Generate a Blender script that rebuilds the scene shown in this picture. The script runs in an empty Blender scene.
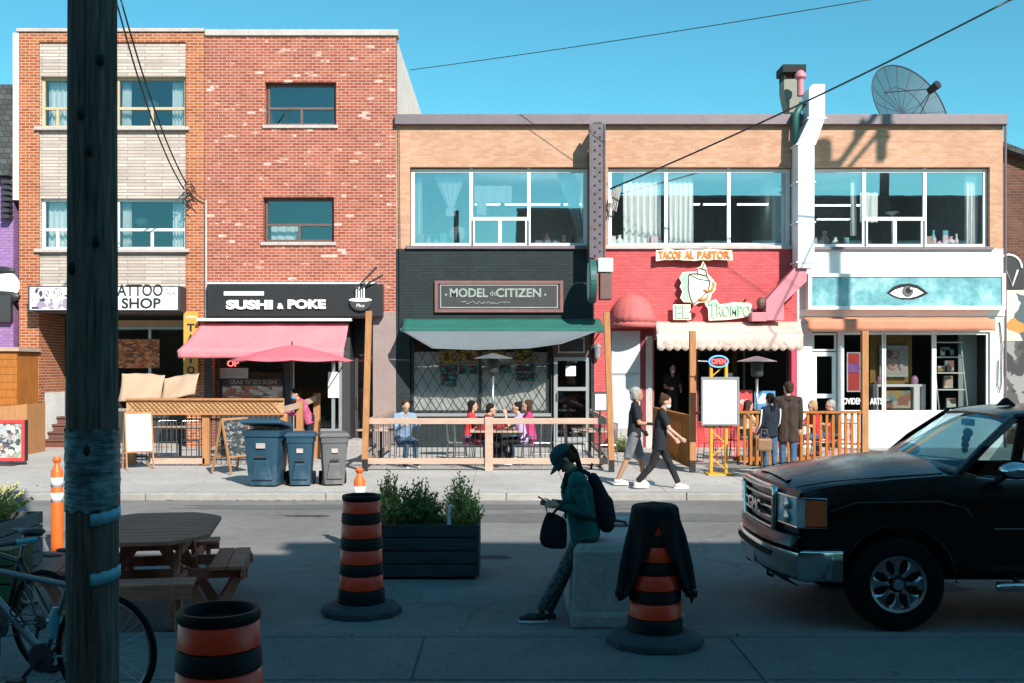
import bpy, bmesh, math, random
from mathutils import Vector, Matrix
random.seed(7)
SC = bpy.context.scene
COL = SC.collection
R = math.radians
F, CX, HY, HC = 1050.0, 506.0, 368.0, 2.2      # focal length in px, vanishing point, eye height
FD = 27.5                                      # distance of the shop fronts
def fx(px, D=FD): return (px-CX)/F*D
def fz(py, D=FD): return HC+(HY-py)/F*D
def P(px, py, D): return Vector((fx(px, D), D, fz(py, D)))
WLOC = {}
def wl(o):
    v = Vector((0, 0, 0))
    while o: v = v+o.location; o = o.parent
    return v
def T(name, label, cat, loc=(0, 0, 0), group=None, rz=0):
    o = bpy.data.objects.new(name, None); COL.objects.link(o)
    o.empty_display_size = .2; o.location = loc; o.rotation_euler = (0, 0, rz)
    o['label'] = label; o['category'] = cat
    if group: o['group'] = group
    return o
def tag(o, label=None, cat=None, group=None, kind=None):
    if label: o['label'] = label
    if cat: o['category'] = cat
    if group: o['group'] = group
    if kind: o['kind'] = kind
    return o
def children(o): return [c for c in bpy.data.objects if c.parent == o]
def copy_tree(o, parent=None):
    c = o.copy(); COL.objects.link(c); c.parent = parent
    for ch in list(o.children): copy_tree(ch, c)
    return c
def place(o, loc, rz=0, label=None, group=None):
    o.location = loc; o.rotation_euler = (0, 0, rz)
    if label: o['label'] = label
    if group: o['group'] = group
    return o
class MB:
    def __init__(s): s.v = []; s.f = []; s.m = []; s.mi = 0
    def add(s, vs, fs):
        b = len(s.v); s.v += [Vector(v) for v in vs]
        for f in fs: s.f.append([b+i for i in f]); s.m.append(s.mi)
        return s
    def box(s, x0, x1, y0, y1, z0, z1):
        x0, x1 = min(x0, x1), max(x0, x1); y0, y1 = min(y0, y1), max(y0, y1); z0, z1 = min(z0, z1), max(z0, z1)
        return s.add([(x0,y0,z0),(x1,y0,z0),(x1,y1,z0),(x0,y1,z0),(x0,y0,z1),(x1,y0,z1),(x1,y1,z1),(x0,y1,z1)],
                     [(0,3,2,1),(4,5,6,7),(0,1,5,4),(1,2,6,5),(2,3,7,6),(3,0,4,7)])
    def obox(s, c, size, M=None):
        a, b, d = [k/2 for k in size]; c = Vector(c)
        vs = [Vector((x, y, z)) for z in (-d, d) for x, y in ((-a,-b),(a,-b),(a,b),(-a,b))]
        if M is not None: vs = [M @ v for v in vs]
        return s.add([v+c for v in vs], [(0,3,2,1),(4,5,6,7),(0,1,5,4),(1,2,6,5),(2,3,7,6),(3,0,4,7)])
    def bar(s, p, q, w, h, up=(0, 0, 1)):
        p, q = Vector(p), Vector(q); d = (q-p); L = d.length; d.normalize()
        u = Vector(up)
        if abs(d.dot(u)) > .98: u = Vector((0, 1, 0)) if abs(d.y) < .9 else Vector((1, 0, 0))
        a = d.cross(u).normalized(); b = a.cross(d).normalized()
        M = Matrix((d, a, b)).transposed()
        return s.obox((p+q)/2, (L, w, h), M)
    def cyl(s, p, q, r0, r1=None, n=12, cap=True):
        p, q = Vector(p), Vector(q); r1 = r0 if r1 is None else r1
        d = (q-p).normalized(); u = Vector((0, 0, 1)) if abs(d.z) < .9 else Vector((1, 0, 0))
        a = d.cross(u).normalized(); b = d.cross(a)
        vs = []
        for c, r in ((p, r0), (q, r1)):
            for i in range(n):
                t = 2*math.pi*i/n; vs.append(c+(a*math.cos(t)+b*math.sin(t))*r)
        fs = [(i, (i+1) % n, n+(i+1) % n, n+i) for i in range(n)]
        if cap: fs += [tuple(range(n))[::-1], tuple(range(n, 2*n))]
        return s.add(vs, fs)
    def tube(s, pts, r, n=8, closed=False, radii=None):
        pts = [Vector(p) for p in pts]; N = len(pts); vs = []; fs = []
        pa = None
        for i, p in enumerate(pts):
            if closed: d = pts[(i+1) % N]-pts[i-1]
            else: d = pts[min(i+1, N-1)]-pts[max(i-1, 0)]
            d.normalize()
            if pa is None:
                u = Vector((0, 0, 1)) if abs(d.z) < .9 else Vector((1, 0, 0)); a = d.cross(u).normalized()
            else: a = (pa-d*pa.dot(d)).normalized()
            pa = a; b = d.cross(a); rr = radii[i] if radii else r
            for k in range(n):
                t = 2*math.pi*k/n; vs.append(p+(a*math.cos(t)+b*math.sin(t))*rr)
        for i in range(N if closed else N-1):
            j = (i+1) % N
            for k in range(n): l = (k+1) % n; fs.append((i*n+k, i*n+l, j*n+l, j*n+k))
        if not closed: fs += [tuple(range(n))[::-1], tuple(range((N-1)*n, N*n))]
        return s.add(vs, fs)
    def lathe(s, prof, c=(0, 0, 0), n=24, sx=1, sy=1, a0=0, a1=360, cap=True):
        c = Vector(c); vs = []; fs = []; full = (a1-a0 == 360); K = n if full else n+1
        for r, z in prof:
            for i in range(K):
                t = R(a0+(a1-a0)*i/n); vs.append(c+Vector((r*math.cos(t)*sx, r*math.sin(t)*sy, z)))
        for j in range(len(prof)-1):
            for i in range(n):
                k = (i+1) % K; fs.append((j*K+i, j*K+k, (j+1)*K+k, (j+1)*K+i))
        if full and cap:
            if prof[0][0] > 1e-4: fs.append(tuple(range(n))[::-1])
            if prof[-1][0] > 1e-4: fs.append(tuple(range((len(prof)-1)*n, len(prof)*n)))
        return s.add(vs, fs)
    def ball(s, c, r, n=14, m=9, M=None):
        if not hasattr(r, '__len__'): r = (r, r, r)
        c = Vector(c); vs = []; fs = []
        for j in range(m+1):
            ph = math.pi*j/m
            for i in range(n):
                t = 2*math.pi*i/n
                v = Vector((r[0]*math.sin(ph)*math.cos(t), r[1]*math.sin(ph)*math.sin(t), -r[2]*math.cos(ph)))
                vs.append(c+(M @ v if M is not None else v))
        for j in range(m):
            for i in range(n): k = (i+1) % n; fs.append((j*n+i, j*n+k, (j+1)*n+k, (j+1)*n+i))
        return s.add(vs, fs)
    def prism(s, poly, y0, y1):                     # poly in XZ, extruded along Y
        n = len(poly); vs = [(x, y0, z) for x, z in poly]+[(x, y1, z) for x, z in poly]
        return s.add(vs, [tuple(range(n)), tuple(range(n, 2*n))[::-1]]+[(i, n+i, n+(i+1) % n, (i+1) % n) for i in range(n)])
    def prismz(s, poly, z0, z1):
        n = len(poly); vs = [(x, y, z0) for x, y in poly]+[(x, y, z1) for x, y in poly]
        return s.add(vs, [tuple(range(n))[::-1], tuple(range(n, 2*n))]+[(i, (i+1) % n, n+(i+1) % n, n+i) for i in range(n)])
    def loft(s, secs, cap=True, closed=True):
        n = len(secs[0]); vs = [p for q in secs for p in q]; fs = []
        for j in range(len(secs)-1):
            for i in range(n if closed else n-1):
                k = (i+1) % n; fs.append((j*n+i, j*n+k, (j+1)*n+k, (j+1)*n+i))
        if cap: fs += [tuple(range(n))[::-1], tuple(range((len(secs)-1)*n, len(secs)*n))]
        return s.add(vs, fs)
    def grid(s, fn, nu, nv, th=0):                  # fn(u,v) -> point
        vs = [fn(i/nu, j/nv) for j in range(nv+1) for i in range(nu+1)]
        return s.add(vs, [(j*(nu+1)+i, j*(nu+1)+i+1, (j+1)*(nu+1)+i+1, (j+1)*(nu+1)+i) for j in range(nv) for i in range(nu)])
    def xf(s, M):
        s.v = [M @ v for v in s.v]; return s
    def build(s, name, mat, parent=None, smooth=False, bevel=0, solid=0, local=False, fix=True, sub=0):
        me = bpy.data.meshes.new(name)
        if parent is not None: off = Vector((0, 0, 0)) if local else wl(parent)
        elif local: off = Vector((0, 0, 0))
        else:
            xs = [v.x for v in s.v]; ys = [v.y for v in s.v]; zs = [v.z for v in s.v]
            off = Vector(((min(xs)+max(xs))/2, (min(ys)+max(ys))/2, min(zs)))
        me.from_pydata([v-off for v in s.v], [], s.f)
        mats = mat if isinstance(mat, (list, tuple)) else [mat]
        for m in mats: me.materials.append(m)
        if len(mats) > 1: me.polygons.foreach_set('material_index', s.m)
        if fix:
            bm = bmesh.new(); bm.from_mesh(me); bmesh.ops.recalc_face_normals(bm, faces=bm.faces); bm.to_mesh(me); bm.free()
        if smooth:
            me.polygons.foreach_set('use_smooth', [True]*len(me.polygons))
            if smooth is not True: me.set_sharp_from_angle(angle=R(smooth))
        o = bpy.data.objects.new(name, me); COL.objects.link(o)
        if parent is None: o.location = off
        else: o.parent = parent
        if solid: md = o.modifiers.new('s', 'SOLIDIFY'); md.thickness = solid; md.offset = 0
        if bevel:
            md = o.modifiers.new('b', 'BEVEL'); md.width = bevel; md.segments = 2; md.limit_method = 'ANGLE'; md.angle_limit = R(40)
        if sub: md = o.modifiers.new('u', 'SUBSURF'); md.levels = md.render_levels = sub
        return o
def evald(o):
    bpy.context.view_layer.update()
    dg = bpy.context.evaluated_depsgraph_get()
    return bpy.data.meshes.new_from_object(o.evaluated_get(dg), depsgraph=dg)
def fuse(mb, name, mat, parent, voxel=.01, smooth=3, local=True):
    """closed overlapping shapes grown together into one continuous surface"""
    me = bpy.data.meshes.new('t'); me.from_pydata(mb.v, [], mb.f)
    bm = bmesh.new(); bm.from_mesh(me); bmesh.ops.recalc_face_normals(bm, faces=bm.faces); bm.to_mesh(me); bm.free()
    o = bpy.data.objects.new('t', me); COL.objects.link(o)
    md = o.modifiers.new('r', 'REMESH'); md.mode = 'VOXEL'; md.voxel_size = voxel; md.use_smooth_shade = True
    if smooth: md = o.modifiers.new('s', 'SMOOTH'); md.iterations = smooth; md.factor = .5
    m2 = evald(o); bpy.data.objects.remove(o); bpy.data.meshes.remove(me)
    m2.materials.clear(); m2.materials.append(mat); m2.name = name
    m2.polygons.foreach_set('use_smooth', [True]*len(m2.polygons))
    ob = bpy.data.objects.new(name, m2); COL.objects.link(ob); ob.parent = parent
    return ob
_tc = {}
def text(s, x0, z0, w, h, y, mat, parent, name='lettering', ext=.01, bold=.0, font_sp=1.0):
    """raised lettering in the XZ plane facing the street, fitted to a w x h box"""
    cu = bpy.data.curves.new('t', 'FONT'); cu.body = s; cu.extrude = .05; cu.offset = bold; cu.space_character = font_sp
    cu.resolution_u = 4
    o = bpy.data.objects.new('t', cu); COL.objects.link(o); me = evald(o)
    bpy.data.objects.remove(o)
    vs = [v.co.copy() for v in me.vertices]
    xs = [v.x for v in vs]; ys = [v.y for v in vs]; a, b = min(xs), max(xs); c, d = min(ys), max(ys)
    m = MB(); m.add([((v.x-a)/(b-a)*w+x0, y-(v.z/.05)*ext, (v.y-c)/(d-c)*h+z0) for v in vs], [tuple(p.vertices) for p in me.polygons])
    return m.build(name, mat, parent, fix=False)
# ---------------------------------------------------------------- materials
def nm(name):
    m = bpy.data.materials.new(name); m.use_nodes = True; nt = m.node_tree
    b = nt.nodes['Principled BSDF']; return m, nt, nt.nodes, nt.links, b
def coords(N, L, scale=(1, 1, 1)):
    tc = N.new('ShaderNodeTexCoord'); mp = N.new('ShaderNodeMapping'); mp.inputs['Scale'].default_value = scale
    L.new(tc.outputs['Object'], mp.inputs['Vector']); return mp.outputs['Vector']
def noise(N, L, vec, sc, det=4, rough=.6):
    n = N.new('ShaderNodeTexNoise'); n.inputs['Scale'].default_value = sc; n.inputs['Detail'].default_value = det
    n.inputs['Roughness'].default_value = rough; L.new(vec, n.inputs['Vector']); return n.outputs['Fac']
def ramp(N, L, fac, stops):
    r = N.new('ShaderNodeValToRGB'); L.new(fac, r.inputs['Fac']); e = r.color_ramp.elements
    while len(e) < len(stops): e.new(.5)
    for k, (p, c) in enumerate(stops): e[k].position = p; e[k].color = (c[0], c[1], c[2], 1) if hasattr(c, '__len__') else (c, c, c, 1)
    return r.outputs['Color']
def mixc(N, L, fac, a, b, mode='MIX'):
    m = N.new('ShaderNodeMix'); m.data_type = 'RGBA'; m.blend_type = mode
    if isinstance(fac, (int, float)): m.inputs['Factor'].default_value = fac
    else: L.new(fac, m.inputs['Factor'])
    for k, v in (('A', a), ('B', b)):
        sk = [i for i in m.inputs if i.name == k and i.type == 'RGBA'][0]
        if hasattr(v, '__len__'): sk.default_value = (v[0], v[1], v[2], 1)
        else: L.new(v, sk)
    return [o for o in m.outputs if o.type == 'RGBA'][0]
def bump(N, L, b, h, strength=.3, dist=.01):
    n = N.new('ShaderNodeBump'); n.inputs['Strength'].default_value = strength; n.inputs['Distance'].default_value = dist
    L.new(h, n.inputs['Height']); L.new(n.outputs['Normal'], b.inputs['Normal'])
def sc3(c, k): return tuple(min(1, x*k) for x in c)
def mat(name, col, rough=.6, metal=0, var=.25, sc=6, stretch=(1, 1, 1), bmp=0, coat=0, spec=None, dirt=None):
    m, nt, N, L, b = nm(name); v = coords(N, L, stretch)
    f = noise(N, L, v, sc, 5); f2 = noise(N, L, v, sc*7, 3)
    mx = N.new('ShaderNodeMath'); mx.operation = 'ADD'; L.new(f, mx.inputs[0]); L.new(f2, mx.inputs[1])
    hf = N.new('ShaderNodeMath'); hf.operation = 'MULTIPLY'; L.new(mx.outputs[0], hf.inputs[0]); hf.inputs[1].default_value = .5
    c = ramp(N, L, hf.outputs[0], [(.35, sc3(col, 1-var)), (.65, sc3(col, 1+var*.6))])
    if dirt:
        d = noise(N, L, v, sc*.4, 6, .7); dm = ramp(N, L, d, [(.52, 0), (.68, 1)]); c = mixc(N, L, dm, c, dirt)
    L.new(c, b.inputs['Base Color']); b.inputs['Roughness'].default_value = rough; b.inputs['Metallic'].default_value = metal
    if coat: b.inputs['Coat Weight'].default_value = coat; b.inputs['Coat Roughness'].default_value = .05
    if spec is not None: b.inputs['Specular IOR Level'].default_value = spec
    if bmp: bump(N, L, b, f2, bmp)
    return m
def brick(name, c1, c2, mortar, bw=.215, bh=.075, ms=.01, offset=.5, bmp=.5, pale=None, soot=None):
    m, nt, N, L, b = nm(name)
    tc = N.new('ShaderNodeTexCoord'); sp = N.new('ShaderNodeSeparateXYZ'); L.new(tc.outputs['Object'], sp.inputs[0])
    ad = N.new('ShaderNodeMath'); ad.operation = 'ADD'; L.new(sp.outputs[0], ad.inputs[0]); L.new(sp.outputs[1], ad.inputs[1])
    cb = N.new('ShaderNodeCombineXYZ'); L.new(ad.outputs[0], cb.inputs[0]); L.new(sp.outputs[2], cb.inputs[1])
    t = N.new('ShaderNodeTexBrick'); L.new(cb.outputs[0], t.inputs['Vector'])
    t.inputs['Scale'].default_value = 1; t.inputs['Brick Width'].default_value = bw; t.inputs['Row Height'].default_value = bh
    t.inputs['Mortar Size'].default_value = ms; t.inputs['Mortar Smooth'].default_value = .3; t.offset = offset
    t.inputs['Color1'].default_value = (0, 0, 0, 1); t.inputs['Color2'].default_value = (1, 1, 1, 1); t.inputs['Mortar'].default_value = (.5, .5, .5, 1)
    bwf = N.new('ShaderNodeRGBToBW'); L.new(t.outputs['Color'], bwf.inputs[0])
    st = [(.0, c1), (.5, tuple((a+d)/2 for a, d in zip(c1, c2))), (.9, c2)]
    if pale: st = [(0, c1), (.5, tuple((a+d)/2 for a, d in zip(c1, c2))), (.965, c2), (.985, pale)]
    c = ramp(N, L, bwf.outputs[0], st)
    if pale:
        c = ramp(N, L, bwf.outputs[0], st[:3]); pm = ramp(N, L, bwf.outputs[0], [(.86, 0), (.87, 1)]); pn = ramp(N, L, noise(N, L, coords(N, L, (1, 1, 1.6)), 1.5, 4, .75), [(.52, 0), (.58, 1)])
        c = mixc(N, L, mixc(N, L, 1.0, pm, pn, 'MULTIPLY'), c, pale)
    v = coords(N, L); f = noise(N, L, v, 1.1, 6, .7); g = noise(N, L, v, 24, 3)
    c = mixc(N, L, .55, c, ramp(N, L, f, [(.3, .62), (.7, 1.0)]), 'MULTIPLY')
    c = mixc(N, L, .35, c, ramp(N, L, g, [(.3, .6), (.7, 1.0)]), 'MULTIPLY')
    mo = mixc(N, L, .5, mortar, ramp(N, L, f, [(.3, .6), (.7, 1.0)]), 'MULTIPLY')
    c = mixc(N, L, t.outputs['Fac'], c, mo)
    if soot:
        s = N.new('ShaderNodeTexNoise'); s.inputs['Scale'].default_value = .5; s.inputs['Detail'].default_value = 8
        L.new(coords(N, L, (1, 1, .35)), s.inputs['Vector'])
        c = mixc(N, L, ramp(N, L, s.outputs['Fac'], [(.55, 0), (.72, .8)]), c, soot)
    L.new(c, b.inputs['Base Color']); b.inputs['Roughness'].default_value = .85; b.inputs['Specular IOR Level'].default_value = .25
    iv = N.new('ShaderNodeMath'); iv.operation = 'SUBTRACT'; iv.inputs[0].default_value = 1; L.new(t.outputs['Fac'], iv.inputs[1])
    sm = N.new('ShaderNodeMath'); sm.operation = 'MULTIPLY_ADD'; L.new(g, sm.inputs[0]); sm.inputs[1].default_value = .35; L.new(iv.outputs[0], sm.inputs[2])
    bump(N, L, b, sm.outputs[0], bmp, .008); return m
def glass(name, refl=.35, tint=(1, 1, 1), dark=(.9, .95, .95), wob=.0):
    m, nt, N, L, b = nm(name); N.remove(b); out = N['Material Output']
    g = N.new('ShaderNodeBsdfGlossy'); g.inputs['Roughness'].default_value = .004; g.inputs['Color'].default_value = (*tint, 1)
    t = N.new('ShaderNodeBsdfTransparent'); t.inputs['Color'].default_value = (*dark, 1)
    fr = N.new('ShaderNodeFresnel'); fr.inputs['IOR'].default_value = 1.45
    a = N.new('ShaderNodeMath'); a.operation = 'ADD'; a.use_clamp = True; L.new(fr.outputs[0], a.inputs[0]); a.inputs[1].default_value = refl
    mx = N.new('ShaderNodeMixShader'); L.new(a.outputs[0], mx.inputs[0]); L.new(t.outputs[0], mx.inputs[1]); L.new(g.outputs[0], mx.inputs[2])
    L.new(mx.outputs[0], out.inputs['Surface'])
    if wob:
        f = noise(N, L, coords(N, L), .9, 2); bp = N.new('ShaderNodeBump'); bp.inputs['Strength'].default_value = wob; bp.inputs['Distance'].default_value = .02
        L.new(f, bp.inputs['Height']); L.new(bp.outputs[0], g.inputs['Normal'])
    return m
def emis(name, col, st):
    m, nt, N, L, b = nm(name); b.inputs['Base Color'].default_value = (*col, 1); b.inputs['Emission Color'].default_value = (*col, 1)
    b.inputs['Emission Strength'].default_value = st; return m
def wood(name, c1, c2, grain=(1, 12, 12), rough=.65, sc=3):
    m, nt, N, L, b = nm(name); v = coords(N, L, grain); f = noise(N, L, v, sc, 8, .65)
    g = noise(N, L, coords(N, L), 1.7, 3)
    c = ramp(N, L, f, [(.3, c1), (.7, c2)]); c = mixc(N, L, .5, c, ramp(N, L, g, [(.3, .65), (.7, 1)]), 'MULTIPLY')
    L.new(c, b.inputs['Base Color']); b.inputs['Roughness'].default_value = rough+.15; b.inputs['Specular IOR Level'].default_value = .15; bump(N, L, b, f, .4, .004); return m
def patches(name, cols, sc=4, rough=.5, stretch=(1, 1, 1)):
    """irregular colour patches: printed photographs, menus and murals"""
    m, nt, N, L, b = nm(name); v = coords(N, L, stretch)
    vo = N.new('ShaderNodeTexVoronoi'); vo.inputs['Scale'].default_value = sc; nz = N.new('ShaderNodeTexNoise'); nz.inputs['Scale'].default_value = sc
    L.new(v, nz.inputs['Vector']); ad = N.new('ShaderNodeVectorMath'); ad.operation = 'MULTIPLY_ADD'; L.new(nz.outputs['Color'], ad.inputs[0]); ad.inputs[1].default_value = (.25, .25, .25); L.new(v, ad.inputs[2])
    L.new(ad.outputs[0], vo.inputs['Vector']); bw = N.new('ShaderNodeSeparateColor'); L.new(vo.outputs['Color'], bw.inputs[0])
    n = len(cols); r = N.new('ShaderNodeValToRGB'); r.color_ramp.interpolation = 'CONSTANT'; L.new(bw.outputs[0], r.inputs['Fac'])
    e = r.color_ramp.elements
    while len(e) < n: e.new(.5)
    for k, c in enumerate(cols): e[k].position = k/n; e[k].color = (*c, 1)
    L.new(r.outputs['Color'], b.inputs['Base Color']); b.inputs['Roughness'].default_value = rough; return m
M = {}
M['brick_red'] = brick('brick_red', (.29, .066, .040), (.42, .120, .072), (.52, .34, .28), ms=.009, pale=(.66, .47, .41), bmp=.4)
M['brick_orange'] = brick('brick_orange', (.30, .075, .028), (.45, .14, .055), (.58, .38, .28), ms=.009)
M['brick_tan'] = brick('brick_tan', (.52, .275, .175), (.63, .365, .25), (.48, .30, .21), bw=.22, bh=.068, ms=.007, bmp=.5, soot=(.34, .19, .13))
M['brick_dark'] = brick('brick_dark', (.10, .045, .03), (.16, .07, .045), (.15, .10, .08))
M['brick_black'] = brick('brick_black', (.024, .034, .037), (.030, .042, .046), (.020, .028, .030), bmp=.6)
M['brick_redpaint'] = brick('brick_redpaint', (.56, .10, .11), (.62, .13, .135), (.50, .08, .09), bmp=.6)
M['brick_purple'] = brick('brick_purple', (.30, .16, .36), (.36, .20, .42), (.25, .13, .30), bmp=.6)
M['brick_white'] = brick('brick_white', (.78, .79, .78), (.82, .82, .81), (.70, .71, .70), bmp=.5)
M['stone_band'] = brick('stone_band', (.46, .39, .35), (.64, .55, .49), (.33, .25, .22), bw=.9, bh=.085, ms=.012, bmp=.8)
M['coping'] = mat('coping', (.17, .13, .145), .5, .2, .15, 2)
M['coping_pale'] = mat('coping_pale', (.44, .39, .37), .6, 0, .2, 2)
M['stucco'] = mat('stucco', (.62, .58, .54), .9, 0, .2, 2, bmp=.3)
M['white_paint'] = mat('white_paint', (.78, .79, .78), .5, 0, .06, 3)
M['white_frame'] = mat('white_frame', (.72, .74, .74), .4, 0, .08, 3)
M['tan_frame'] = mat('tan_frame', (.52, .38, .22), .5, 0, .15, 3)
M['brown_frame'] = mat('brown_frame', (.13, .075, .065), .5, 0, .15, 3)
M['alu'] = mat('aluminium', (.50, .53, .55), .35, .7, .1, 4)
M['black_paint'] = mat('black_paint', (.018, .018, .02), .45, 0, .2, 4)
M['charcoal'] = mat('charcoal', (.035, .036, .04), .6, 0, .2, 4)
M['black_matte'] = mat('black_matte', (.01, .01, .011), .8, 0, .2, 6)
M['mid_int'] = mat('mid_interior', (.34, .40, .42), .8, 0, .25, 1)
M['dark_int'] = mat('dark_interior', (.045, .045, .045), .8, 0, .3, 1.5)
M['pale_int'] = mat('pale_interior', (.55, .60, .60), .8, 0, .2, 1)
M['glass'] = glass('window_glass', .32, (.86, .96, 1), (.90, .96, .97), wob=.03)
M['glass_up'] = glass('upper_glass', .13, (.80, .95, 1), (.90, .96, .97), wob=.03)
M['glass_low'] = glass('shop_glass', .035, (.9, 1, 1), (.95, .98, .98))
M['glass_car'] = glass('car_glass', .05, (.75, .95, 1), (.34, .48, .50))
M['curtain'] = mat('curtain', (.90, .90, .88), .9, 0, .08, 5)
M['concrete'] = mat('concrete', (.36, .35, .34), .85, 0, .25, 3, bmp=.4, dirt=(.22, .21, .20))
M['post_wood'] = wood('post_wood', (.34, .155, .065), (.50, .25, .115), (12, 12, 1))
M['rail_wood'] = wood('rail_wood', (.42, .29, .22), (.56, .41, .33), (1, 12, 12))
M['orange_wood'] = wood('orange_wood', (.30, .095, .02), (.48, .19, .045), (12, 12, 1))
M['ply'] = wood('plywood', (.40, .24, .11), (.55, .36, .19), (1, 8, 8))
M['table_wood'] = wood('table_wood', (.46, .155, .10), (.64, .26, .18), (1, 14, 14))
M['brown_wood'] = wood('brown_wood', (.11, .055, .04), (.19, .095, .075), (1, 14, 14))
M['grey_wood'] = wood('grey_wood', (.035, .04, .045), (.065, .072, .08), (1, 14, 14))
M['steel'] = mat('steel', (.45, .46, .47), .3, .9, .15, 8)
M['chrome'] = mat('chrome', (.62, .64, .66), .13, 1, .04, 8)
M['rubber'] = mat('rubber', (.009, .009, .010), .85, 0, .3, 10, spec=.15)
M['skin'] = mat('skin', (.52, .30, .21), .55, 0, .08, 10)
M['skin_tan'] = mat('skin_tan', (.40, .21, .13), .55, 0, .08, 10)
def cloth(n, c, sc=14):
    m, nt, N, L, b = nm(n); v = coords(N, L, (1, 1, .6)); f = noise(N, L, v, 9, 5, .55); g = noise(N, L, v, 70, 2)
    L.new(ramp(N, L, f, [(.3, sc3(c, .72)), (.7, sc3(c, 1.2))]), b.inputs['Base Color']); b.inputs['Roughness'].default_value = .9; b.inputs['Specular IOR Level'].default_value = .2
    ad = N.new('ShaderNodeMath'); ad.operation = 'MULTIPLY_ADD'; L.new(g, ad.inputs[0]); ad.inputs[1].default_value = .06; L.new(f, ad.inputs[2]); bump(N, L, b, ad.outputs[0], .9, .05); return m
SKYTINT = (.64, 1.62, 1.52, 1); SKYS = .067; SUNS = 5.0; EXPO = .66
# ---------------------------------------------------------------- ground
def ground_mat(name, base, var, joints=None, crack=True, speck=True, stain=None):
    m, nt, N, L, b = nm(name); v = coords(N, L)
    f = noise(N, L, v, .45, 8, .65); g = noise(N, L, v, 60, 3, .8); h = noise(N, L, v, 5, 6, .7)
    c = ramp(N, L, f, [(.3, sc3(base, 1-var)), (.7, sc3(base, 1+var))])
    c = mixc(N, L, .5, c, ramp(N, L, h, [(.3, .66), (.65, 1.0)]), 'MULTIPLY')
    if speck: c = mixc(N, L, .85, c, ramp(N, L, g, [(.32, .42), (.5, .82), (.68, 1.0)]), 'MULTIPLY')
    if crack:
        vo = N.new('ShaderNodeTexVoronoi'); vo.feature = 'DISTANCE_TO_EDGE'; vo.inputs['Scale'].default_value = .30
        nz = N.new('ShaderNodeTexNoise'); nz.inputs['Scale'].default_value = 1.4; nz.inputs['Detail'].default_value = 6; L.new(v, nz.inputs['Vector'])
        ad = N.new('ShaderNodeVectorMath'); ad.operation = 'MULTIPLY_ADD'; L.new(nz.outputs['Color'], ad.inputs[0]); ad.inputs[1].default_value = (.9, .9, .9); L.new(v, ad.inputs[2])
        L.new(ad.outputs[0], vo.inputs['Vector'])
        c = mixc(N, L, ramp(N, L, vo.outputs['Distance'], [(.0, .75), (.005, 0)]), c, sc3(base, .35))
    if stain:
        s = noise(N, L, coords(N, L, (1, 1.8, 1)), 1.6, 7, .7); c = mixc(N, L, ramp(N, L, s, [(.56, 0), (.74, .7)]), c, stain)
    L.new(c, b.inputs['Base Color']); b.inputs['Roughness'].default_value = .9; b.inputs['Specular IOR Level'].default_value = .25
    ad = N.new('ShaderNodeMath'); L.new(g, ad.inputs[0]); L.new(h, ad.inputs[1]); bump(N, L, b, ad.outputs[0], .35, .006); return m
M['asphalt'] = ground_mat('asphalt', (.235, .228, .222), .24, stain=(.14, .136, .132))
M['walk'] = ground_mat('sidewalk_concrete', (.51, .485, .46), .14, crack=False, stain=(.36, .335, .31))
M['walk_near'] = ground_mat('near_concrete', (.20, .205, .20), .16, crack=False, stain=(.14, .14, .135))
M['kerb'] = ground_mat('kerb_concrete', (.40, .385, .365), .18, crack=False, stain=(.22, .20, .18))
def st(o): o['kind'] = 'structure'; return o
MB().box(-150, 150, -60, 200, -.30, -.02)
st(MB().box(-150, 150, -60, 200, -.30, -.012).build('ground', M['asphalt'], local=True))
st(MB().box(-60, 60, 8.27, 17.45, -.2, 0).build('road', M['asphalt'], local=True))
YK0, YK1 = 17.45, 17.65
def slabs(x0, x1, y0, y1, z, sx, sy, g=.012):
    m = MB(); m.box(x0, x1, y0, y1, z-.15, z-.012); y = y0
    while y < y1-.01:
        ye = min(y+sy, y1); x = x0
        while x < x1: m.box(x+g/2, min(x+sx, x1)-g/2, y+g/2, ye-g/2, z-.013, z+random.uniform(-.0015, .0015)); x += sx
        y = ye
    return m
st(slabs(-60, 60, YK1, 30, .12, 1.65, 1.6).build('far_sidewalk', M['walk'], local=True))
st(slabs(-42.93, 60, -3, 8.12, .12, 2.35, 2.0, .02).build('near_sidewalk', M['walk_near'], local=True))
m = MB(); x = -60
while x < 60: m.box(x+.004, x+2.996, YK0, YK1-.004, -.05, .122); x += 3
st(m.build('far_kerb', M['kerb'], local=True, bevel=.02))
m = MB(); x = -61.2
while x < 60: m.box(x+.004, x+2.996, 8.124, 8.27, -.05, .124); x += 3
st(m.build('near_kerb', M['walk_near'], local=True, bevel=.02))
m = MB()
for a, b_, y in ((-5.0, -3.2, 17.38),(-2.6, -.9, 17.40)):
    m.box(a, b_, y-.05, y+.04, .0, .006)
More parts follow.
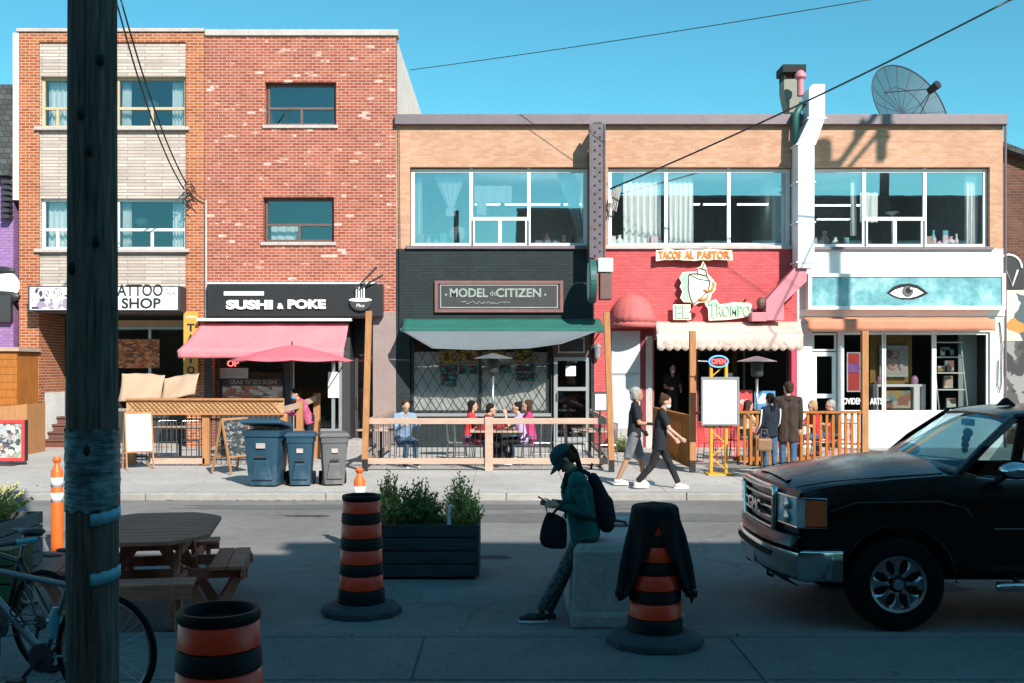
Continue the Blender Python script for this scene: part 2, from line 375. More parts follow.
# darker asphalt patches let into the road
def blob_patch(cx, cy, rx, ry, z, k=26, jag=.12):
    pts = []
    for i in range(k):
        t = 2*math.pi*i/k; q = 1+random.uniform(-jag, jag); pts.append((cx+rx*q*math.copysign(abs(math.cos(t))**.5, math.cos(t)), cy+ry*q*math.copysign(abs(math.sin(t))**.5, math.sin(t))))
    return pts
M['patch'] = ground_mat('asphalt_patch', (.165, .163, .16), .15, crack=False)
m = MB()
for a in ((1.2, 15.4, 2.6, .45), (-6, 13.9, 1.8, .3), (6.5, 16.2, 2.2, .5), (-1.5, 16.6, 3.5, .28)):
    pts = blob_patch(*a, 0); m.add([(x, y, .004) for x, y in pts], [tuple(range(len(pts)))])
st(m.build('road_patches', M['patch'], local=True))
M['rust_stain'] = mat('leaf_litter', (.20, .12, .07), .9, 0, .5, 8)
m = MB()
for k in range(90):
    x = random.gauss(-3.95, .8); y = random.uniform(17.36, 17.44) if k % 3 else random.uniform(17.2, 17.45)
    r_ = random.uniform(.012, .035); t = random.random()*3
    m.add([(x+r_*math.cos(t+q)*random.uniform(.6, 1.3), y+r_*.7*math.sin(t+q), .008+random.random()*.006) for q in (0, 1.3, 2.6, 3.9, 5.2)], [(0, 1, 2, 3, 4)])
tag(m.build('leaf_litter', M['rust_stain'], local=True), 'brown leaf litter gathered in the gutter below the three bins', 'litter', kind='stuff')
M['gum'] = mat('gum_spots', (.10, .10, .10), .8, 0, .3, 9)
m = MB(); rg = random.Random(12)
for k in range(520):
    if k < 320: x, y, z = rg.uniform(-14, 14), rg.uniform(17.8, 24), .1225
    else: x, y, z = rg.uniform(-4, 5), rg.uniform(6.2, 8.0), .1225
    r_ = rg.uniform(.008, .028); m.add([(x+r_*math.cos(q)*rg.uniform(.7, 1.3), y+r_*math.sin(q)*rg.uniform(.7, 1.3), z) for q in (0, .9, 1.8, 2.7, 3.6, 4.5, 5.4)], [(0, 1, 2, 3, 4, 5, 6)])
tag(m.build('gum_spots', M['gum'], local=True), 'flattened dark gum spots scattered over both sidewalks', 'gum', kind='stuff')
M['oil'] = ground_mat('oil_stain', (.07, .07, .072), .2, crack=False); m = MB()
for a in ((4.2, 10.6, .45, .2), (5.6, 9.9, .3, .3), (-.2, 12.2, .22, .12), (2.0, 14.4, .3, .09), (-3.0, 15.6, .35, .1), (1.0, 11.9, .18, .1)):
    pts = blob_patch(*a, 0, 30, .35); m.add([(x, y, .003) for x, y in pts], [tuple(range(len(pts)))])
st(m.build('oil_stains', M['oil'], local=True))
# ---------------------------------------------------------------- wall helpers
def wall(m, x0, x1, z0, z1, y, dep, holes, sides=True):
    xs = sorted({x0, x1, *[h[0] for h in holes], *[h[1] for h in holes]}); zs = sorted({z0, z1, *[h[2] for h in holes], *[h[3] for h in holes]})
    xs = [x for x in xs if x0 <= x <= x1]; zs = [z for z in zs if z0 <= z <= z1]
    def inh(x, z): return any(h[0] < x < h[1] and h[2] < z < h[3] for h in holes)
    for i in range(len(xs)-1):
        for j in range(len(zs)-1):
            a, b, c, d = xs[i], xs[i+1], zs[j], zs[j+1]
            if not inh((a+b)/2, (c+d)/2):
                m.add([(a, y, c), (b, y, c), (b, y, d), (a, y, d)], [(0, 1, 2, 3)])
                m.add([(a, y+dep, c), (b, y+dep, c), (b, y+dep, d), (a, y+dep, d)], [(3, 2, 1, 0)])
    for a, b, c, d in holes:
        m.add([(a, y, c), (a, y, d), (a, y+dep, d), (a, y+dep, c)], [(0, 1, 2, 3)]); m.add([(b, y, c), (b, y, d), (b, y+dep, d), (b, y+dep, c)], [(3, 2, 1, 0)])
        m.add([(a, y, d), (b, y, d), (b, y+dep, d), (a, y+dep, d)], [(0, 1, 2, 3)])
        if c > z0: m.add([(a, y, c), (b, y, c), (b, y+dep, c), (a, y+dep, c)], [(3, 2, 1, 0)])
    if sides:
        for x in (x0, x1): m.add([(x, y, z0), (x, y, z1), (x, y+dep, z1), (x, y+dep, z0)], [(0, 1, 2, 3)])
        m.add([(x0, y, z1), (x1, y, z1), (x1, y+dep, z1), (x0, y+dep, z1)], [(0, 1, 2, 3)])
    return m
def frame(m, x0, x1, z0, z1, y, w=.05, d=.07, vs=(), hs=()):
    """window frame bars; vs = [(x, z0, z1)], hs = [(z, x0, x1)]"""
    m.box(x0, x1, y, y+d, z0, z0+w); m.box(x0, x1, y, y+d, z1-w, z1)
    m.box(x0, x0+w, y+.001, y+d-.001, z0+w, z1-w); m.box(x1-w, x1, y+.001, y+d-.001, z0+w, z1-w)
    for x, a, b in vs: m.box(x-w/2, x+w/2, y-.002, y+d-.003, a, b)
    for z, a, b in hs: m.box(a, b, y-.004, y+d-.005, z-w/2, z+w/2)
    return m
def window(par, x0, x1, z0, z1, y, fm, w=.05, vs=(), hs=(), gm=None, name='window'):
    f = frame(MB(), x0, x1, z0, z1, y, w, .07, vs, hs).build(name, fm, par)
    MB().add([(x0+w*.6, y+.036, z0+w*.6), (x1-w*.6, y+.036, z0+w*.6), (x1-w*.6, y+.036, z1-w*.6), (x0+w*.6, y+.036, z1-w*.6)], [(0, 1, 2, 3)]).build('pane', gm or M['glass'], f)
    return f
def drape(x0, x1, z0, z1, y, amp=.05, waves=6, xt0=None, xt1=None, n=60, mid=None):
    """a hanging curtain; xt* = top corners when the cloth is gathered"""
    xt0 = x0 if xt0 is None else xt0; xt1 = x1 if xt1 is None else xt1
    ph = random.random()*6
    def fn(u, v):
        a = xt0+(x0-xt0)*v; b = xt1+(x1-xt1)*v
        if mid: q = math.sin(math.pi*min(1, v*1.0))*mid; a, b = a+q*(b-a)*.3, b-q*(b-a)*.3
        x = a+(b-a)*u
        return (x, y+amp*math.sin(u*waves*6.28+ph+.6*math.sin(v*3))*(.4+.6*v)+amp*.3*math.sin(u*waves*13+v*2), z1+(z0-z1)*v+.01*math.sin(u*17))
    return MB().grid(fn, n, 8)
def room(m, x0, x1, y0, y1, z0, z1):
    """inside faces of a room, open to the street"""
    m.add([(x0, y1, z0), (x1, y1, z0), (x1, y1, z1), (x0, y1, z1)], [(0, 1, 2, 3)])
    m.add([(x0, y0, z0), (x1, y0, z0), (x1, y1, z0), (x0, y1, z0)], [(0, 1, 2, 3)])
    m.add([(x0, y0, z1), (x1, y0, z1), (x1, y1, z1), (x0, y1, z1)], [(0, 1, 2, 3)])
    m.add([(x0, y0, z0), (x0, y1, z0), (x0, y1, z1), (x0, y0, z1)], [(0, 1, 2, 3)])
    m.add([(x1, y0, z0), (x1, y1, z0), (x1, y1, z1), (x1, y0, z1)], [(0, 1, 2, 3)])
    return m
Z0 = .12
# ================================================================ tattoo building (left)
X0, X1, ZT = fx(19), fx(204.5), fz(32)
tb = T('tattoo_building', 'orange brick building with pale stone bands and a tattoo shop at street level', 'building', ((X0+X1)/2, FD, 0))
ba, bb = fx(39), fx(186)
rec = (ba, bb, Z0, fz(313))
up, lo = (ba+.02, bb-.02, fz(127), fz(76)), (ba+.02, bb-.02, fz(249), fz(198))
wall(MB(), X0, X1, 0, ZT, FD, .35, [(ba, bb, rec[2], fz(42))]).build('wall', M['brick_orange'], tb)
m = MB(); wall(m, ba, bb, fz(313), fz(42), FD+.05, .28, [up, lo], sides=False); m.build('stone_band', M['stone_band'], tb)
m = MB().box(X0, X0+.3, FD+.36, FD+13, 0, ZT-.05); m.box(X1-.3, X1, FD+.36, FD+13, 0, ZT-.05); m.box(X0+.3, X1-.3, FD+12.7, FD+13, 0, ZT-.06); m.box(X0+.3, X1-.3, FD+.36, FD+12.7, ZT-.6, ZT-.4)
m.build('side_wall', M['brick_dark'], tb)
MB().box(X0-.06, X1, FD-.05, FD+.4, ZT, ZT+.09).build('coping', M['coping_pale'], tb, bevel=.01)
MB().box(X0-.16, X0-.004, FD-.01, FD+.5, 6.6, ZT-.02).build('party_wall', M['stucco'], tb)
for a, b, z0, z1 in (up, lo):
    xm = [fx(70), fx(114)]; zs = fz(107) if z1 > 8 else fz(229); tm = M['tan_frame'] if z1 > 8 else M['white_frame']
    w = window(tb, a, b, z0, z1, FD+.16, tm, .07, vs=[(xm[0], z0, z1), (xm[1], z0, z1), (xm[0]+.05, z0, z1), (xm[1]+.05, z0, z1), (fx(150), z0, zs), (fx(55), z0, zs)], hs=[(zs, a, b)], gm=M['glass_up'])
    MB().box(a-.12, b+.12, FD-.08, FD+.14, z0-.09, z0-.002).build('sill', M['coping_pale'], w, bevel=.01)
    for c0, c1 in ((fx(42), fx(69)), (fx(168), fx(184)), (fx(117), fx(126))): drape(c0, c1, z0, z1-.05, FD+.4, .05, 5).build('curtain', M['curtain'], w, smooth=True)
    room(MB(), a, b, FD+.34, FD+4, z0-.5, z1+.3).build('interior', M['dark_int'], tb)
    MB().ball((fx(137 if z1 > 8 else 126), FD+1.2, z1-.45), (.19, .19, .13)).build('ceiling_lamp', M['white_paint'], tb, smooth=True)
# ground floor recess of the tattoo shop
rd = FD+1.6
m = MB(); wall(m, ba, bb, Z0, fz(313), rd, .2, [(fx(108, rd), bb-.35, 1.0, 3.35)], sides=False); m.build('shop_back_wall', M['charcoal'], tb)
m = MB(); m.box(ba-.05, ba+.003, FD+.352, rd, 1.55, fz(313)); m.build('recess_side', M['brick_orange'], tb); MB().box(ba-.05, ba+.003, FD+.352, rd, Z0, 1.549).build('painted_base', M['brick_white'], tb); m = MB(); m.box(bb-.003, bb+.05, FD+.352, rd, Z0, fz(313)); m.build('recess_side', M['brick_orange'], tb)
MB().box(ba, bb, FD+.352, rd+.2, fz(313), fz(313)+.1).build('soffit', M['charcoal'], tb)
w = window(tb, fx(108, rd), bb-.35, 1.0, 3.35, rd-.02, M['alu'], .08, vs=[(fx(150, rd), 1, 3.35)], gm=M['glass_low'], name='shop_window')
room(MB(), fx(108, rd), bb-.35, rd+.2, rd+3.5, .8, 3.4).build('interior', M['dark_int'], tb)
M['neonish'] = patches('window_art', [(.55, .13, .04), (.12, .05, .03), (.60, .22, .07), (.25, .07, .03), (.65, .30, .12)], 9, stretch=(1, 1, 3))
MB().box(fx(118, rd), fx(160, rd), rd-.05, rd-.03, 2.2, 3.0).build('window_painting', M['neonish'], w)
MB().box(fx(116, rd), bb-.3, rd-.10, rd-.03, 3.36, 3.52).build('lintel', M['tan_frame'], tb)
m = MB()
for k in range(4): m.box(ba+.0, fx(74), FD+.20+.28*k, FD+.20+.28*k+.32, Z0+.19*(k+1)-.05, Z0+.19*(k+1))
for k in range(4): m.box(ba+.02, fx(74), FD+.24+.28*k, FD+.28+.28*k, Z0+.19*k, Z0+.19*(k+1)-.05)
m.build('step', M['brown_wood'], tb, bevel=.008)
# tattoo sign box
sy = FD-.55
s = T('shop_sign', 'white box sign lettered tattoo shop with a dark picture panel', 'sign', (fx(104), FD-.3, fz(313)))
k0, k1 = fx(28, sy), fx(180, sy); q0, q1 = fz(311, sy), fz(286, sy)
MB().box(k0, k1, sy, FD-.002, q0, q1).build('sign_box', M['charcoal'], s, bevel=.01)
MB().box(k0+.05, k1-.06, sy-.012, sy-.001, q0+.03, q1-.03).build('sign_face', M['white_paint'], s)
M['sign_pic'] = patches('sign_picture', [(.55, .5, .58), (.06, .05, .08), (.30, .24, .34), (.7, .66, .7)], 7)
MB().box(k0+.10, fx(79, sy), sy-.018, sy-.0125, q0+.05, q1-.05).build('picture_panel', M['sign_pic'], s)
text('LONDREAM', fx(34, sy), fz(299, sy), fx(79, sy)-fx(34, sy), .26, sy-.022, M['white_paint'], s, bold=.02)
text('TATTOO', fx(110, sy), fz(296, sy), fx(163, sy)-fx(110, sy), .30, sy-.016, M['black_paint'], s, bold=.01)
text('SHOP', fx(122, sy), fz(308.5, sy), fx(161, sy)-fx(122, sy), .27, sy-.016, M['black_paint'], s, bold=.02)
text('LIT\nINK', fx(166, sy), fz(295, sy), .28, .24, sy-.016, M['alu'], s)
M['yellow_sign'] = mat('yellow_sign', (.62, .30, .05), .5, 0, .12, 4)
s = T('blade_sign', 'tall narrow yellow sign with black letters running down it beside the pink awning', 'sign', (fx(191), FD-.1, fz(384)))
MB().box(fx(184.5), fx(199), FD-.09, FD-.004, fz(384), fz(312)).build('sign_board', M['yellow_sign'], s, bevel=.006)
for k, ch in enumerate('TATTOO'): text(ch, fx(188), fz(331.5+k*10.6), .20, .20, FD-.094, M['black_paint'], s, bold=.03, ext=.006)
text('OPEN', fx(187), fz(318.5), .26, .07, FD-.094, M['white_paint'], s, ext=.005)
# ================================================================ sushi building
SD = FD
X0, X1, ZT = fx(205), fx(396), fz(36)
sb = T('sushi_building', 'tall red brick building with two small dark windows above a sushi restaurant', 'building', ((X0+X1)/2, SD, 0))
h1 = (fx(265), fx(336), fz(125), fz(82)); h2 = (fx(263), fx(334), fz(242), fz(197)); gz = fz(318); shop = (fx(212), fx(373), Z0, gz)
wall(MB(), X0+.002, X1, 0, ZT, SD, .30, [h1, h2, shop]).build('wall', M['brick_red'], sb)
m = MB(); m.box(X0+.002, X0+.3, SD+.302, SD+12, 0, ZT-.05); m.box(X0+.3, X1-.3, SD+11.7, SD+12, 0, ZT-.06); m.box(X0+.3, X1-.3, SD+.302, SD+11.7, ZT-.6, ZT-.4); m.build('side_wall', M['brick_dark'], sb)
ps = [(SD+.302, 0), (SD+9, 0), (SD+9, fz(36)-.9), (SD+8.2, fz(36)-.9), (SD+8.2, fz(36)-.03), (SD+.302, fz(36)-.02)]
m = MB(); m.add([(X1-.28, y, z) for y, z in ps]+[(X1, y, z) for y, z in ps], [tuple(range(6)), tuple(range(6, 12))]+[(i, (i+1) % 6, 6+(i+1) % 6, 6+i) for i in range(6)]); m.build('gable_wall', M['stucco'], sb)
MB().box(X0+.01, X1+.06, SD-.06, SD+.34, ZT, ZT+.16).build('coping', M['coping_pale'], sb, bevel=.01)
MB().lathe([(.16, 0), (.16, .3), (.22, .32), (.22, .42), (.1, .46)], (fx(231, SD+1.2), SD+1.2, ZT-.06), 16).build('roof_vent', M['charcoal'], sb, smooth=40); MB().box(fx(233), fx(239), SD+1.1, SD+1.5, ZT-.2, ZT+.30).build('roof_vent_box', M['charcoal'], sb)
for i, (a, b, z0, z1) in enumerate((h1, h2)):
    zm = z0+.42*(z1-z0) if i == 0 else z0+.40*(z1-z0)
    w = window(sb, a+.03, b-.03, z0+.02, z1-.02, SD+.17, M['brown_frame'], .06, vs=[((a+b)/2, z0, zm)], hs=[(zm, a+.03, b-.03)], gm=M['glass_up'])
    MB().box(a-.06, b+.06, SD-.05, SD+.15, z0-.09, z0-.002).build('sill', M['coping_pale'], w, bevel=.01)
    room(MB(), a, b, SD+.32, SD+3.5, z0-.6, z1+.2).build('interior', M['dark_int'], sb)
    drape(a+.12, (a+b)/2-.1, z0, zm, SD+.45, .02, 3).build('curtain', M['curtain'], w, smooth=True) if i else None
# lower pier (painted)
MB().box(fx(373)+.003, X1+.001, SD-.03, SD-.002, Z0, fz(312)).build('pier_cladding', mat('pier_paint', (.27, .20, .19), .7, 0, .15, 3), sb)
m = MB(); wall(m, fx(212), fx(345), Z0, gz, SD+.35, .12, [(fx(216), fx(283), .95, gz-.3), (fx(288), fx(340), .5, gz-.3)], sides=False)
m.build('shop_front', M['charcoal'], sb)
MB().box(fx(345), fx(345)+.08, SD+.36, SD+1.1, Z0, gz).build('side_panel', M['charcoal'], sb)
w = window(sb, fx(216), fx(283), .95, gz-.3, SD+.36, M['black_paint'], .06, gm=M['glass_low'], name='shop_window')
M['sushi_poster'] = patches('sushi_poster', [(.32, .10, .07), (.5, .36, .30), (.42, .15, .10), (.10, .09, .08), (.55, .45, .40)], 5, stretch=(1, 1, 2.5))
MB().box(fx(219), fx(280), SD+.33, SD+.345, fz(402), fz(386)).build('window_poster', M['sushi_poster'], w)
MB().box(fx(219), fx(280), SD+.331, SD+.346, fz(385.9), fz(379)).build('poster_heading', M['charcoal'], w)
text("GRAB 'N' GO SUSHI", fx(226), fz(384.5), 1.25, .12, SD+.326, M['rail_wood'], w, ext=.003, bold=.01)
MB().box(fx(216), fx(245), SD+.325, SD+.345, fz(378.5), fz(368)).build('menu_card', M['coping_pale'], w)
text('OP', fx(224), fz(366.5), .30, .16, SD+.32, emis('neon_sushi', (.9, .12, .1), 2.5), w, ext=.01)
w = window(sb, fx(288), fx(340), .5, gz-.3, SD+.36, M['alu'], .09, vs=[(fx(331), .5, gz-.3)], gm=M['glass_low'], name='shop_window')
MB().box(fx(326), fx(337), SD+.32, SD+.34, fz(398), fz(372)).build('menu_sheet', M['white_paint'], w)
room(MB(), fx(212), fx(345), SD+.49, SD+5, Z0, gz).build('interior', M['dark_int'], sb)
MB().box(fx(345), fx(373), SD+1.1, SD+1.2, Z0, gz).build('entry_wall', M['black_paint'], sb)
d = frame(MB(), fx(349), fx(371), .32, 2.75, SD+1.04, .09, .06).build('door', M['charcoal'], sb); MB().box(fx(350.5), fx(369.5), SD+1.05, SD+1.07, .4, 2.65).build('pane', M['glass_low'], d)
MB().tube([(fx(352), SD+1.0, 1.1), (fx(352), SD+.96, 1.15), (fx(352), SD+.96, 1.4), (fx(352), SD+1.0, 1.45)], .012).build('handle', M['steel'], d)
MB().box(fx(346), fx(372.8), SD+.3, SD+1.1, Z0, .3).build('step', M['concrete'], sb, bevel=.01)
m = MB(); m.box(X0+.01, fx(212)-.002, SD-.05, SD-.003, Z0, gz); m.build('pier_cladding', M['charcoal'], sb)
# sushi sign
s = T('sushi_sign', 'long black sign with white sushi and poke lettering and a noodle bowl', 'sign', (fx(295), SD-.15, fz(318)))
sy = SD-.30
MB().box(fx(207, sy), fx(382.5, sy), sy, SD-.003, fz(316.5, sy), fz(284, sy)).build('sign_board', M['black_paint'], s, bevel=.008)
MB().box(fx(207, sy), fx(377, sy), sy+.04, SD-.004, fz(283.7, sy), fz(282, sy)).build('flashing', M['white_paint'], s)
m = MB()
MB().box(fx(224, sy), fx(264, sy), sy-.02, sy-.002, fz(295.5, sy), fz(291.5, sy)).build('banner_strip', M['white_paint'], s)
text('SUSHI', fx(226.5, sy), fz(309.5, sy), fx(273, sy)-fx(226.5, sy), .245, sy-.03, M['white_paint'], s, bold=.055, ext=.02)
text('&', fx(277.5, sy), fz(309, sy), .17, .15, sy-.03, M['white_paint'], s, bold=.03, ext=.02)
text('POKE', fx(288, sy), fz(309, sy), fx(326, sy)-fx(288, sy), .245, sy-.03, M['white_paint'], s, bold=.055, ext=.02)
m = MB(); c0 = (fx(361, sy), fz(300.5, sy)); rb = .29
m.prism([(c0[0]+rb*math.cos(t), c0[1]+rb*.92*math.sin(t)) for t in [math.pi+math.pi*i/16 for i in range(17)]], sy-.09, sy-.02); bw_ = m.build('noodle_bowl', M['charcoal'], s)
MB().prism([(c0[0]+rb*1.02*math.cos(t), c0[1]+.01+.05*math.sin(t)) for t in [2*math.pi*i/20 for i in range(20)]], sy-.11, sy-.095).build('bowl_rim', M['white_paint'], bw_)
text('Pko', c0[0]-.1, c0[1]-.18, .2, .09, sy-.096, M['white_paint'], bw_, ext=.004)
m = MB()
for k in range(4): m.box(c0[0]-.12+k*.065, c0[0]-.09+k*.065, sy-.09, sy-.06, c0[1]+.04, c0[1]+.35)
m.build('noodle', M['white_paint'], s)
for k in (0, 1): MB().cyl((c0[0]-.12+.1*k, sy-.12, c0[1]+.3), (c0[0]+.42+.16*k, sy-.12, c0[1]+.85-.2*k), .02, .03).build('chopstick', M['charcoal'], s)
# pink awning of the sushi shop
M['pink_fabric'] = mat('pink_awning_fabric', (.66, .20, .23), .85, 0, .14, 1.2, dirt=(.56, .20, .22))
M['red_fabric'] = mat('red_umbrella_fabric', (.62, .13, .17), .85, 0, .1, 2)
def awning(par, xa, xb, y0, z0, y1, z1, drop, matl, scallop=0, xs0=None, xs1=None):
    """sloping canopy from the wall (y0,z0) to the front bar (y1,z1) with a hanging valance"""
    n = 40; xs0 = xa if xs0 is None else xs0; xs1 = xb if xs1 is None else xs1
    def fn(u, v): a, b = xs0+(xa-xs0)*v, xs1+(xb-xs1)*v; return (a+(b-a)*u, y0+(y1-y0)*v, z0+(z1-z0)*v-.05*math.sin(math.pi*v)-.012*abs(math.sin(u*math.pi*4)))
    c = MB().grid(fn, n, 8).build('canopy', matl, par, smooth=True, solid=.006)
    def fv(u, v): return (xa+(xb-xa)*u, y1-.01+.01*math.sin(u*31)*v, z1-drop*v*(1-(.16*(1-abs(math.sin(u*math.pi*scallop)))) if scallop else 1))
    MB().grid(fv, 160 if scallop else n, 3).build('valance', matl, par, smooth=True, solid=.005)
    MB().box(xa-.02, xb+.02, y1+.0, y1+.05, z1-.06, z1-.01).build('front_bar', M['alu'], par)
    for x in (xa+.1, xb-.1): MB().tube([(x, y0+.0, z1-.1), (x, (y0+y1)/2, z1-.08), (x, y1+.03, z1-.04)], .02).build('arm', M['alu'], par)
a = T('awning', 'wide pink fabric awning under the black sushi sign', 'awning', (fx(270), SD-.7, fz(350)), 'shop awnings')
y1 = SD-1.35
awning(a, fx(178, y1), fx(343.5, y1), SD-.04, fz(323), y1, fz(350, y1), .2, M['pink_fabric'], xs0=fx(202), xs1=fx(349))
MB().box(fx(200), fx(353), SD-.32, SD-.05, fz(321.5), fz(318.8)).build('cassette', M['white_paint'], a, bevel=.01)
# ================================================================ two storey row with three shops
X0, X1, ZT = fx(396)+.004, fx(1003), fz(122)
rw = T('shop_row_building', 'long two storey tan brick building holding a black, a red and a white shop front', 'building', ((X0+X1)/2, FD, 0))
zl = fz(248)
w1, w2, w3 = (fx(410), fx(588), fz(247), fz(167)), (fx(608), fx(792), fz(247), fz(167)), (fx(806), fx(990), fz(248), fz(167))
wall(MB(), X0, X1, zl-.02, ZT, FD, .3, [w1, w2, w3]).build('upper_wall', M['brick_tan'], rw)
m = MB(); m.box(X0, X0+.3, FD+.302, FD+14, 0, ZT-.02); m.box(X1-.3, X1, FD+.302, FD+14, 0, ZT-.02); m.box(X0+.3, X1-.3, FD+13.7, FD+14, 0, ZT-.02); m.box(X0+.3, X1-.3, FD+.302, FD+13.7, ZT-.5, ZT-.3)
m.build('side_wall', M['brick_tan'], rw)
MB().box(X0-.02, X1+.06, FD-.16, FD+.4, fz(125.5), fz(115.5)).build('coping', M['coping'], rw, bevel=.01)
def rowwin(h, xs, sub, frm, sillc):
    a, b, z0, z1 = h; zs = fz(218); vs = [(x, z0, z1) for x in xs]; hs = []
    if sub: s0, s1, sm = sub; vs += [(s0+.05, z0, zs), (s1-.05, z0, zs), (sm, z0, zs)]; hs = [(zs, s0, s1)]
    w = window(rw, a+.02, b-.02, z0+.03, z1-.03, FD+.14, frm, .09, vs=vs, hs=hs)
    MB().box(a-.1, b+.06, FD-.09, FD+.13, z0-.06, z0+.03).build('sill', sillc, w, bevel=.01); return w
wa = rowwin(w1, [fx(471), fx(529)], (fx(471), fx(529), fx(500)), M['white_frame'], M['coping'])
wb = rowwin(w2, [fx(667), fx(730)], None, M['white_frame'], M['coping_pale'])
wc = rowwin(w3, [fx(866), fx(927)], (fx(866), fx(927), fx(897)), M['white_frame'], M['coping'])
room(MB(), w1[0], w1[1], FD+.32, FD+6, w1[2]-.4, w1[3]+.25).build('interior', M['pale_int'], rw)
room(MB(), w2[0], w2[1], FD+.32, FD+6, w2[2]-.4, w2[3]+.25).build('interior', M['mid_int'], rw)
room(MB(), w3[0], w3[1], FD+.32, FD+6, w3[2]-.4, w3[3]+.25).build('interior', M['mid_int'], rw)
M['lamp'] = emis('tube_lamp', (.9, 1, 1), 4)
for x0, x1, yy, py in ((475, 500, 30, 204), (505, 560, 30, 204), (564, 584, 30, 204), (672, 700, 30, 204), (704, 726, 30, 204), (738, 780, 30, 204), (815, 860, 30, 205), (818, 850, 32, 219)):
    MB().box(fx(x0, yy), fx(x1, yy), yy, yy+.12, fz(py, yy)-.016, fz(py, yy)+.016).build('ceiling_tube_light', M['lamp'], rw)
cur = M['curtain']
def cd(par, a, b, p0, p1, y=FD+.42, **k): drape(fx(a), fx(b), fz(p1), fz(p0), y, **k).build('curtain', cur, par, smooth=True)
cd(wa, 447, 453, 170, 206, xt0=fx(432), xt1=fx(465), amp=.03, waves=4); cd(wa, 445, 455, 206, 214, amp=.02)
cd(wa, 474, 512, 183, 200, amp=.02, waves=3); cd(wa, 476, 486, 200, 213, amp=.03)
cd(wa, 580, 586, 170, 236, xt0=fx(558), xt1=fx(576), amp=.05, waves=4); cd(wa, 414, 421, 170, 244, amp=.04, waves=2)
cd(wb, 625, 663, 170, 244, amp=.05, waves=6); cd(wb, 671, 696, 170, 243, amp=.05, waves=5); cd(wb, 776, 788, 185, 245, amp=.01, waves=1)
cd(wc, 856, 862, 176, 234, amp=.03, waves=3); cd(wc, 868, 886, 189, 219, amp=.02, waves=2, y=FD+.6); cd(wc, 972, 985, 172, 243, amp=.05, waves=3)
# things on the window boards
random.seed(11)
M['bric'] = patches('bric_a_brac', [(.9, .9, .85), (.5, .35, .3), (.2, .5, .55), (.8, .6, .65), (.1, .1, .1)], 2.2)
for par, a, b, n, z in ((wa, 416, 462, 6, 244), (wa, 534, 578, 5, 244), (wb, 612, 624, 2, 244), (wb, 652, 660, 1, 244), (wc, 812, 856, 4, 244), (wc, 930, 965, 6, 244)):
    for k in range(n):
        x = fx(a+(b-a)*(k+.5)/n); r_ = random.uniform(.05, .12); h = random.uniform(.12, .42)
        mm = MB()
        if k % 3 == 0: mm.obox((x, FD+.33, fz(z)+h/2), (r_*2, .08, h), Matrix.Rotation(random.uniform(-.3, .3), 3, 'Z'))
        else: mm.lathe([(r_*.6, 0), (r_, h*.3), (r_*.9, h*.5), (r_*.35, h*.75), (r_*.5, h)], (x, FD+.35, fz(z)), 12)
        mm.build('ornament', M['bric'], par, smooth=40)
MB().ball((fx(457), FD+.5, fz(232)), (.25, .1, .22)).build('round_cushion', mat('pink_cushion', (.85, .62, .68), .9), wa, smooth=True)
MB().cyl((fx(902), FD+.7, fz(240)), (fx(902), FD+.7, fz(212)), .02).lathe([(.02, 0), (.16, .08), (.18, .1)], (fx(902), FD+.7, fz(212)), 14).build('floor_lamp', M['white_paint'], wc, smooth=40)
# ---- left: black brick shop
pz = fz(318)
bs = (fx(410), fx(551), fz(414), fz(333)); bd = (fx(552), fx(591), Z0, fz(333))
wall(MB(), X0, fx(594), Z0-.1, zl-.022, FD-.012, .3, [bs, bd]).build('shop_front_wall', M['brick_black'], rw)
w = window(rw, bs[0]+.02, bs[1]-.02, bs[2]+.02, bs[3]-.02, FD+.1, M['black_paint'], .07, vs=[(fx(480), bs[2], bs[3])], gm=M['glass_low'], name='shop_window')
MB().box(bs[0]-.02, bs[1], FD-.08, FD+.08, bs[2]-.06, bs[2]+.02).build('sill', M['alu'], w)
room(MB(), bs[0], bd[1], FD+.32, FD+5, Z0, bs[3]).build('interior', M['dark_int'], rw)
drape(bs[0]+.05, bs[1]-.05, bs[2], fz(352), FD+.20, .02, 5).build('window_blind', mat('blind_grey', (.62, .60, .57), .9, 0, .1, 2), w, smooth=True)
m = MB(); wv, hv, nn = .30, .50, 0; gx0, gx1, gz0, gz1 = bs[0]+.06, bs[1]-.06, bs[2]+.05, fz(341)
for sgn in (1, -1):
    k = -12
    while k < 24:
        xa = gx0+k*wv; za = gz0; slope = hv/wv*sgn
        pts = []
        # clip the diagonal to the opening
        L_ = (gz1-gz0)/abs(slope); xb = xa+L_
        zA, zB = (gz0, gz1) if sgn > 0 else (gz1, gz0)
        t0 = max(0, (gx0-xa)/L_); t1 = min(1, (gx1-xa)/L_)
        if t1 > t0:
            p = (xa+L_*t0, FD+.03+.012*sgn, zA+(zB-zA)*t0); q = (xa+L_*t1, FD+.03+.012*sgn, zA+(zB-zA)*t1)
            m.bar(p, q, .016, .022, up=(0, 1, 0))
        k += 1
m.build('security_gate', M['black_paint'], w)
M['menu_gold'] = patches('menu_gold', [(.75, .50, .05), (.25, .18, .05), (.80, .60, .10), (.10, .08, .05)], 9, stretch=(1, 1, 2))
M['menu_teal'] = patches('menu_teal', [(.05, .42, .38), (.10, .08, .08), (.35, .06, .09), (.12, .5, .44), (.04, .04, .04)], 9, stretch=(1, 1, 2.6))
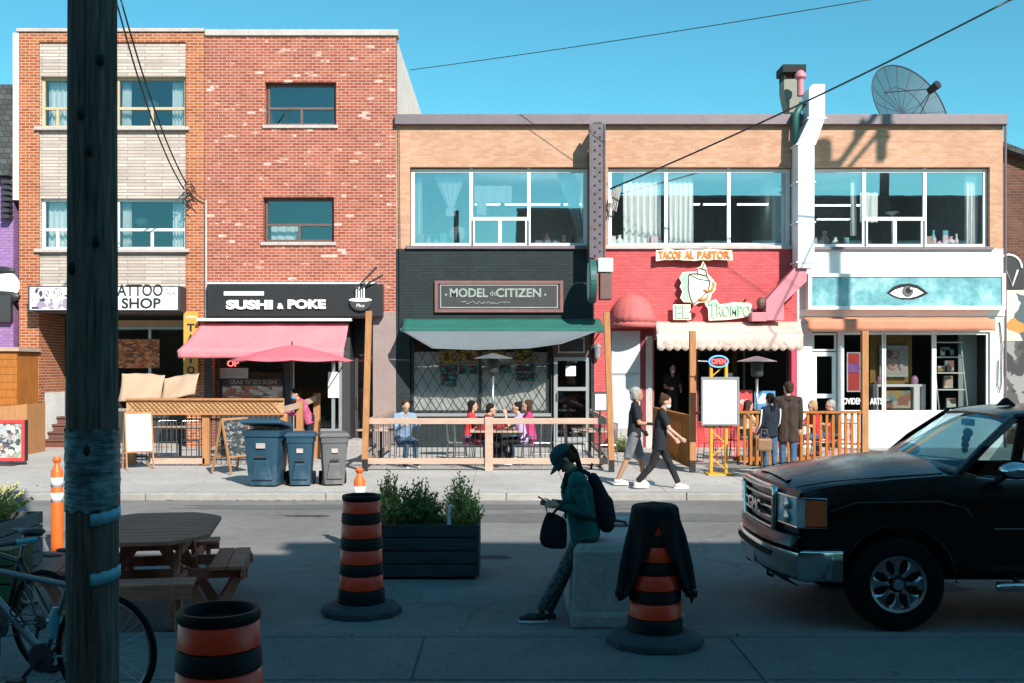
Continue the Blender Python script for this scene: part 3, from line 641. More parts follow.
for x0, x1, p0, p1, mt in ((439, 456, 350, 364, 'menu_gold'), (459, 476, 349, 361, 'menu_gold'), (486, 505, 349, 357, 'menu_gold'), (515, 533, 350, 361, 'menu_gold'),
                           (439, 457, 365, 372, 'menu_teal'), (440, 457, 373.5, 379, 'menu_teal'), (441, 456, 380, 386, 'menu_teal'), (459, 477, 364, 374, 'menu_teal'), (498, 511, 365, 373, 'menu_teal'), (515, 535, 364, 371, 'menu_teal'), (516, 535, 373, 381, 'menu_teal')):
    MB().box(fx(x0), fx(x1), FD+.145, FD+.155, fz(p1), fz(p0)).build('menu_board', M[mt], w)
# door and transom
d = frame(MB(), fx(554), fx(590), Z0+.16, fz(357), FD+.09, .10, .07, hs=[(fz(389), fx(555), fx(589))]).build('door', M['alu'], rw)
MB().box(fx(556), fx(588), FD+.12, FD+.13, Z0+.2, fz(358)).build('pane', M['glass_low'], d)
MB().box(fx(566), fx(576), FD+.10, FD+.11, fz(376), fz(366)).build('notice', M['white_paint'], d)
text('776', fx(567), fz(363), .28, .1, FD+.115, M['coping_pale'], d, ext=.003)
MB().tube([(fx(557.5), FD+.09, fz(393)), (fx(557.5), FD+.03, fz(393)), (fx(557.5), FD+.03, fz(400)), (fx(557.5), FD+.09, fz(400))], .018).build('handle', M['steel'], d)
tr = MB().box(fx(553), fx(591), FD+.1, FD+.14, fz(356.5), fz(334)).build('transom_panel', M['brown_frame'], rw)
frame(MB(), fx(558), fx(585), fz(353), fz(337), FD+.06, .04, .035).build('picture_frame', M['coping_pale'], tr)
MB().box(fx(559), fx(584), FD+.075, FD+.09, fz(352), fz(338)).build('picture', M['menu_teal'] if 0 else M['charcoal'], tr)

MB().box(fx(553), fx(591), FD-.5, FD+.3, Z0-.02, Z0+.15).build('step', M['concrete'], rw, bevel=.01)
# ---- middle: red painted shop
rz = fz(332)
ro = [(fx(654), fx(691), Z0, fz(338)), (fx(697), fx(790), fz(428), fz(340))]
wall(MB(), fx(594)+.002, fx(797), Z0-.1, zl-.022, FD-.006, .3, ro).build('shop_front_wall', M['brick_redpaint'], rw)
MB().box(fx(611.5), fx(640), FD-.035, FD-.009, Z0+.1, fz(331)).build('pale_side_door', mat('pale_door', (.50, .50, .53), .6, 0, .08, 2), rw)
MB().box(fx(611.5), fx(640), FD-.045, FD-.036, fz(375), fz(373)).build('door_rail', M['alu'], rw)
MB().box(fx(613), fx(640), FD-.6, FD-.05, Z0, Z0+.5).build('step', M['walk'], rw, bevel=.01)
m = MB(); m.box(fx(641), fx(653), FD-.05, FD-.009, Z0, fz(331)); m.build('door_surround', mat('dark_red_paint', (.20, .02, .03), .5, 0, .12, 3), rw)
MB().box(fx(645.5), fx(652), FD-.075, FD-.052, Z0, fz(336)).build('door_jamb', M['coping_pale'], rw)
room(MB(), ro[0][0], ro[1][1], FD+.3, FD+6, Z0, fz(338)).build('interior', M['dark_int'], rw)
w = window(rw, ro[1][0]+.01, ro[1][1]-.01, ro[1][2]+.01, ro[1][3]-.01, FD+.1, M['black_paint'], .06, vs=[(fx(745), ro[1][2], ro[1][3])], gm=M['glass_low'], name='shop_window')
M['red_poster'] = mat('red_poster', (.55, .05, .05), .5, 0, .1, 3); M['blue_poster'] = mat('blue_poster', (.05, .22, .42), .5, 0, .25, 3)
MB().box(fx(738), fx(753), FD+.07, FD+.08, fz(412), fz(390)).build('red_poster', M['red_poster'], w)
b_ = MB().box(fx(755), fx(776), FD+.07, FD+.08, fz(410), fz(391)).build('blue_poster', M['blue_poster'], w)
MB().prism([(fx(755.5), fz(404)), (fx(764), fz(393)), (fx(775.5), fz(402)), (fx(770), fz(403))], FD+.06, FD+.068).build('poster_mountain', M['white_paint'], b_)
MB().box(fx(725), fx(733), FD+.05, FD+.06, fz(380), fz(373)).build('notice', mat('lilac', (.4, .4, .55), .6), w)
text('es', fx(741), fz(404), .2, .12, FD+.068, M['white_paint'], w, ext=.003)
MB().box(fx(790.5), fx(795.5), FD-.10, FD-.01, Z0, fz(323)).build('red_post', mat('raspberry', (.42, .04, .09), .5), rw)
# ---- right: white shop
wo = [(fx(812), fx(838), Z0, fz(332)), (fx(842), fx(990), fz(413), fz(332))]
wall(MB(), fx(797)+.002, X1, Z0-.1, zl-.022, FD-.014, .3, wo).build('shop_front_wall', M['brick_white'], rw)
MB().box(fx(800), fx(1004), FD-.05, FD-.017, fz(316), fz(309.5)).build('sign_ledge', M['white_paint'], rw)
yr = FD+.5
room(MB(), wo[0][0], wo[1][1], FD+.286, FD+5, Z0, fz(332)).build('interior', M['dark_int'], rw)
d = frame(MB(), fx(813), fx(837), Z0+.12, fz(352), FD+.05, .11, .06, hs=[(fz(396), fx(814), fx(836))]).build('door', M['white_frame'], rw)
MB().box(fx(815), fx(835), FD+.07, FD+.08, Z0+.2, fz(353)).build('pane', M['glass_low'], d)
frame(MB(), fx(813), fx(837), fz(351), fz(333), FD+.06, .05, .05).build('transom', M['white_frame'], rw)
w = window(rw, wo[1][0]+.01, wo[1][1]-.01, wo[1][2]+.01, wo[1][3]-.01, FD+.05, M['white_frame'], .06, vs=[(fx(884), wo[1][2], wo[1][3]), (fx(885.5), wo[1][2], wo[1][3]), (fx(934), wo[1][2], wo[1][3]), (fx(936), wo[1][2], wo[1][3])], gm=M['glass_low'], name='shop_window')
pp = MB().box(fx(849), fx(863), FD+.18, FD+.19, fz(392), fz(352)).build('red_poster', M['red_poster'], w)
frame(MB(), fx(849), fx(863), fz(392), fz(352), FD+.17, .03, .02).build('poster_frame', M['white_frame'], pp)
MB().prism([(fx(856)+.16*math.cos(t), fz(368)+.14*math.sin(t)+.04*math.sin(3*t)) for t in [k*.35 for k in range(18)]], FD+.165, FD+.172).build('poster_shape', mat('violet', (.30, .12, .40), .5), pp)
M['ochre'] = mat('ochre_panel', (.30, .18, .05), .8, 0, .25, 4)
MB().box(fx(880), fx(923), FD+.75, FD+.78, fz(412), fz(334)).build('display_panel', M['ochre'], w)
pc = MB().box(fx(888), fx(917), FD+.62, FD+.68, fz(377), fz(345)).build('picture_frame', mat('pale_frame', (.38, .42, .40), .5), w)
# a face in the frame, built as low relief
m = MB().box(fx(891), fx(914), FD+.61, FD+.619, fz(374), fz(348)); m.build('picture_mat', mat('picture_ground', (.42, .34, .30), .7, 0, .2, 6), pc)
fcx, fcz = fx(901), fz(360)
MB().ball((fcx, FD+.60, fcz), (.17, .03, .27)).build('portrait_face', mat('portrait_skin', (.45, .30, .27), .7, 0, .15, 5), pc, smooth=True)
m = MB(); m.ball((fcx-.07, FD+.565, fcz+.06), (.045, .008, .025)); m.ball((fcx+.07, FD+.565, fcz+.06), (.045, .008, .025)); m.ball((fcx, FD+.565, fcz-.13), (.05, .008, .02)); m.ball((fcx-.11, FD+.57, fcz+.18), (.12, .012, .09)); m.build('portrait_features', M['brown_frame'], pc)
MB().ball((fcx+.22, FD+.59, fcz), (.07, .02, .28)).build('portrait_veil', M['coping_pale'], pc, smooth=True)
m = MB(); m.box(fx(878), fx(931), FD+.35, FD+.7, fz(387), fz(384.5)); m.box(fx(878), fx(883), FD+.35, FD+.6, fz(413), fz(387)); m.box(fx(919), fx(925), FD+.35, FD+.6, fz(413), fz(387)); m.box(fx(928), fx(931), FD+.35, FD+.6, fz(413), fz(387)); m.build('display_table', M['white_paint'], w)
M['goods'] = patches('shop_goods', [(.5, .42, .35), (.30, .12, .08), (.12, .25, .28), (.6, .58, .5), (.35, .25, .08), (.05, .05, .05)], 5)
MB().box(fx(888), fx(918), FD+.45, FD+.5, fz(409), fz(391)).build('display_case', M['goods'], w)
for x in (887, 922): MB().ball((fx(x), FD+.5, fz(381)), (.10, .08, .14)).build('pink_ornament', mat('pink_glass', (.5, .25, .38), .3), w, smooth=True)
# ladder shelf
m = MB()
for a, b_ in ((939, 944), (968, 973)): m.bar((fx(a), FD+.5, fz(333)), (fx(b_), FD+.3, fz(412)), .03, .03)
lad = m.build('ladder_shelf', M['alu'], w)
for z, a, b_ in ((342, 941, 969), (357, 942, 970), (373, 943, 971), (390, 944, 972)):
    MB().box(fx(a), fx(b_), FD+.35, FD+.6, fz(z)-.015, fz(z)+.015).build('shelf', M['white_paint'], lad)
for k, (x, z, hh) in enumerate(((952, 356, .24), (956, 356, .18), (956, 372, .3), (955, 389, .34), (958, 410, .3), (949, 372, .16))):
    MB().box(fx(x)-.12, fx(x)+.13, FD+.42, FD+.52, fz(z)+.012, fz(z)+hh).build('shelf_print', M['goods'], lad, bevel=.01)
MB().box(fx(970), fx(989), FD+.7, FD+.74, fz(412), fz(333)).build('grey_panel', mat('grey_panel', (.34, .40, .40), .7, 0, .05, 2), w)
text('PROVIDENCE ARTS', fx(838), fz(404.5), fx(883)-fx(838), .17, FD+.045, M['white_paint'], w, bold=.02, ext=.004)
MB().tube([(fx(999), FD-.04, fz(322)), (fx(1001.3), FD-.05, fz(345)), (fx(1000.5), FD-.05, fz(385)), (fx(998.5), FD-.05, fz(393)), (fx(997), FD-.05, fz(385)), (fx(997.5), FD-.05, fz(360))], .012, 6).build('looped_hose', M['black_paint'], rw)
# ---------------------------------------------------------------- signs and fittings on the row
s = T('model_citizen_sign', 'framed dark sign board with pale model citizen lettering on the black brick wall', 'sign', (fx(500), FD-.05, fz(312)))
frame(MB(), fx(435), fx(563), fz(312.5), fz(281), FD-.10, .08, .085).build('sign_frame', mat('faded_red_frame', (.20, .09, .085), .7, 0, .3, 5), s)
MB().box(fx(437), fx(561), FD-.07, FD-.014, fz(311), fz(282.5)).build('sign_board', M['charcoal'], s)
frame(MB(), fx(440.5), fx(557.5), fz(308), fz(285), FD-.082, .018, .01).build('pale_border', M['coping_pale'], s)
M['pale_green'] = mat('pale_lettering', (.27, .32, .29), .7, 0, .3, 6)
text('MODEL', fx(450), fz(297.5), fx(488)-fx(450), .235, FD-.075, M['pale_green'], s, bold=.025)
text('de', fx(490), fz(296), .17, .14, FD-.075, M['pale_green'], s)
text('CITIZEN', fx(496), fz(297.5), fx(541)-fx(496), .235, FD-.075, M['pale_green'], s, bold=.025)
m = MB(); random.seed(4)
for k in range(9): x = 461+k*5.5; m.tube([(fx(x+i*1.1), FD-.082, fz(303+random.uniform(-1.5, 1.5))) for i in range(6)], .012, 4)
m.build('script_line', M['pale_green'], s)
for x in (446, 545): MB().ball((fx(x), FD-.075, fz(295)), (.03, .01, .03)).build('dot', M['pale_green'], s)
M['green_fabric'] = mat('green_awning_fabric', (.012, .115, .092), .85, 0, .18, 1.5)
a = T('awning', 'dark green fabric awning over the black brick shop', 'awning', (fx(500), FD-.4, fz(333)), 'shop awnings')
y1 = FD-.85
awning(a, fx(401, y1), fx(606, y1), FD-.03, fz(318.5), y1, fz(328, y1), .12, M['green_fabric'], xs0=fx(404), xs1=fx(600))
# grey shade sail hung under the awning out to the patio posts
M['sail'] = mat('grey_sail', (.12, .14, .155), .85, 0, .08, 1.5)
def fn(u, v):
    x = fx(402+(598-402)*u, FD-.95); xb = fx(436+(536-436)*u**.85, FD-1.3)
    z = fz(331, FD-.95); zb = fz(350-4*abs(u-.35)*1.0-7*max(0, u-.75)*2, FD-1.3)
    return (x+(xb-x)*v*(.9 if u < .5 else .6), FD-.93-.42*v, z+(zb-z)*v-.10*math.sin(math.pi*v)*math.sin(math.pi*u))
o = MB().grid(fn, 30, 10).build('shade_sail', M['sail'], None, smooth=True, solid=.006)
tag(o, 'loose grey cloth sail sagging below the green awning', 'shade sail')
# riveted steel mast and bracket sign
M['mast_grey'] = mat('mast_grey', (.12, .10, .12), .6, .3, .3, 6, dirt=(.12, .07, .05))
mt = T('steel_mast', 'tall riveted grey steel channel fixed upright to the tan brick between two upper windows', 'mast', (fx(597), FD-.3, fz(262)))
ym = FD-.72
m = MB(); m.box(fx(591.5, ym), fx(604, ym), ym, ym+.04, fz(258, ym), fz(124, ym)); m.box(fx(589.5, ym), fx(591.3, ym), ym-.04, ym+.30, fz(258, ym), fz(124, ym)); m.box(fx(604.2, ym), fx(605.5, ym), ym-.04, ym+.30, fz(258, ym), fz(124, ym)); m.build('channel', M['mast_grey'], mt)
for k in range(30): MB().ball((fx(595 if k % 2 else 600, ym), ym-.004, fz(128+k*4.4, ym)), .028, 8, 5).build('rivet', M['charcoal'], mt, smooth=True)
for z in (130, 190, 250): MB().box(fx(594, ym), fx(602, ym), ym+.045, FD-.003, fz(z)-.05, fz(z)+.05).build('bracket', M['charcoal'], mt)
MB().box(fx(589, ym), fx(591.2, ym), ym+.31, FD-.003, fz(258, ym), fz(150, ym)).build('side_plate', M['brown_frame'], mt)
s = T('blade_sign', 'round green and white blade sign seen edge on below the steel mast', 'sign', (fx(600), FD-.6, fz(300)))
ys = FD-.95
M['sign_green'] = mat('sign_green', (.02, .10, .09), .5, 0, .25, 5); M['sign_pale'] = mat('sign_pale', (.55, .66, .62), .5, 0, .2, 5)
m = MB(); c = Vector((fx(600, ys), ys, fz(282, ys)))
# the disc stands at right angles to the wall
def disc(xa, xb, ry, rz_, cx, cy, cz, n=30):
    mm = MB(); pts = [(cy+ry*math.cos(2*math.pi*i/n), cz+rz_*math.sin(2*math.pi*i/n)) for i in range(n)]
    vs = [(xa, y, z) for y, z in pts]+[(xb, y, z) for y, z in pts]
    mm.add(vs, [tuple(range(n)), tuple(range(n, 2*n))[::-1]]+[(i, n+i, n+(i+1) % n, (i+1) % n) for i in range(n)]); return mm
disc(fx(589, ys), fx(596, ys), .52, .56, 0, ys+.1, fz(281, ys)).build('disc', M['sign_green'], s, bevel=.02)
disc(fx(588.4, ys), fx(588.8, ys), .44, .48, 0, ys+.1, fz(281, ys)).build('disc_face', M['sign_pale'], s)
m = MB().box(fx(597, ys), fx(612, ys), ys-.3, ys+.25, fz(273, ys), fz(259, ys)); m.build('top_box', M['sign_pale'], s, bevel=.02)
MB().box(fx(599, ys), fx(611, ys), ys-.25, ys+.2, fz(300, ys), fz(273.5, ys)).build('lower_box', M['brown_frame'], s, bevel=.02)
# wall lantern and drop pipe by the door
l = T('wall_lantern', 'small white lantern fixed beside the black shop door', 'lantern', (fx(596), FD-.15, fz(358)))
MB().lathe([(.03, 0), (.07, .05), (.09, .28), (.12, .3), (.03, .42)], (fx(597), FD-.15, fz(359)), 8).build('lamp_body', M['alu'], l); MB().box(fx(596), fx(598), FD-.15, FD-.02, fz(349), fz(347.5)).build('bracket', M['charcoal'], l)
# taco sign, cone drawing, el trompo
M['cream'] = mat('cream_paint', (.80, .72, .55), .6, 0, .06, 3); M['taco_orange'] = mat('taco_orange', (.72, .20, .03), .5, 0, .1, 3); M['mint'] = mat('mint_paint', (.32, .50, .38), .5, 0, .1, 3)
s = T('tacos_sign', 'cream cut out sign with orange tacos al pastor letters under the upper window', 'sign', (fx(694), FD-.2, fz(260)))
yt = FD-.22; random.seed(2)
top = [(fx(656+76*i/16, yt), fz(249.5+random.uniform(-.9, .9), yt)) for i in range(17)]; bot = [(fx(733-77*i/16, yt), fz(260.3+random.uniform(-.8, .8), yt)) for i in range(17)]
MB().prism(bot[::-1]+top[::-1], yt, yt+.05).build('sign_board', M['cream'], s)
MB().box(fx(670), fx(720), yt+.052, FD-.01, fz(256), fz(253)).build('bracket', M['charcoal'], s)
text('TACOS', fx(658.5, yt), fz(258.6, yt), fx(681, yt)-fx(658.5, yt), .20, yt-.02, M['taco_orange'], s, bold=.04)
text('AL', fx(684.5, yt), fz(258.6, yt), fx(694, yt)-fx(684.5, yt), .20, yt-.02, M['taco_orange'], s, bold=.04)
text('PASTOR', fx(697.5, yt), fz(258.6, yt), fx(730, yt)-fx(697.5, yt), .20, yt-.02, M['taco_orange'], s, bold=.04)
s = T('el_trompo_sign', 'cut out cream and mint sign of a meat cone above el trompo letters', 'sign', (fx(712), FD-.2, fz(322)))
def gp(pts, y=None): return [(fx(640+x/6.83, yt), fz(240+z/6.83, yt)) for x, z in pts]   # outlines measured on the sign
out = [(430,145),(450,175),(462,230),(500,270),(520,300),(515,340),(490,370),(480,410),(440,425),(400,430),(370,448),(345,425),(300,425),(275,395),(290,350),(272,320),(285,290),(268,260),(290,220),(335,215),(385,215),(390,190),(415,180)]
MB().prism(gp(out)[::-1], yt, yt+.05).build('cone_board', M['cream'], s)
MB().prism(gp([(335,235),(455,270),(470,300),(440,380),(400,415),(365,440),(345,400),(330,330)])[::-1], yt-.012, yt-.001).build('meat_cone', mat('cone_ivory', (.80,.77,.66), .6, 0, .03), s)
MB().prism(gp([(300,225),(328,235),(325,330),(335,410),(300,410),(290,380),(305,350),(285,320),(298,290),(280,262)])[::-1], yt-.012, yt-.001).build('mint_leaf', M['mint'], s)
for pts in (gp([(335,235),(330,330),(345,400),(365,440)]), gp([(335,232),(390,230),(455,245),(478,280),(400,268),(335,235)]), gp([(478,280),(470,330),(430,385),(365,440)]), gp([(392,230),(392,200),(410,192),(450,205),(456,240)]), gp([(430,190),(434,160)])):
    MB().tube([(x, yt-.016, z) for x, z in pts], .012, 5).build('outline', M['charcoal'], s)
for pts in (gp([(500,285),(505,310),(490,340),(455,352),(432,338)]), gp([(465,370),(455,400),(425,408),(400,405)])):
    MB().tube([(x, yt-.02, z) for x, z in pts], .03, 6, radii=[.015, .03, .04, .035, .02][:len(pts)]).build('orange_swirl', M['taco_orange'], s, smooth=True)
MB().prism(gp([(225,440),(300,440),(345,440),(350,545),(228,545)])[::-1], yt, yt+.05).build('letter_board', M['cream'], s)
MB().prism(gp([(440,430),(520,405),(545,440),(640,425),(755,430),(775,470),(760,515),(700,530),(600,545),(470,550),(465,470)])[::-1], yt, yt+.05).build('letter_board', M['cream'], s)
MB().prism(gp([(330,500),(375,440),(400,460),(430,450),(385,520),(370,490)])[::-1], yt+.0, yt+.04).build('red_arrow', M['red_poster'], s)
text('EL', *gp([(243, 535)])[0], .36, .34, yt-.02, M['mint'], s, bold=.03)
text('T', *gp([(466, 535)])[0], .25, .44, yt-.02, M['mint'], s, bold=.03); text('ROMPO', *gp([(524, 522)])[0], .88, .30, yt-.02, M['mint'], s, bold=.03)
for x in (676, 706, 745): MB().cyl((fx(x), yt+.05, fz(300)), (fx(x), FD-.006, fz(300)), .02).build('stand_off', M['charcoal'], s)
# dome awning
a = T('dome_awning', 'rounded pinkish red dome awning over the pale side door', 'awning', (fx(631), FD-.4, fz(328)))
m = MB(); rr, hh = .60, .95; nS = 10; vs = []
for j in range(9):
    ph = j/8*math.pi/2
    for i in range(nS*3+1):
        t = math.pi+math.pi*i/(nS*3); sc_ = 1+.02*abs(math.sin(i*math.pi/3))
        vs.append((fx(632)+rr*math.cos(t)*math.cos(ph)*sc_, FD-.01+.80*math.sin(t)*math.cos(ph)*sc_, fz(322, FD-.5)+hh*.80*math.sin(ph)))
K = nS*3+1
m.add(vs, [(j*K+i, j*K+i+1, (j+1)*K+i+1, (j+1)*K+i) for j in range(8) for i in range(K-1)])
m.add([(fx(632)+rr*math.cos(math.pi+math.pi*i/30), FD-.01+.80*math.sin(math.pi+math.pi*i/30), fz(322, FD-.5)-q) for q in (0, .14) for i in range(31)], [(i, i+1, 32+i, 31+i) for i in range(30)])
m.build('canopy', mat('faded_red_fabric', (.50, .12, .12), .8, 0, .18, 2.5), a, smooth=50, solid=.006)
# cream scalloped awning
a = T('awning', 'cream scalloped awning in front of the red shop', 'awning', (fx(730), FD-.6, fz(345)), 'shop awnings')
y1 = FD-1.3; M['cream_fabric'] = mat('cream_awning_fabric', (.62, .48, .42), .85, 0, .10, 2, dirt=(.52, .36, .31))
awning(a, fx(657, y1), fx(803, y1), FD-.03, fz(321), y1, fz(334, y1), .42, M['cream_fabric'], scallop=18, xs0=fx(655), xs1=fx(800))
text('EL TROMPO  TACOS  TEQUILA', fx(663, y1), fz(345.5, y1), 3.1, .11, y1-.02, mat('faded_letters', (.60, .44, .38), .8), a, ext=.002)
# orange peach valance on the white shop
a = T('awning', 'faded peach fabric awning under the eye sign of the white shop', 'awning', (fx(900), FD-.3, fz(332)), 'shop awnings')
y1 = FD-.5; awning(a, fx(808, y1), fx(995, y1), FD-.05, fz(316.8), y1, fz(319, y1), .30, mat('peach_fabric', (.55, .22, .13), .85, 0, .1, 1.5))
# eye sign
s = T('eye_sign', 'long turquoise sign with one black and white human eye in a white frame', 'sign', (fx(906), FD-.15, fz(310)))
ye = FD-.28
MB().box(fx(808, ye), fx(1005, ye), ye, FD-.018, fz(309.5, ye), fz(273.5, ye)).build('sign_box', M['white_paint'], s, bevel=.01)
frame(MB(), fx(808, ye), fx(1005, ye), fz(309.5, ye), fz(273.5, ye), ye-.04, .09, .039).build('sign_frame', M['white_paint'], s)
m_, nt, N, L, b = nm('turquoise_clouds'); v = coords(N, L); f = noise(N, L, v, 1.6, 9, .7)
L.new(ramp(N, L, f, [(.34, (.05, .19, .22)), (.5, (.12, .34, .38)), (.66, (.32, .52, .54))]), b.inputs['Base Color']); b.inputs['Roughness'].default_value = .5
MB().box(fx(811, ye), fx(1001, ye), ye-.012, ye-.001, fz(306.5, ye), fz(276, ye)).build('sign_face', m_, s)
def g2(pts): return [(fx(790+x/2.731, ye), fz(230+z/2.731, ye)) for x, z in pts]
eye_o = [(263,172),(280,156),(300,148),(325,146),(348,151),(365,163),(377,173),(355,184),(335,190),(305,190),(282,183)]
eye_w = [(272,173),(286,163),(305,157),(325,156),(345,160),(364,172),(345,181),(325,186),(300,185),(285,180)]
MB().prism(g2(eye_o)[::-1], ye-.02, ye-.013).build('eye_outline', M['black_matte'], s)
MB().prism(g2(eye_w)[::-1], ye-.028, ye-.021).build('eye_white', M['white_paint'], s)
c0 = g2([(320, 168)])[0]; c1 = g2([(323, 165)])[0]; cl = g2([(329, 160)])[0]; circ = lambda c, r: [(c[0]+r*math.cos(2*math.pi*i/20), c[1]+r*math.sin(2*math.pi*i/20)) for i in range(20)]
MB().prism(circ(c0, .145), ye-.034, ye-.029).build('iris', mat('iris_grey', (.10, .10, .10), .5, 0, .5, 20), s)
MB().prism(circ(c1, .075), ye-.040, ye-.035).build('pupil', M['black_matte'], s); MB().prism(circ(cl, .026), ye-.045, ye-.041).build('eye_highlight', M['white_paint'], s)
# exhaust duct
M['duct_white'] = mat('duct_white', (.62, .66, .72), .5, .1, .10, 2.5, dirt=(.42, .48, .58)); M['duct_pink'] = mat('duct_pink', (.52, .18, .22), .55, 0, .12, 2.5)
dt = T('exhaust_duct', 'tall square exhaust duct painted white, rising past the roof edge', 'duct', (fx(806), FD-.3, fz(262)))
yd = FD-.65
def seg(m, pts, y0_, y1_, w):
    pass
m = MB(); m.prism([(fx(809, yd), fz(118, yd)), (fx(825, yd), fz(118, yd)), (fx(825, yd), fz(84, yd)), (fx(813, yd), fz(84, yd)), (fx(809, yd), fz(88, yd))], yd, yd+.6)
m.prism([(fx(797, yd), fz(144, yd)), (fx(816, yd), fz(144, yd)), (fx(825, yd), fz(118.3, yd)), (fx(809, yd), fz(118.3, yd))], yd, yd+.6); m.build('upper_duct', M['duct_white'], dt, bevel=.008)
for a_, b_ in ((144.4, 182), (182.4, 222), (222.4, 262), (262.4, 268)):
    MB().box(fx(798, yd), fx(814.5, yd), yd, yd+.55, fz(b_, yd), fz(a_, yd)).build('duct_section', M['duct_white'], dt, bevel=.008)
for q in (118, 144, 182, 222, 262): MB().box(fx(797 if q > 120 else 808, yd)-.02, fx(815 if q > 120 else 825.5, yd)+.02, yd-.02, yd+.58, fz(q, yd)-.02, fz(q, yd)+.02).build('flange', M['duct_white'], dt)
MB().tube([(fx(798, yd), yd+.3, fz(143, yd)), (fx(799, yd), yd+.3, fz(112, yd)), (fx(806, yd), yd+.3, fz(100, yd))], .09, 10).build('side_pipe', M['sign_green'], dt, smooth=True)
dp = T('pink_duct', 'pink painted diagonal duct running down to the red shop', 'duct', (fx(778), FD-.3, fz(324)))
m = MB(); m.prism([(fx(767, yd), fz(320, yd)), (fx(785, yd), fz(320, yd)), (fx(785, yd), fz(303, yd)), (fx(808, yd), fz(281, yd)), (fx(808, yd), fz(264, yd)), (fx(797, yd), fz(266, yd)), (fx(767, yd), fz(300, yd))], yd+.10, yd+.45); m.build('diagonal_duct', M['duct_pink'], dp, bevel=.01)
m = MB(); m.box(fx(753, yd), fx(768, yd), yd+.1, FD-.01, fz(321, yd), fz(312, yd)); m.build('duct_base', M['duct_pink'], dp, bevel=.01)
m = MB(); m.ball((fx(758), yd+.25, fz(304)), (.14, .16, .16), 9, 6); m.build('fan_motor', M['brown_frame'], dp)
# roof things
o = T('roof_vent_hood', 'tall metal hood with a dark top on the roof behind the duct', 'vent hood', (fx(795, 28.2), 28.2, fz(118)))
MB().loft([[Vector((fx(x, 28.2), y, fz(z, 28.2))) for x, y in ((xa, 28.0), (xb, 28.0), (xb, 28.5), (xa, 28.5))] for z, xa, xb in ((119, 788, 800), (103, 784, 799), (92, 782, 798), (81, 782, 798))]).build('hood_body', mat('hood_metal', (.20, .20, .16), .6, .1, .3, 4), o, bevel=.01)
m = MB(); m.box(fx(780, 28.2), fx(803, 28.2), 27.9, 28.6, fz(75, 28.2), fz(67.5, 28.2)); m.box(fx(782, 28.2), fx(784, 28.2), 28.0, 28.5, fz(81.5, 28.2), fz(74.5, 28.2)); m.box(fx(796, 28.2), fx(798, 28.2), 28.0, 28.5, fz(81.5, 28.2), fz(74.5, 28.2)); m.build('hood_cap', M['black_matte'], o)
o = T('pink_roof_vent', 'small pink mushroom topped pipe vent beside the duct', 'vent', (fx(800.5), FD+.1, fz(100)))
MB().lathe([(.09, 0), (.09, .42)], (fx(800.5), FD+.0, fz(96)), 14).build('pipe', M['duct_pink'], o, smooth=40); MB().lathe([(.09, .42), (.15, .48), (.15, .56), (.07, .66), (.02, .68)], (fx(800.5), FD+.0, fz(96)), 14).build('vent_cap', M['duct_pink'], o, smooth=40)
o = tag(MB().lathe([(.07, -.1), (.07, .12), (.12, .13), (.12, .2), (.02, .24)], (fx(993), FD+.5, ZT+.1), 12).build('roof_vent', M['alu'], None, smooth=40), 'small round metal vent near the right end of the roof edge', 'vent')
o = T('utility_drop_pipe', 'thin grey conduit running down the right end of the tan wall', 'pipe', (fx(1005), FD-.05, 0))
MB().tube([(fx(1005), FD-.03, Z0), (fx(1005), FD-.03, fz(124))], .03, 6).build('conduit', M['coping'], o)
# satellite dish: open mesh bowl on struts
DC = Vector((fx(903, 30.5), 30.5, fz(117, 30.5)))
o = T('satellite_dish', 'large dark mesh satellite dish standing on the roof', 'satellite dish', (DC.x, 30.5, ZT-.3))
ax = Vector((.40, -.85, .36)).normalized(); rot = ax.to_track_quat('Z', 'Y').to_matrix().to_4x4(); rot.translation = DC+Vector((0, 0, .15))
Rd = 1.38; dep = .30
dm, nt, N, L, b = nm('dish_mesh'); b.inputs['Base Color'].default_value = (.02, .05, .065, 1); b.inputs['Roughness'].default_value = .6; b.inputs['Alpha'].default_value = .74
m = MB(); m.lathe([(.02, 0)]+[(Rd*k/8, dep*(k/8)**2) for k in range(1, 9)], n=40); m.f = m.f[:-1] if len(m.f[-1]) > 4 else m.f; m.f = [f for f in m.f if len(f) == 4]; m.m = m.m[:len(m.f)]; m.xf(rot).build('dish_skin', dm, o, smooth=True)
for k in range(16):
    t = 2*math.pi*k/16; MB().tube([rot @ Vector((Rd*q/6*math.cos(t), Rd*q/6*math.sin(t), dep*(q/6)**2-.02)) for q in range(7)], .013, 5).build('rib', M['charcoal'], o)
MB().tube([rot @ Vector((Rd*math.cos(t*.157), Rd*math.sin(t*.157), dep)) for t in range(40)], .02, 6, closed=True).build('rim', M['charcoal'], o)
MB().tube([rot @ Vector((Rd*.55*math.cos(t*.157), Rd*.55*math.sin(t*.157), dep*.3)) for t in range(40)], .012, 6, closed=True).build('ring', M['charcoal'], o)
fp = rot @ Vector((0, 0, 1.15))
for k in range(3): t = 2*math.pi*k/3+.4; MB().cyl(rot @ Vector((Rd*.6*math.cos(t), Rd*.6*math.sin(t), dep*.36)), fp, .014, n=6).build('strut', M['charcoal'], o)
MB().cyl(fp-ax*.12, fp+ax*.22, .10, .12, 12).build('receiver', M['black_paint'], o)
MB().cyl((DC.x, DC.y+.3, ZT-.35), DC+Vector((0, .1, 0)), .07).build('mount', M['charcoal'], o)
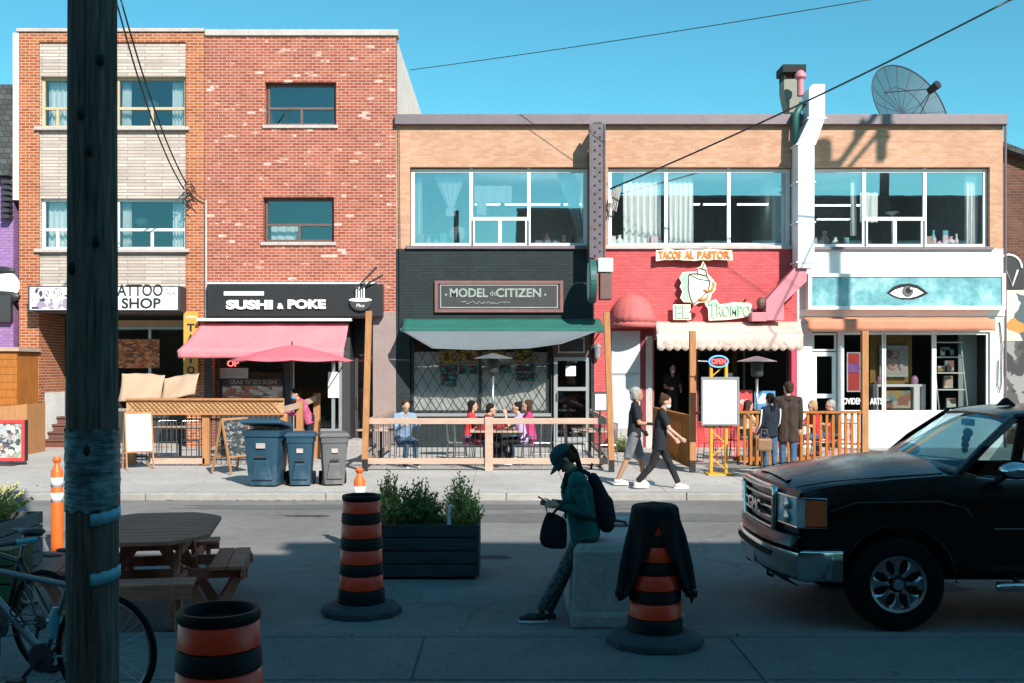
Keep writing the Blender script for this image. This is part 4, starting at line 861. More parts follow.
# ================================================================ far left and right neighbours
pb = T('purple_building', 'purple painted brick house with a dark shingled mansard roof at the left edge', 'building', (fx(-40), FD, 0))
px1 = fx(19)-.17
wall(MB(), fx(-130), px1, 0, 7.2, FD+.05, .3, [(fx(-90), fx(-20), .3, 3.2), (fx(-100), fx(-40), 4.2, 6)]).build('wall', M['brick_purple'], pb)
MB().box(fx(-130), px1, FD+.36, FD+12, 0, 7.1).build('rear_wall', M['brick_dark'], pb)
M['shingle'] = brick('shingle', (.05, .055, .055), (.09, .095, .095), (.03, .03, .03), bw=.2, bh=.16, ms=.012)
m = MB(); pr = [(FD-.25, 7.2), (FD+1.0, 9.9), (FD+6, 10.1), (FD+6, 7.2)]
m.add([(x, y, z) for x in (fx(-130), px1) for y, z in pr], [(0, 1, 2, 3), (4, 5, 6, 7), (0, 4, 5, 1), (1, 5, 6, 2), (2, 6, 7, 3), (3, 7, 4, 0)]); m.build('roof', M['shingle'], pb)
m = MB()
for k in range(7): m.box(px1-.20, px1-.0, FD-.22+k*.0, FD+.04, 6.1+k*.15, 6.1+k*.15+.09)
m.build('stepped_trim', M['charcoal'], pb)
MB().box(fx(-60), px1, FD-.12, FD+.04, 3.4, 4.1).build('dark_fascia', M['charcoal'], pb)
m = MB(); m.ball((fx(4), FD+.0, fz(286)), (.42, .06, .40)); m.build('painted_white_shape', M['white_paint'], pb, smooth=True)
m = MB(); m.ball((fx(2), FD-.02, fz(297)), (.5, .07, .18)); m.ball((fx(0), FD-.0, fz(271)), (.4, .05, .12)); m.build('painted_dark_shape', M['black_paint'], pb, smooth=True)
ks = T('wooden_kiosk', 'orange brown wooden booth with a sloping lower front at the left edge', 'kiosk', (fx(-30), 26, 0))
m = MB(); yk = 26.3
for k in range(9): m.box(fx(-80, yk), fx(17, yk), yk, yk+.04, .9+k*.19, .9+k*.19+.182)
m.box(fx(-80, yk), fx(17, yk), yk+.042, FD, Z0, 2.6); m.build('plank_wall', M['orange_wood'], ks)
MB().box(fx(-80, yk), fx(20, yk), yk-.08, FD, 2.62, 2.72).build('roof_board', M['rail_wood'], ks)
yk = 25.2; m = MB(); m.prism([(fx(-80, yk), Z0), (fx(27, yk), Z0), (fx(27, yk), fz(404, yk)), (fx(-80, yk), fz(416, yk))], yk, yk+1.0); m.build('bench_box', M['post_wood'], ks)
# right neighbour
rb_ = T('graffiti_house', 'dark brick house with a black and white mural at the right edge', 'building', (fx(1040), FD+1.2, 0))
RX0 = X1+.35; RY = FD+1.2
wall(MB(), RX0, RX0+7, 0, 7.6, RY, .3, [(RX0+2.5, RX0+4, 4.5, 6.3)]).build('wall', M['brick_dark'], rb_)
MB().box(RX0, RX0+7, RY+.31, RY+12, 0, 7.5).build('rear_wall', M['brick_dark'], rb_)
m = MB(); m.add([(x, y, z) for y in (RY-.35, RY+12) for x, z in ((RX0-.3, 7.5), (RX0+3.5, 9.3), (RX0+7.3, 7.5), (RX0-.3, 9.2-1.5))], []); m.v = []; m.f = []
m.prism([(RX0-.25, 8.3), (RX0-.25, 8.45), (RX0+7.3, 5.6), (RX0+7.3, 5.4)], RY-.3, RY+12)
m.build('roof', M['shingle'], rb_)
MB().prism([(RX0, 7.6), (RX0+1.6, 7.6), (RX0, 8.25)], RY+.0, RY+.3).build('gable', M['brick_dark'], rb_)
M['mural_bw'] = patches('mural', [(.03, .03, .03), (.55, .52, .48), (.03, .03, .035), (.40, .36, .33), (.6, .6, .58)], 2.2)
M['mural_c'] = patches('mural_colour', [(.5, .45, .40), (.52, .46, .40), (.45, .20, .04), (.5, .45, .42), (.05, .08, .10)], 1.7)
M['mural_d'] = patches('mural_dark', [(.03, .03, .035), (.06, .06, .06), (.03, .03, .03), (.22, .22, .22)], 3.5)
def mur(p0, p1, mt):
    MB().box(RX0+.02, RX0+6, RY-.02, RY-.002, fz(p1, RY), fz(p0, RY)).build('mural', M[mt], rb_)
m = MB(); 
mur(290, 341, 'mural_c'); mur(341.3, 430, 'mural_d')
for k in range(6):
    cx_ = RX0+.35+k*1.0
    MB().prism([(cx_-.42, fz(289, RY)), (cx_+.42, fz(289, RY))]+[(cx_+.42*math.cos(t), fz(268, RY)+.42*math.sin(t)) for t in [math.pi*i/10 for i in range(11)]], RY-.03, RY-.004).build('mural_arch', M['black_paint'], rb_)
    MB().tube([(cx_+.36*math.cos(math.pi*i/10), RY-.04, fz(268, RY)+.36*math.sin(math.pi*i/10)) for i in range(11)], .03, 6).build('mural_line', M['white_paint'], rb_)
    MB().tube([(cx_-.25, RY-.04, fz(286, RY)), (cx_-.05, RY-.04, fz(272, RY)), (cx_+.1, RY-.04, fz(286, RY)), (cx_+.25, RY-.04, fz(270, RY))], .03, 6).build('mural_line', M['white_paint'], rb_)
# ================================================================ the street behind the camera (casts the shade, shows in the panes)
def opp(xa, xb, h, mt, label, yf=-1.2):
    o = T('street_house', label, 'building', ((xa+xb)/2, yf, 0))
    m = MB(); hs_ = []; x = xa+1
    while x+1.4 < xb:
        for z in (4.3, 7.4):
            if z+1.8 < h: hs_.append((x, x+1.3, z, z+1.7))
        x += 2.6
    # street side faces +Y
    wall(m, xa, xb, 0, h, yf-.3, .3, hs_); m.build('wall', mt, o)
    m = MB(); m.box(xa, xb, yf-10, yf-.32, 0, h-.05); m.build('rear_wall', M['charcoal'], o)
    for q in hs_: window(o, q[0], q[1], q[2], q[3], yf-.2, M['white_frame'], .06, vs=[((q[0]+q[1])/2, q[2], q[3])])
    MB().box(xa-.05, xb+.05, yf-.35, yf+.1, h, h+.12).build('coping', M['coping'], o)
KD = .80
def ch(yedge, yf): return (yedge-yf)*KD
opp(.6, 4.4, ch(12.15, -1.2), M['brick_dark'], 'brown brick house across the street behind the viewer, lower than its right neighbour')
opp(4.45, 30, ch(13.0, -1.2), M['brick_dark'], 'tallest and widest brown brick house across the street, behind the viewer')
opp(-26, .55, 7.6, M['brick_orange'], 'low orange brick house across the street, behind the viewer')
# ================================================================ utility poles and wires
M['pole_wood'] = wood('pole_wood', (.034, .032, .028), (.20, .175, .145), (16, 16, .8), .92, 3)
m_, nt, N, L, b = nm('foil_wrap'); f = noise(N, L, coords(N, L, (2.5, 2.5, 26)), 2.2, 7, .75); g = noise(N, L, coords(N, L, (1, 1, .8)), 5, 3)
ad = N.new('ShaderNodeMath'); L.new(f, ad.inputs[0]); L.new(g, ad.inputs[1]); hf = N.new('ShaderNodeMath'); hf.operation = 'MULTIPLY'; hf.inputs[1].default_value = .5; L.new(ad.outputs[0], hf.inputs[0])
L.new(ramp(N, L, hf.outputs[0], [(.40, (.012, .02, .024)), (.50, (.045, .12, .145)), (.60, (.16, .32, .36))]), b.inputs['Base Color']); b.inputs['Roughness'].default_value = .35; bump(N, L, b, f, .8, .01); M['pole_wood2'] = m_
def pole(loc, h, r0, r1, label):
    o = T('utility_pole', label, 'utility pole', loc)
    m = MB(); n = 28; secs = []
    for j in range(60):
        z = h*j/59; r_ = r0+(r1-r0)*j/59; rng = random.Random(j//3)
        secs.append([Vector((loc[0]+(r_*(1+.018*math.sin(i*2.1+z*.7)+.012*math.sin(i*5+z*2)))*math.cos(2*math.pi*i/n), loc[1]+r_*math.sin(2*math.pi*i/n), loc[2]+z)) for i in range(n)])
    m.loft(secs); m.build('trunk', M['pole_wood'], o, smooth=60); return o
PX, PY = (92.5-CX)/F*5.9, 5.9
po = pole((PX, PY, .11), 9.5, .143, .115, 'thick dark weathered wooden pole in the foreground, wrapped in foil with blue tape')
def wrapm(z0, z1, r_, n=48, rag=.0, jit=.006):
    m = MB(); rows = max(2, int((z1-z0)/.012)); vs = []; rng = random.Random(5)
    for j in range(rows+1):
        for i in range(n):
            a = 2*math.pi*i/n; q = r_+rng.uniform(-jit, jit)*.9
            z = z0+(z1-z0)*j/rows+(rag*math.sin(i*1.3) if j in (0, rows) else 0)
            vs.append((PX+q*math.cos(a), PY+q*math.sin(a), z))
    m.add(vs, [(j*n+i, j*n+(i+1) % n, (j+1)*n+(i+1) % n, (j+1)*n+i) for j in range(rows) for i in range(n)]); return m
D5 = PY-.14
wrapm(fz(512, D5), fz(431, D5), .1465, rag=.012, jit=.0045).build('foil_wrap', M['pole_wood2'], po, smooth=True)
M['blue_tape'] = mat('blue_tape', (.14, .42, .52), .5, 0, .12, 8)
for za, zb in ((527, 515), (587, 575)):
    m = MB(); pts = []
    for i in range(13):
        a = R(-74+i*7); pts.append((math.cos(a), math.sin(a), i))
    zz = [fz(za, D5)+.002*k+(.012*math.sin(k)) for k in range(13)]
    m.add([(PX+.1505*c, PY+.1505*s_, fz(za, D5)+.0028*k) for c, s_, k in pts]+[(PX+.1505*c, PY+.1505*s_, fz(zb, D5)+.0028*k+.004*math.sin(k*2)) for c, s_, k in pts], [(i, i+1, 14+i, 13+i) for i in range(12)])
    m.build('blue_tape', M['blue_tape'], po, smooth=True, solid=.003)
for k, (a, z) in enumerate(((-60, 2.9), (-95, 3.6), (-75, 3.4), (-120, 2.75), (-80, 1.75), (-50, 3.9))):
    MB().ball((PX+.14*math.cos(R(a)), PY+.14*math.sin(R(a)), z), (.022, .022, .035), 8, 6).build('knot', M['black_matte'], po, smooth=True)
p2 = pole((13.75, 17.2, .1), 15.7, .19, .15, 'tall wooden utility pole with crossarms, standing on the far kerb beyond the parked truck')
MB().bar((13.75, 17.2, 15.6), (15.0, 17.2, 17.35), .16, .16).build('crossarm', M['pole_wood'], p2)
MB().bar((14.05, 17.2, 15.6), (15.0, 17.2, 16.7), .10, .10).build('brace', M['pole_wood'], p2); MB().box(14.88, 15.08, 17.1, 17.3, 15.9, 17.6).build('arm_post', M['pole_wood'], p2)
for x, z in ((14.98, 17.6), (14.35, 16.5), (14.7, 17.0), (15.1, 16.4)): MB().lathe([(.07, 0), (.12, .06), (.06, .15), (.10, .2), (.03, .3)], (x, 17.2, z), 10).build('insulator', M['charcoal'], p2, smooth=40)
MB().lathe([(.22, 0), (.26, .05), (.26, .50), (.2, .58), (.05, .6)], (13.5, 17.0, 15.9), 18).build('transformer', M['coping'], p2, smooth=40)
def wire(pts, r_, label, sag=.0, n=24, gp_=None):
    out = []
    for (p, q) in zip(pts[:-1], pts[1:]):
        p, q = Vector(p), Vector(q)
        for i in range(n+1):
            t = i/n; v = p.lerp(q, t); v.z -= sag*4*t*(1-t); out.append(v)
    o = MB().tube(out, r_, 6).build('overhead_wire', M['black_paint'], None, smooth=True, local=True)
    return tag(o, label, 'wire', gp_ or 'overhead wires')
wire([P(610, 189, 27.0), P(1010, 0, 22), P(1160, -70, 17.3)], .022, 'black cable running from the steel mast up to the upper right corner', .12)
wire([P(410, 70, 28), P(868, 0, 22), P(1500, -100, 17)], .010, 'thin wire crossing the open sky above the two storey row', .05)
wire([P(186, 183, 27.3), P(121, 0, 22), P(60, -170, 18)], .020, 'black wire sagging to the corner of the tattoo building, the upper of two', .35)
wire([P(184, 189, 27.3), P(116, 0, 22), P(50, -170, 18)], .020, 'black wire sagging to the corner of the tattoo building, the lower of two', .45)
wire([P(190, 186, 27.35), P(205, 200, 27.4), P(398, 250, 27.42)][:2], .014, 'short wire looping round the corner between the orange and red brick buildings', .05)
random.seed(3)
m = MB()
for k in range(7):
    c = P(190+random.uniform(-3, 3), 186+k*3, 27.3); m.tube([c+Vector((.13*math.cos(t)*random.uniform(.6, 1.2), -.03, .13*math.sin(t)+random.uniform(-.03, .03))) for t in (0, 1.2, 2.4, 3.6, 4.8)], .013, 5)
tag(m.build('cable_tangle', M['black_paint'], None), 'knot of black service cables on the brick at the end of the wires', 'cables')
random.seed(5); m = MB()
for k in range(5): m.tube([P(611+random.uniform(-2, 2)+k, 190+q*7+random.uniform(-1, 1), 27.2+.02*k) for q in range(4)]+[P(617+k, 187, 27.2)], .014, 5)
tag(m.build('cable_tangle', M['coping_pale'], None), 'grey looped cables hanging beside the steel mast at the red shop window', 'cables')
wire([P(399, 120, 27.4), P(400, 250, 27.4), P(400, 330, 27.4)][:3], .012, 'thin dark conduit running down between red brick and tan brick', 0)
m = MB().tube([P(206, 200, 27.42), P(206, 320, 27.42)], .03, 6); tag(m.build('drain_pipe', M['coping_pale'], None), 'pale narrow pipe between the orange brick and red brick buildings', 'pipe')
# ================================================================ construction drums
M['drum_orange'] = mat('drum_orange', (1.0, .055, .016), .38, 0, .10, 5, dirt=(.62, .045, .02))
M['drum_black'] = mat('drum_black', (.010, .010, .011), .6, 0, .4, 6, spec=.18); M['drum_base'] = mat('drum_base', (.045, .06, .068), .85, 0, .3, 4)
def drum(label, loc, k=1.0, q=1.0):
    o = T('traffic_drum', label, 'traffic drum', loc, 'orange and black traffic drums'); L0 = Vector(loc)
    ring = [(0.09, .225, 'b', .13), (.22, .215, 'o', .13), (.35, .21, 'b', .10), (.45, .206, 'o', .13), (.58, .203, 'b', .10), (.68, .198, 'o', .13), (.81, .192, 'b', .09), (.90, .186, 'o', .115)]
    for z, r_, c, h in ring:
        z *= q; h *= q; r_ *= .92; s_ = .004 if c == 'b' else 0
        MB().lathe([(r_+s_-.012, z), (r_+s_, z+.008), (r_+s_-.004, z+h-.008), (r_+s_-.014, z+h)], L0, 40, cap=False).build('orange_band' if c == 'o' else 'black_band', M['drum_orange' if c == 'o' else 'drum_black'], o, smooth=50)
    MB().lathe([(a_, z_*q) for a_, z_ in [(.162, 1.008), (.172, 1.018), (.176, 1.045), (.168, 1.06), (.152, 1.06), (.143, 1.04), (.140, .96), (.14, .6), (.001, .58)]], L0, 40).build('rim', M['drum_black'], o, smooth=40)
    pr = [(.17, .10), (.235, .10), (.25, .085), (.31, .075), (.335, .05), (.34, .0), (.18, 0)]
    MB().lathe([(a*k, z) for a, z in pr[::-1]], L0, 10).build('base', M['drum_base'], o, smooth=35, bevel=.008)
    return o
d1 = drum('orange and black drum cut off by the bottom edge, its open top seen from above', ((219-CX)/F*4.45, 4.45, .12))
d2 = drum('orange and black drum standing on the shaded road beside the dark planter', ((361.5-CX)/F*9.45, 9.45, .0), 1.08)
d3 = drum('orange and black drum with a black jacket draped over its top', ((655-CX)/F*7.95, 7.95, .12), 1.1, .925)
# ---- jacket over drum 3
M['jacket'] = cloth('jacket_black', (.014, .016, .018))
c3 = Vector(((655-CX)/F*7.95, 7.95, .04))
secs = []; n = 56
for j in range(26):
    v = j/25
    row = []
    for i in range(n):
        a = 2*math.pi*i/n
        fr = max(0, math.cos(a+math.pi/2))                     # 1 towards the viewer
        side = abs(math.cos(a))
        ln = .50+.26*side**2 - .47*fr**3 if fr < .999 else .1  # hem: short at the open front, long at the sides
        ln = .10+(.72-.10)*(side**1.2) if fr > 0 else .66
        ln += .02*math.sin(a*9)
        if v < .25:
            q = v/.25; r_ = .172*math.sin(q*math.pi/2); z = 1.10+.035*math.cos(q*math.pi/2)+.004*math.sin(a*5)
        else:
            q = (v-.25)/.75; z = 1.098-ln*q; r_ = .172+.11*q*side**1.5+.012*q*math.sin(a*11)+.01*math.sin(a*5+z*9)*q
        row.append(c3+Vector((r_*math.cos(a), r_*math.sin(a), z)))
    secs.append(row)
jk = T('draped_jacket', 'black jacket hung over the orange and black drum, sleeves hanging at both sides', 'jacket', (c3.x, c3.y, .7))
MB().loft(secs, cap=False).build('jacket_body', M['jacket'], jk, smooth=True, solid=.012)
for s_ in (-1, 1):
    MB().tube([c3+Vector((s_*.14, -.04, 1.06)), c3+Vector((s_*.185, -.06, .88)), c3+Vector((s_*.225, -.07, .68)), c3+Vector((s_*.258, -.07, .50))], .05, 12, radii=[.03, .046, .050, .045]).build('sleeve', M['jacket'], jk, smooth=50)
    MB().lathe([(.045, 0), (.05, .04)], c3+Vector((s_*.263, -.07, .445)), 12).build('cuff', M['jacket'], jk, smooth=40)
# ---- delineator posts
M['post_orange'] = mat('post_orange', (.80, .13, .015), .45, 0, .08, 5); M['reflect'] = mat('reflective_band', (.72, .74, .76), .3, 0, .06, 6)
def delin(label, loc, h=1.15, rd=False):
    o = T('delineator_post', label, 'traffic post', loc, 'orange flexible traffic posts'); L0 = Vector(loc); k = h/1.15
    body = M['post_orange']
    MB().lathe([(.068, .03), (.068, .98*k), (.060, 1.0*k), (.035, 1.04*k), (.028, 1.08*k), (.046, 1.10*k), (.050, 1.125*k), (.035, 1.15*k), (.005, 1.155*k)], L0, 22).build('post', body, o, smooth=40)
    for z in (.62, .80) if not rd else (.60, .74): MB().lathe([(.0695, z*k), (.0695, (z+(.11 if not rd else .16))*k)], L0, 22).build('reflective_band', M['reflect'], o, smooth=True)
    MB().lathe([(.20, 0), (.20, .02), (.10, .04), (.068, .05)], L0, 8).build('base', M['drum_base'], o, bevel=.004); return o
delin('orange traffic post with two white bands standing left of the big wooden pole', ((57-CX)/F*12.4, 12.4, 0))
delin('orange traffic post whose red tip shows over the drum by the planter', ((359.5-CX)/F*12.6, 12.6, 0), h=1.0, rd=True)
# ================================================================ planters and shrubs
M['grey_wood_pale'] = wood('grey_wood_pale', (.10, .11, .115), (.19, .20, .21), (1, 14, 14))
def planter(label, x0, x1, y0, y1, h, boards=4, wm='grey_wood'):
    o = T('planter_box', label, 'planter', ((x0+x1)/2, (y0+y1)/2, 0)); bh = h/boards
    for k in range(boards):
        z0, z1 = .03+k*bh, .03+(k+1)*bh-.012; m = MB()
        m.box(x0, x1, y0, y0+.04, z0, z1); m.box(x0, x1, y1-.04, y1, z0, z1); m.box(x0, x0+.04, y0+.042, y1-.042, z0, z1); m.box(x1-.04, x1, y0+.042, y1-.042, z0, z1)
        m.build('board', M[wm], o, bevel=.006)
    m = MB(); m.box(x0+.045, x1-.045, y0+.045, y1-.045, .02, h-.06); m.build('soil', mat('soil', (.05, .035, .025), .95, 0, .4, 9, bmp=.8), o)
    m = MB()
    for x in (x0+.05, x1-.12):
        for y in (y0+.05, y1-.12): m.box(x, x+.07, y, y+.07, 0, h)
    m.build('corner_post', M['grey_wood'], o); return o
planter('long dark slatted planter holding three shrubs, next to a drum', -1.52, -.28, 10.9, 11.65, .55)
planter('weathered grey planter at the left edge with a single yellow green shrub', -7.6, -5.18, 10.55, 11.75, .58, wm='grey_wood_pale')
def leaf_mat(n, a, b_, c):
    m, nt, N, L, b = nm(n); gi = N.new('ShaderNodeNewGeometry'); r_ = ramp(N, L, gi.outputs['Random Per Island'], [(0, a), (.5, b_), (1, c)])
    L.new(r_, b.inputs['Base Color']); b.inputs['Roughness'].default_value = .6; b.inputs['Transmission Weight'].default_value = 0
    b.inputs['Subsurface Weight'].default_value = 0; return m
M['leaf_gold'] = leaf_mat('leaf_gold', (.34, .34, .09), (.55, .50, .15), (.78, .68, .28)); M['leaf_green'] = leaf_mat('leaf_green', (.07, .12, .04), (.16, .22, .07), (.34, .38, .13))
def shrub(label, c, r_, h, mt, seed, n=85, gp_='evergreen shrubs in planters'):
    rng = random.Random(seed); o = T('shrub', label, 'shrub', c, gp_); c = Vector(c); st_ = MB(); lf = MB()
    for k in range(n):
        a = rng.uniform(0, 6.28); t = rng.random()**.6; tilt = t*1.05; L_ = h*(.62+.45*rng.random())*(1-.28*t)
        d = Vector((math.sin(tilt)*math.cos(a)*r_/h*1.55, math.sin(tilt)*math.sin(a)*r_/h*1.55, math.cos(tilt)*.95)); p0 = c+Vector((math.cos(a)*t*r_*.25, math.sin(a)*t*r_*.25, 0)); p1 = p0+d*L_
        st_.cyl(p0, p1, .006, .002, 4, cap=False)
        for q in range(30):
            u = .22+.78*q/25; p = p0.lerp(p1, u)+Vector([rng.uniform(-1, 1)*.018 for _ in range(3)])
            for s_ in range(2):
                dd = (d.normalized()*1.1+Vector([rng.uniform(-1, 1) for _ in range(3)])*.75).normalized(); l_ = rng.uniform(.032, .06)*(1.15-.4*u); w_ = l_*.24
                sv = dd.cross(Vector([rng.uniform(-1, 1) for _ in range(3)])).normalized()*w_
                lf.add([p, p+dd*l_*.5+sv, p+dd*l_, p+dd*l_*.5-sv], [(0, 1, 2, 3)])
    st_.build('stems', M['brown_wood'], o); lf.build('foliage', M[mt], o, fix=False); return o
shrub('pale gold green shrub at the left end of the long dark planter', (-1.24, 11.25, .42), .15, .62, 'leaf_gold', 1, 85)
shrub('bushy dark green shrub in the middle of the long dark planter', (-.95, 11.25, .42), .22, .56, 'leaf_green', 2, 140)
shrub('golden shrub at the right end of the long dark planter', (-.48, 11.25, .42), .18, .60, 'leaf_gold', 3, 95)
shrub('rounded yellow green shrub in the weathered planter at the left edge', (-5.62, 11.1, .5), .40, .66, 'leaf_gold', 4, 210)
tag(MB().tube([(-.60, 11.05, .5), (-.60, 11.05, .72), (-.57, 11.05, .76)], .02, 8).build('plant_marker', M['white_paint'], None), 'small white plant marker among the shrubs of the dark planter', 'plant marker')
o = T('green_crate', 'green painted wooden crate end poking in at the left edge behind the bicycles', 'crate', (-4.9, 9.5, 0))
m = MB()
for k in range(3): m.box(-5.6, fx(13, 9.5), 9.45, 9.49, .1+k*.16, .1+k*.16+.14)
m.build('slat', mat('green_paint', (.03, .13, .05), .6, 0, .2, 4), o, bevel=.004); MB().box(-5.6, fx(13, 9.5)+.0, 9.5, 9.9, .02, .56).build('box', mat('green_paint_dark', (.02, .08, .035), .6), o)
# ================================================================ concrete block
o = T('concrete_block', 'large weathered concrete block the woman in the cap leans against', 'concrete block', (.95, 9.8, 0))
bx0, bx1, by0, by1 = .58, 1.52, 8.85, 11.0
m = MB(); K = .04
secs = []
for z, q in ((0, .0), (.10, .0), (.14, .012), (.64, .028), (.70, .06)):
    secs.append([(bx0-.03+q, by0+q, z), (bx1-q, by0+q, z), (bx1-q, by1-q, z), (bx0-.03+q, by1-q, z)])
m.loft([[Vector(p) for p in s_] for s_ in secs]); m.build('block', M['concrete'], o, bevel=.02)
MB().tube([(.98, 10.0, .68), (.98, 10.0, .73), (1.06, 10.0, .745), (1.14, 10.0, .73), (1.14, 10.0, .68)], .014, 8).build('lifting_loop', M['charcoal'], o, smooth=True)
MB().box(.94, 1.2, 9.9, 10.1, .690, .702).build('loop_recess', M['black_matte'], o)
# ================================================================ picnic table
pt = T('picnic_table', 'brown octagonal wooden picnic table with attached benches, on the road behind the wooden pole', 'picnic table', (-3.55, 9.55, 0)); C = Vector((-3.24, 9.60, 0)); A = R(10)
RM = Matrix.Rotation(A, 4, 'Z'); RM.translation = C
def loc_oct(hw, hd, cut): return [(-hw+cut, -hd), (hw-cut, -hd), (hw, -hd+cut), (hw, hd-cut), (hw-cut, hd), (-hw+cut, hd), (-hw, hd-cut), (-hw, -hd+cut)]
def clip_boards(m, hw, hd, cut, n, z0, z1, gap=.018):
    for k in range(n):
        ya = -hd+2*hd*k/n+gap/2; yb = -hd+2*hd*(k+1)/n-gap/2
        def ext(y):
            e = hw
            if y < -hd+cut: e = hw-cut+(y+hd)
            if y > hd-cut: e = hw-cut+(hd-y)
            return e
        m.prismz([(-ext(ya), ya), (ext(ya), ya), (ext(yb), yb), (-ext(yb), yb)], z0, z1)
m = MB(); clip_boards(m, .57, .92, .30, 10, .72, .755); m.xf(RM).build('tabletop', M['table_wood'], pt, bevel=.004)
m = MB()
for s_ in (-1, 1): m.box(s_*.36-.02, s_*.36+.02, -.8, .8, .63, .718)
m.box(-.5, .5, -.02, .02, .63, .717); m.xf(RM).build('table_frame', M['table_wood'], pt)
for k in range(4):
    Q = RM @ Matrix.Rotation(R(90*k), 4, 'Z') @ Matrix.Translation((0, .42 if k % 2 else .06, 0))
    m = MB()
    for j in range(2): m.box(-.50, .50, -1.27+j*.15, -1.27+j*.15+.142, .42, .455)
    m.xf(Q).build('bench_seat', M['table_wood'], pt, bevel=.005)
    m = MB(); m.box(-.49, .49, -1.28, -1.245, .33, .418); m.xf(Q).build('bench_apron', M['table_wood'], pt)
    for s_ in (-1, 1):
        m = MB(); m.bar((s_*.30, -.95, .0), (s_*.30, -.50, .72), .04, .09); m.xf(Q).build('leg', M['table_wood'], pt)
        m = MB(); m.bar((s_*.345, -1.30, .375), (s_*.345, -.3, .375), .04, .09); m.xf(Q).build('support_beam', M['table_wood'], pt)
        m = MB(); m.bar((s_*.385, -1.22, .34), (s_*.385, -1.02, .0), .04, .08); m.xf(Q).build('bench_leg', M['table_wood'], pt)
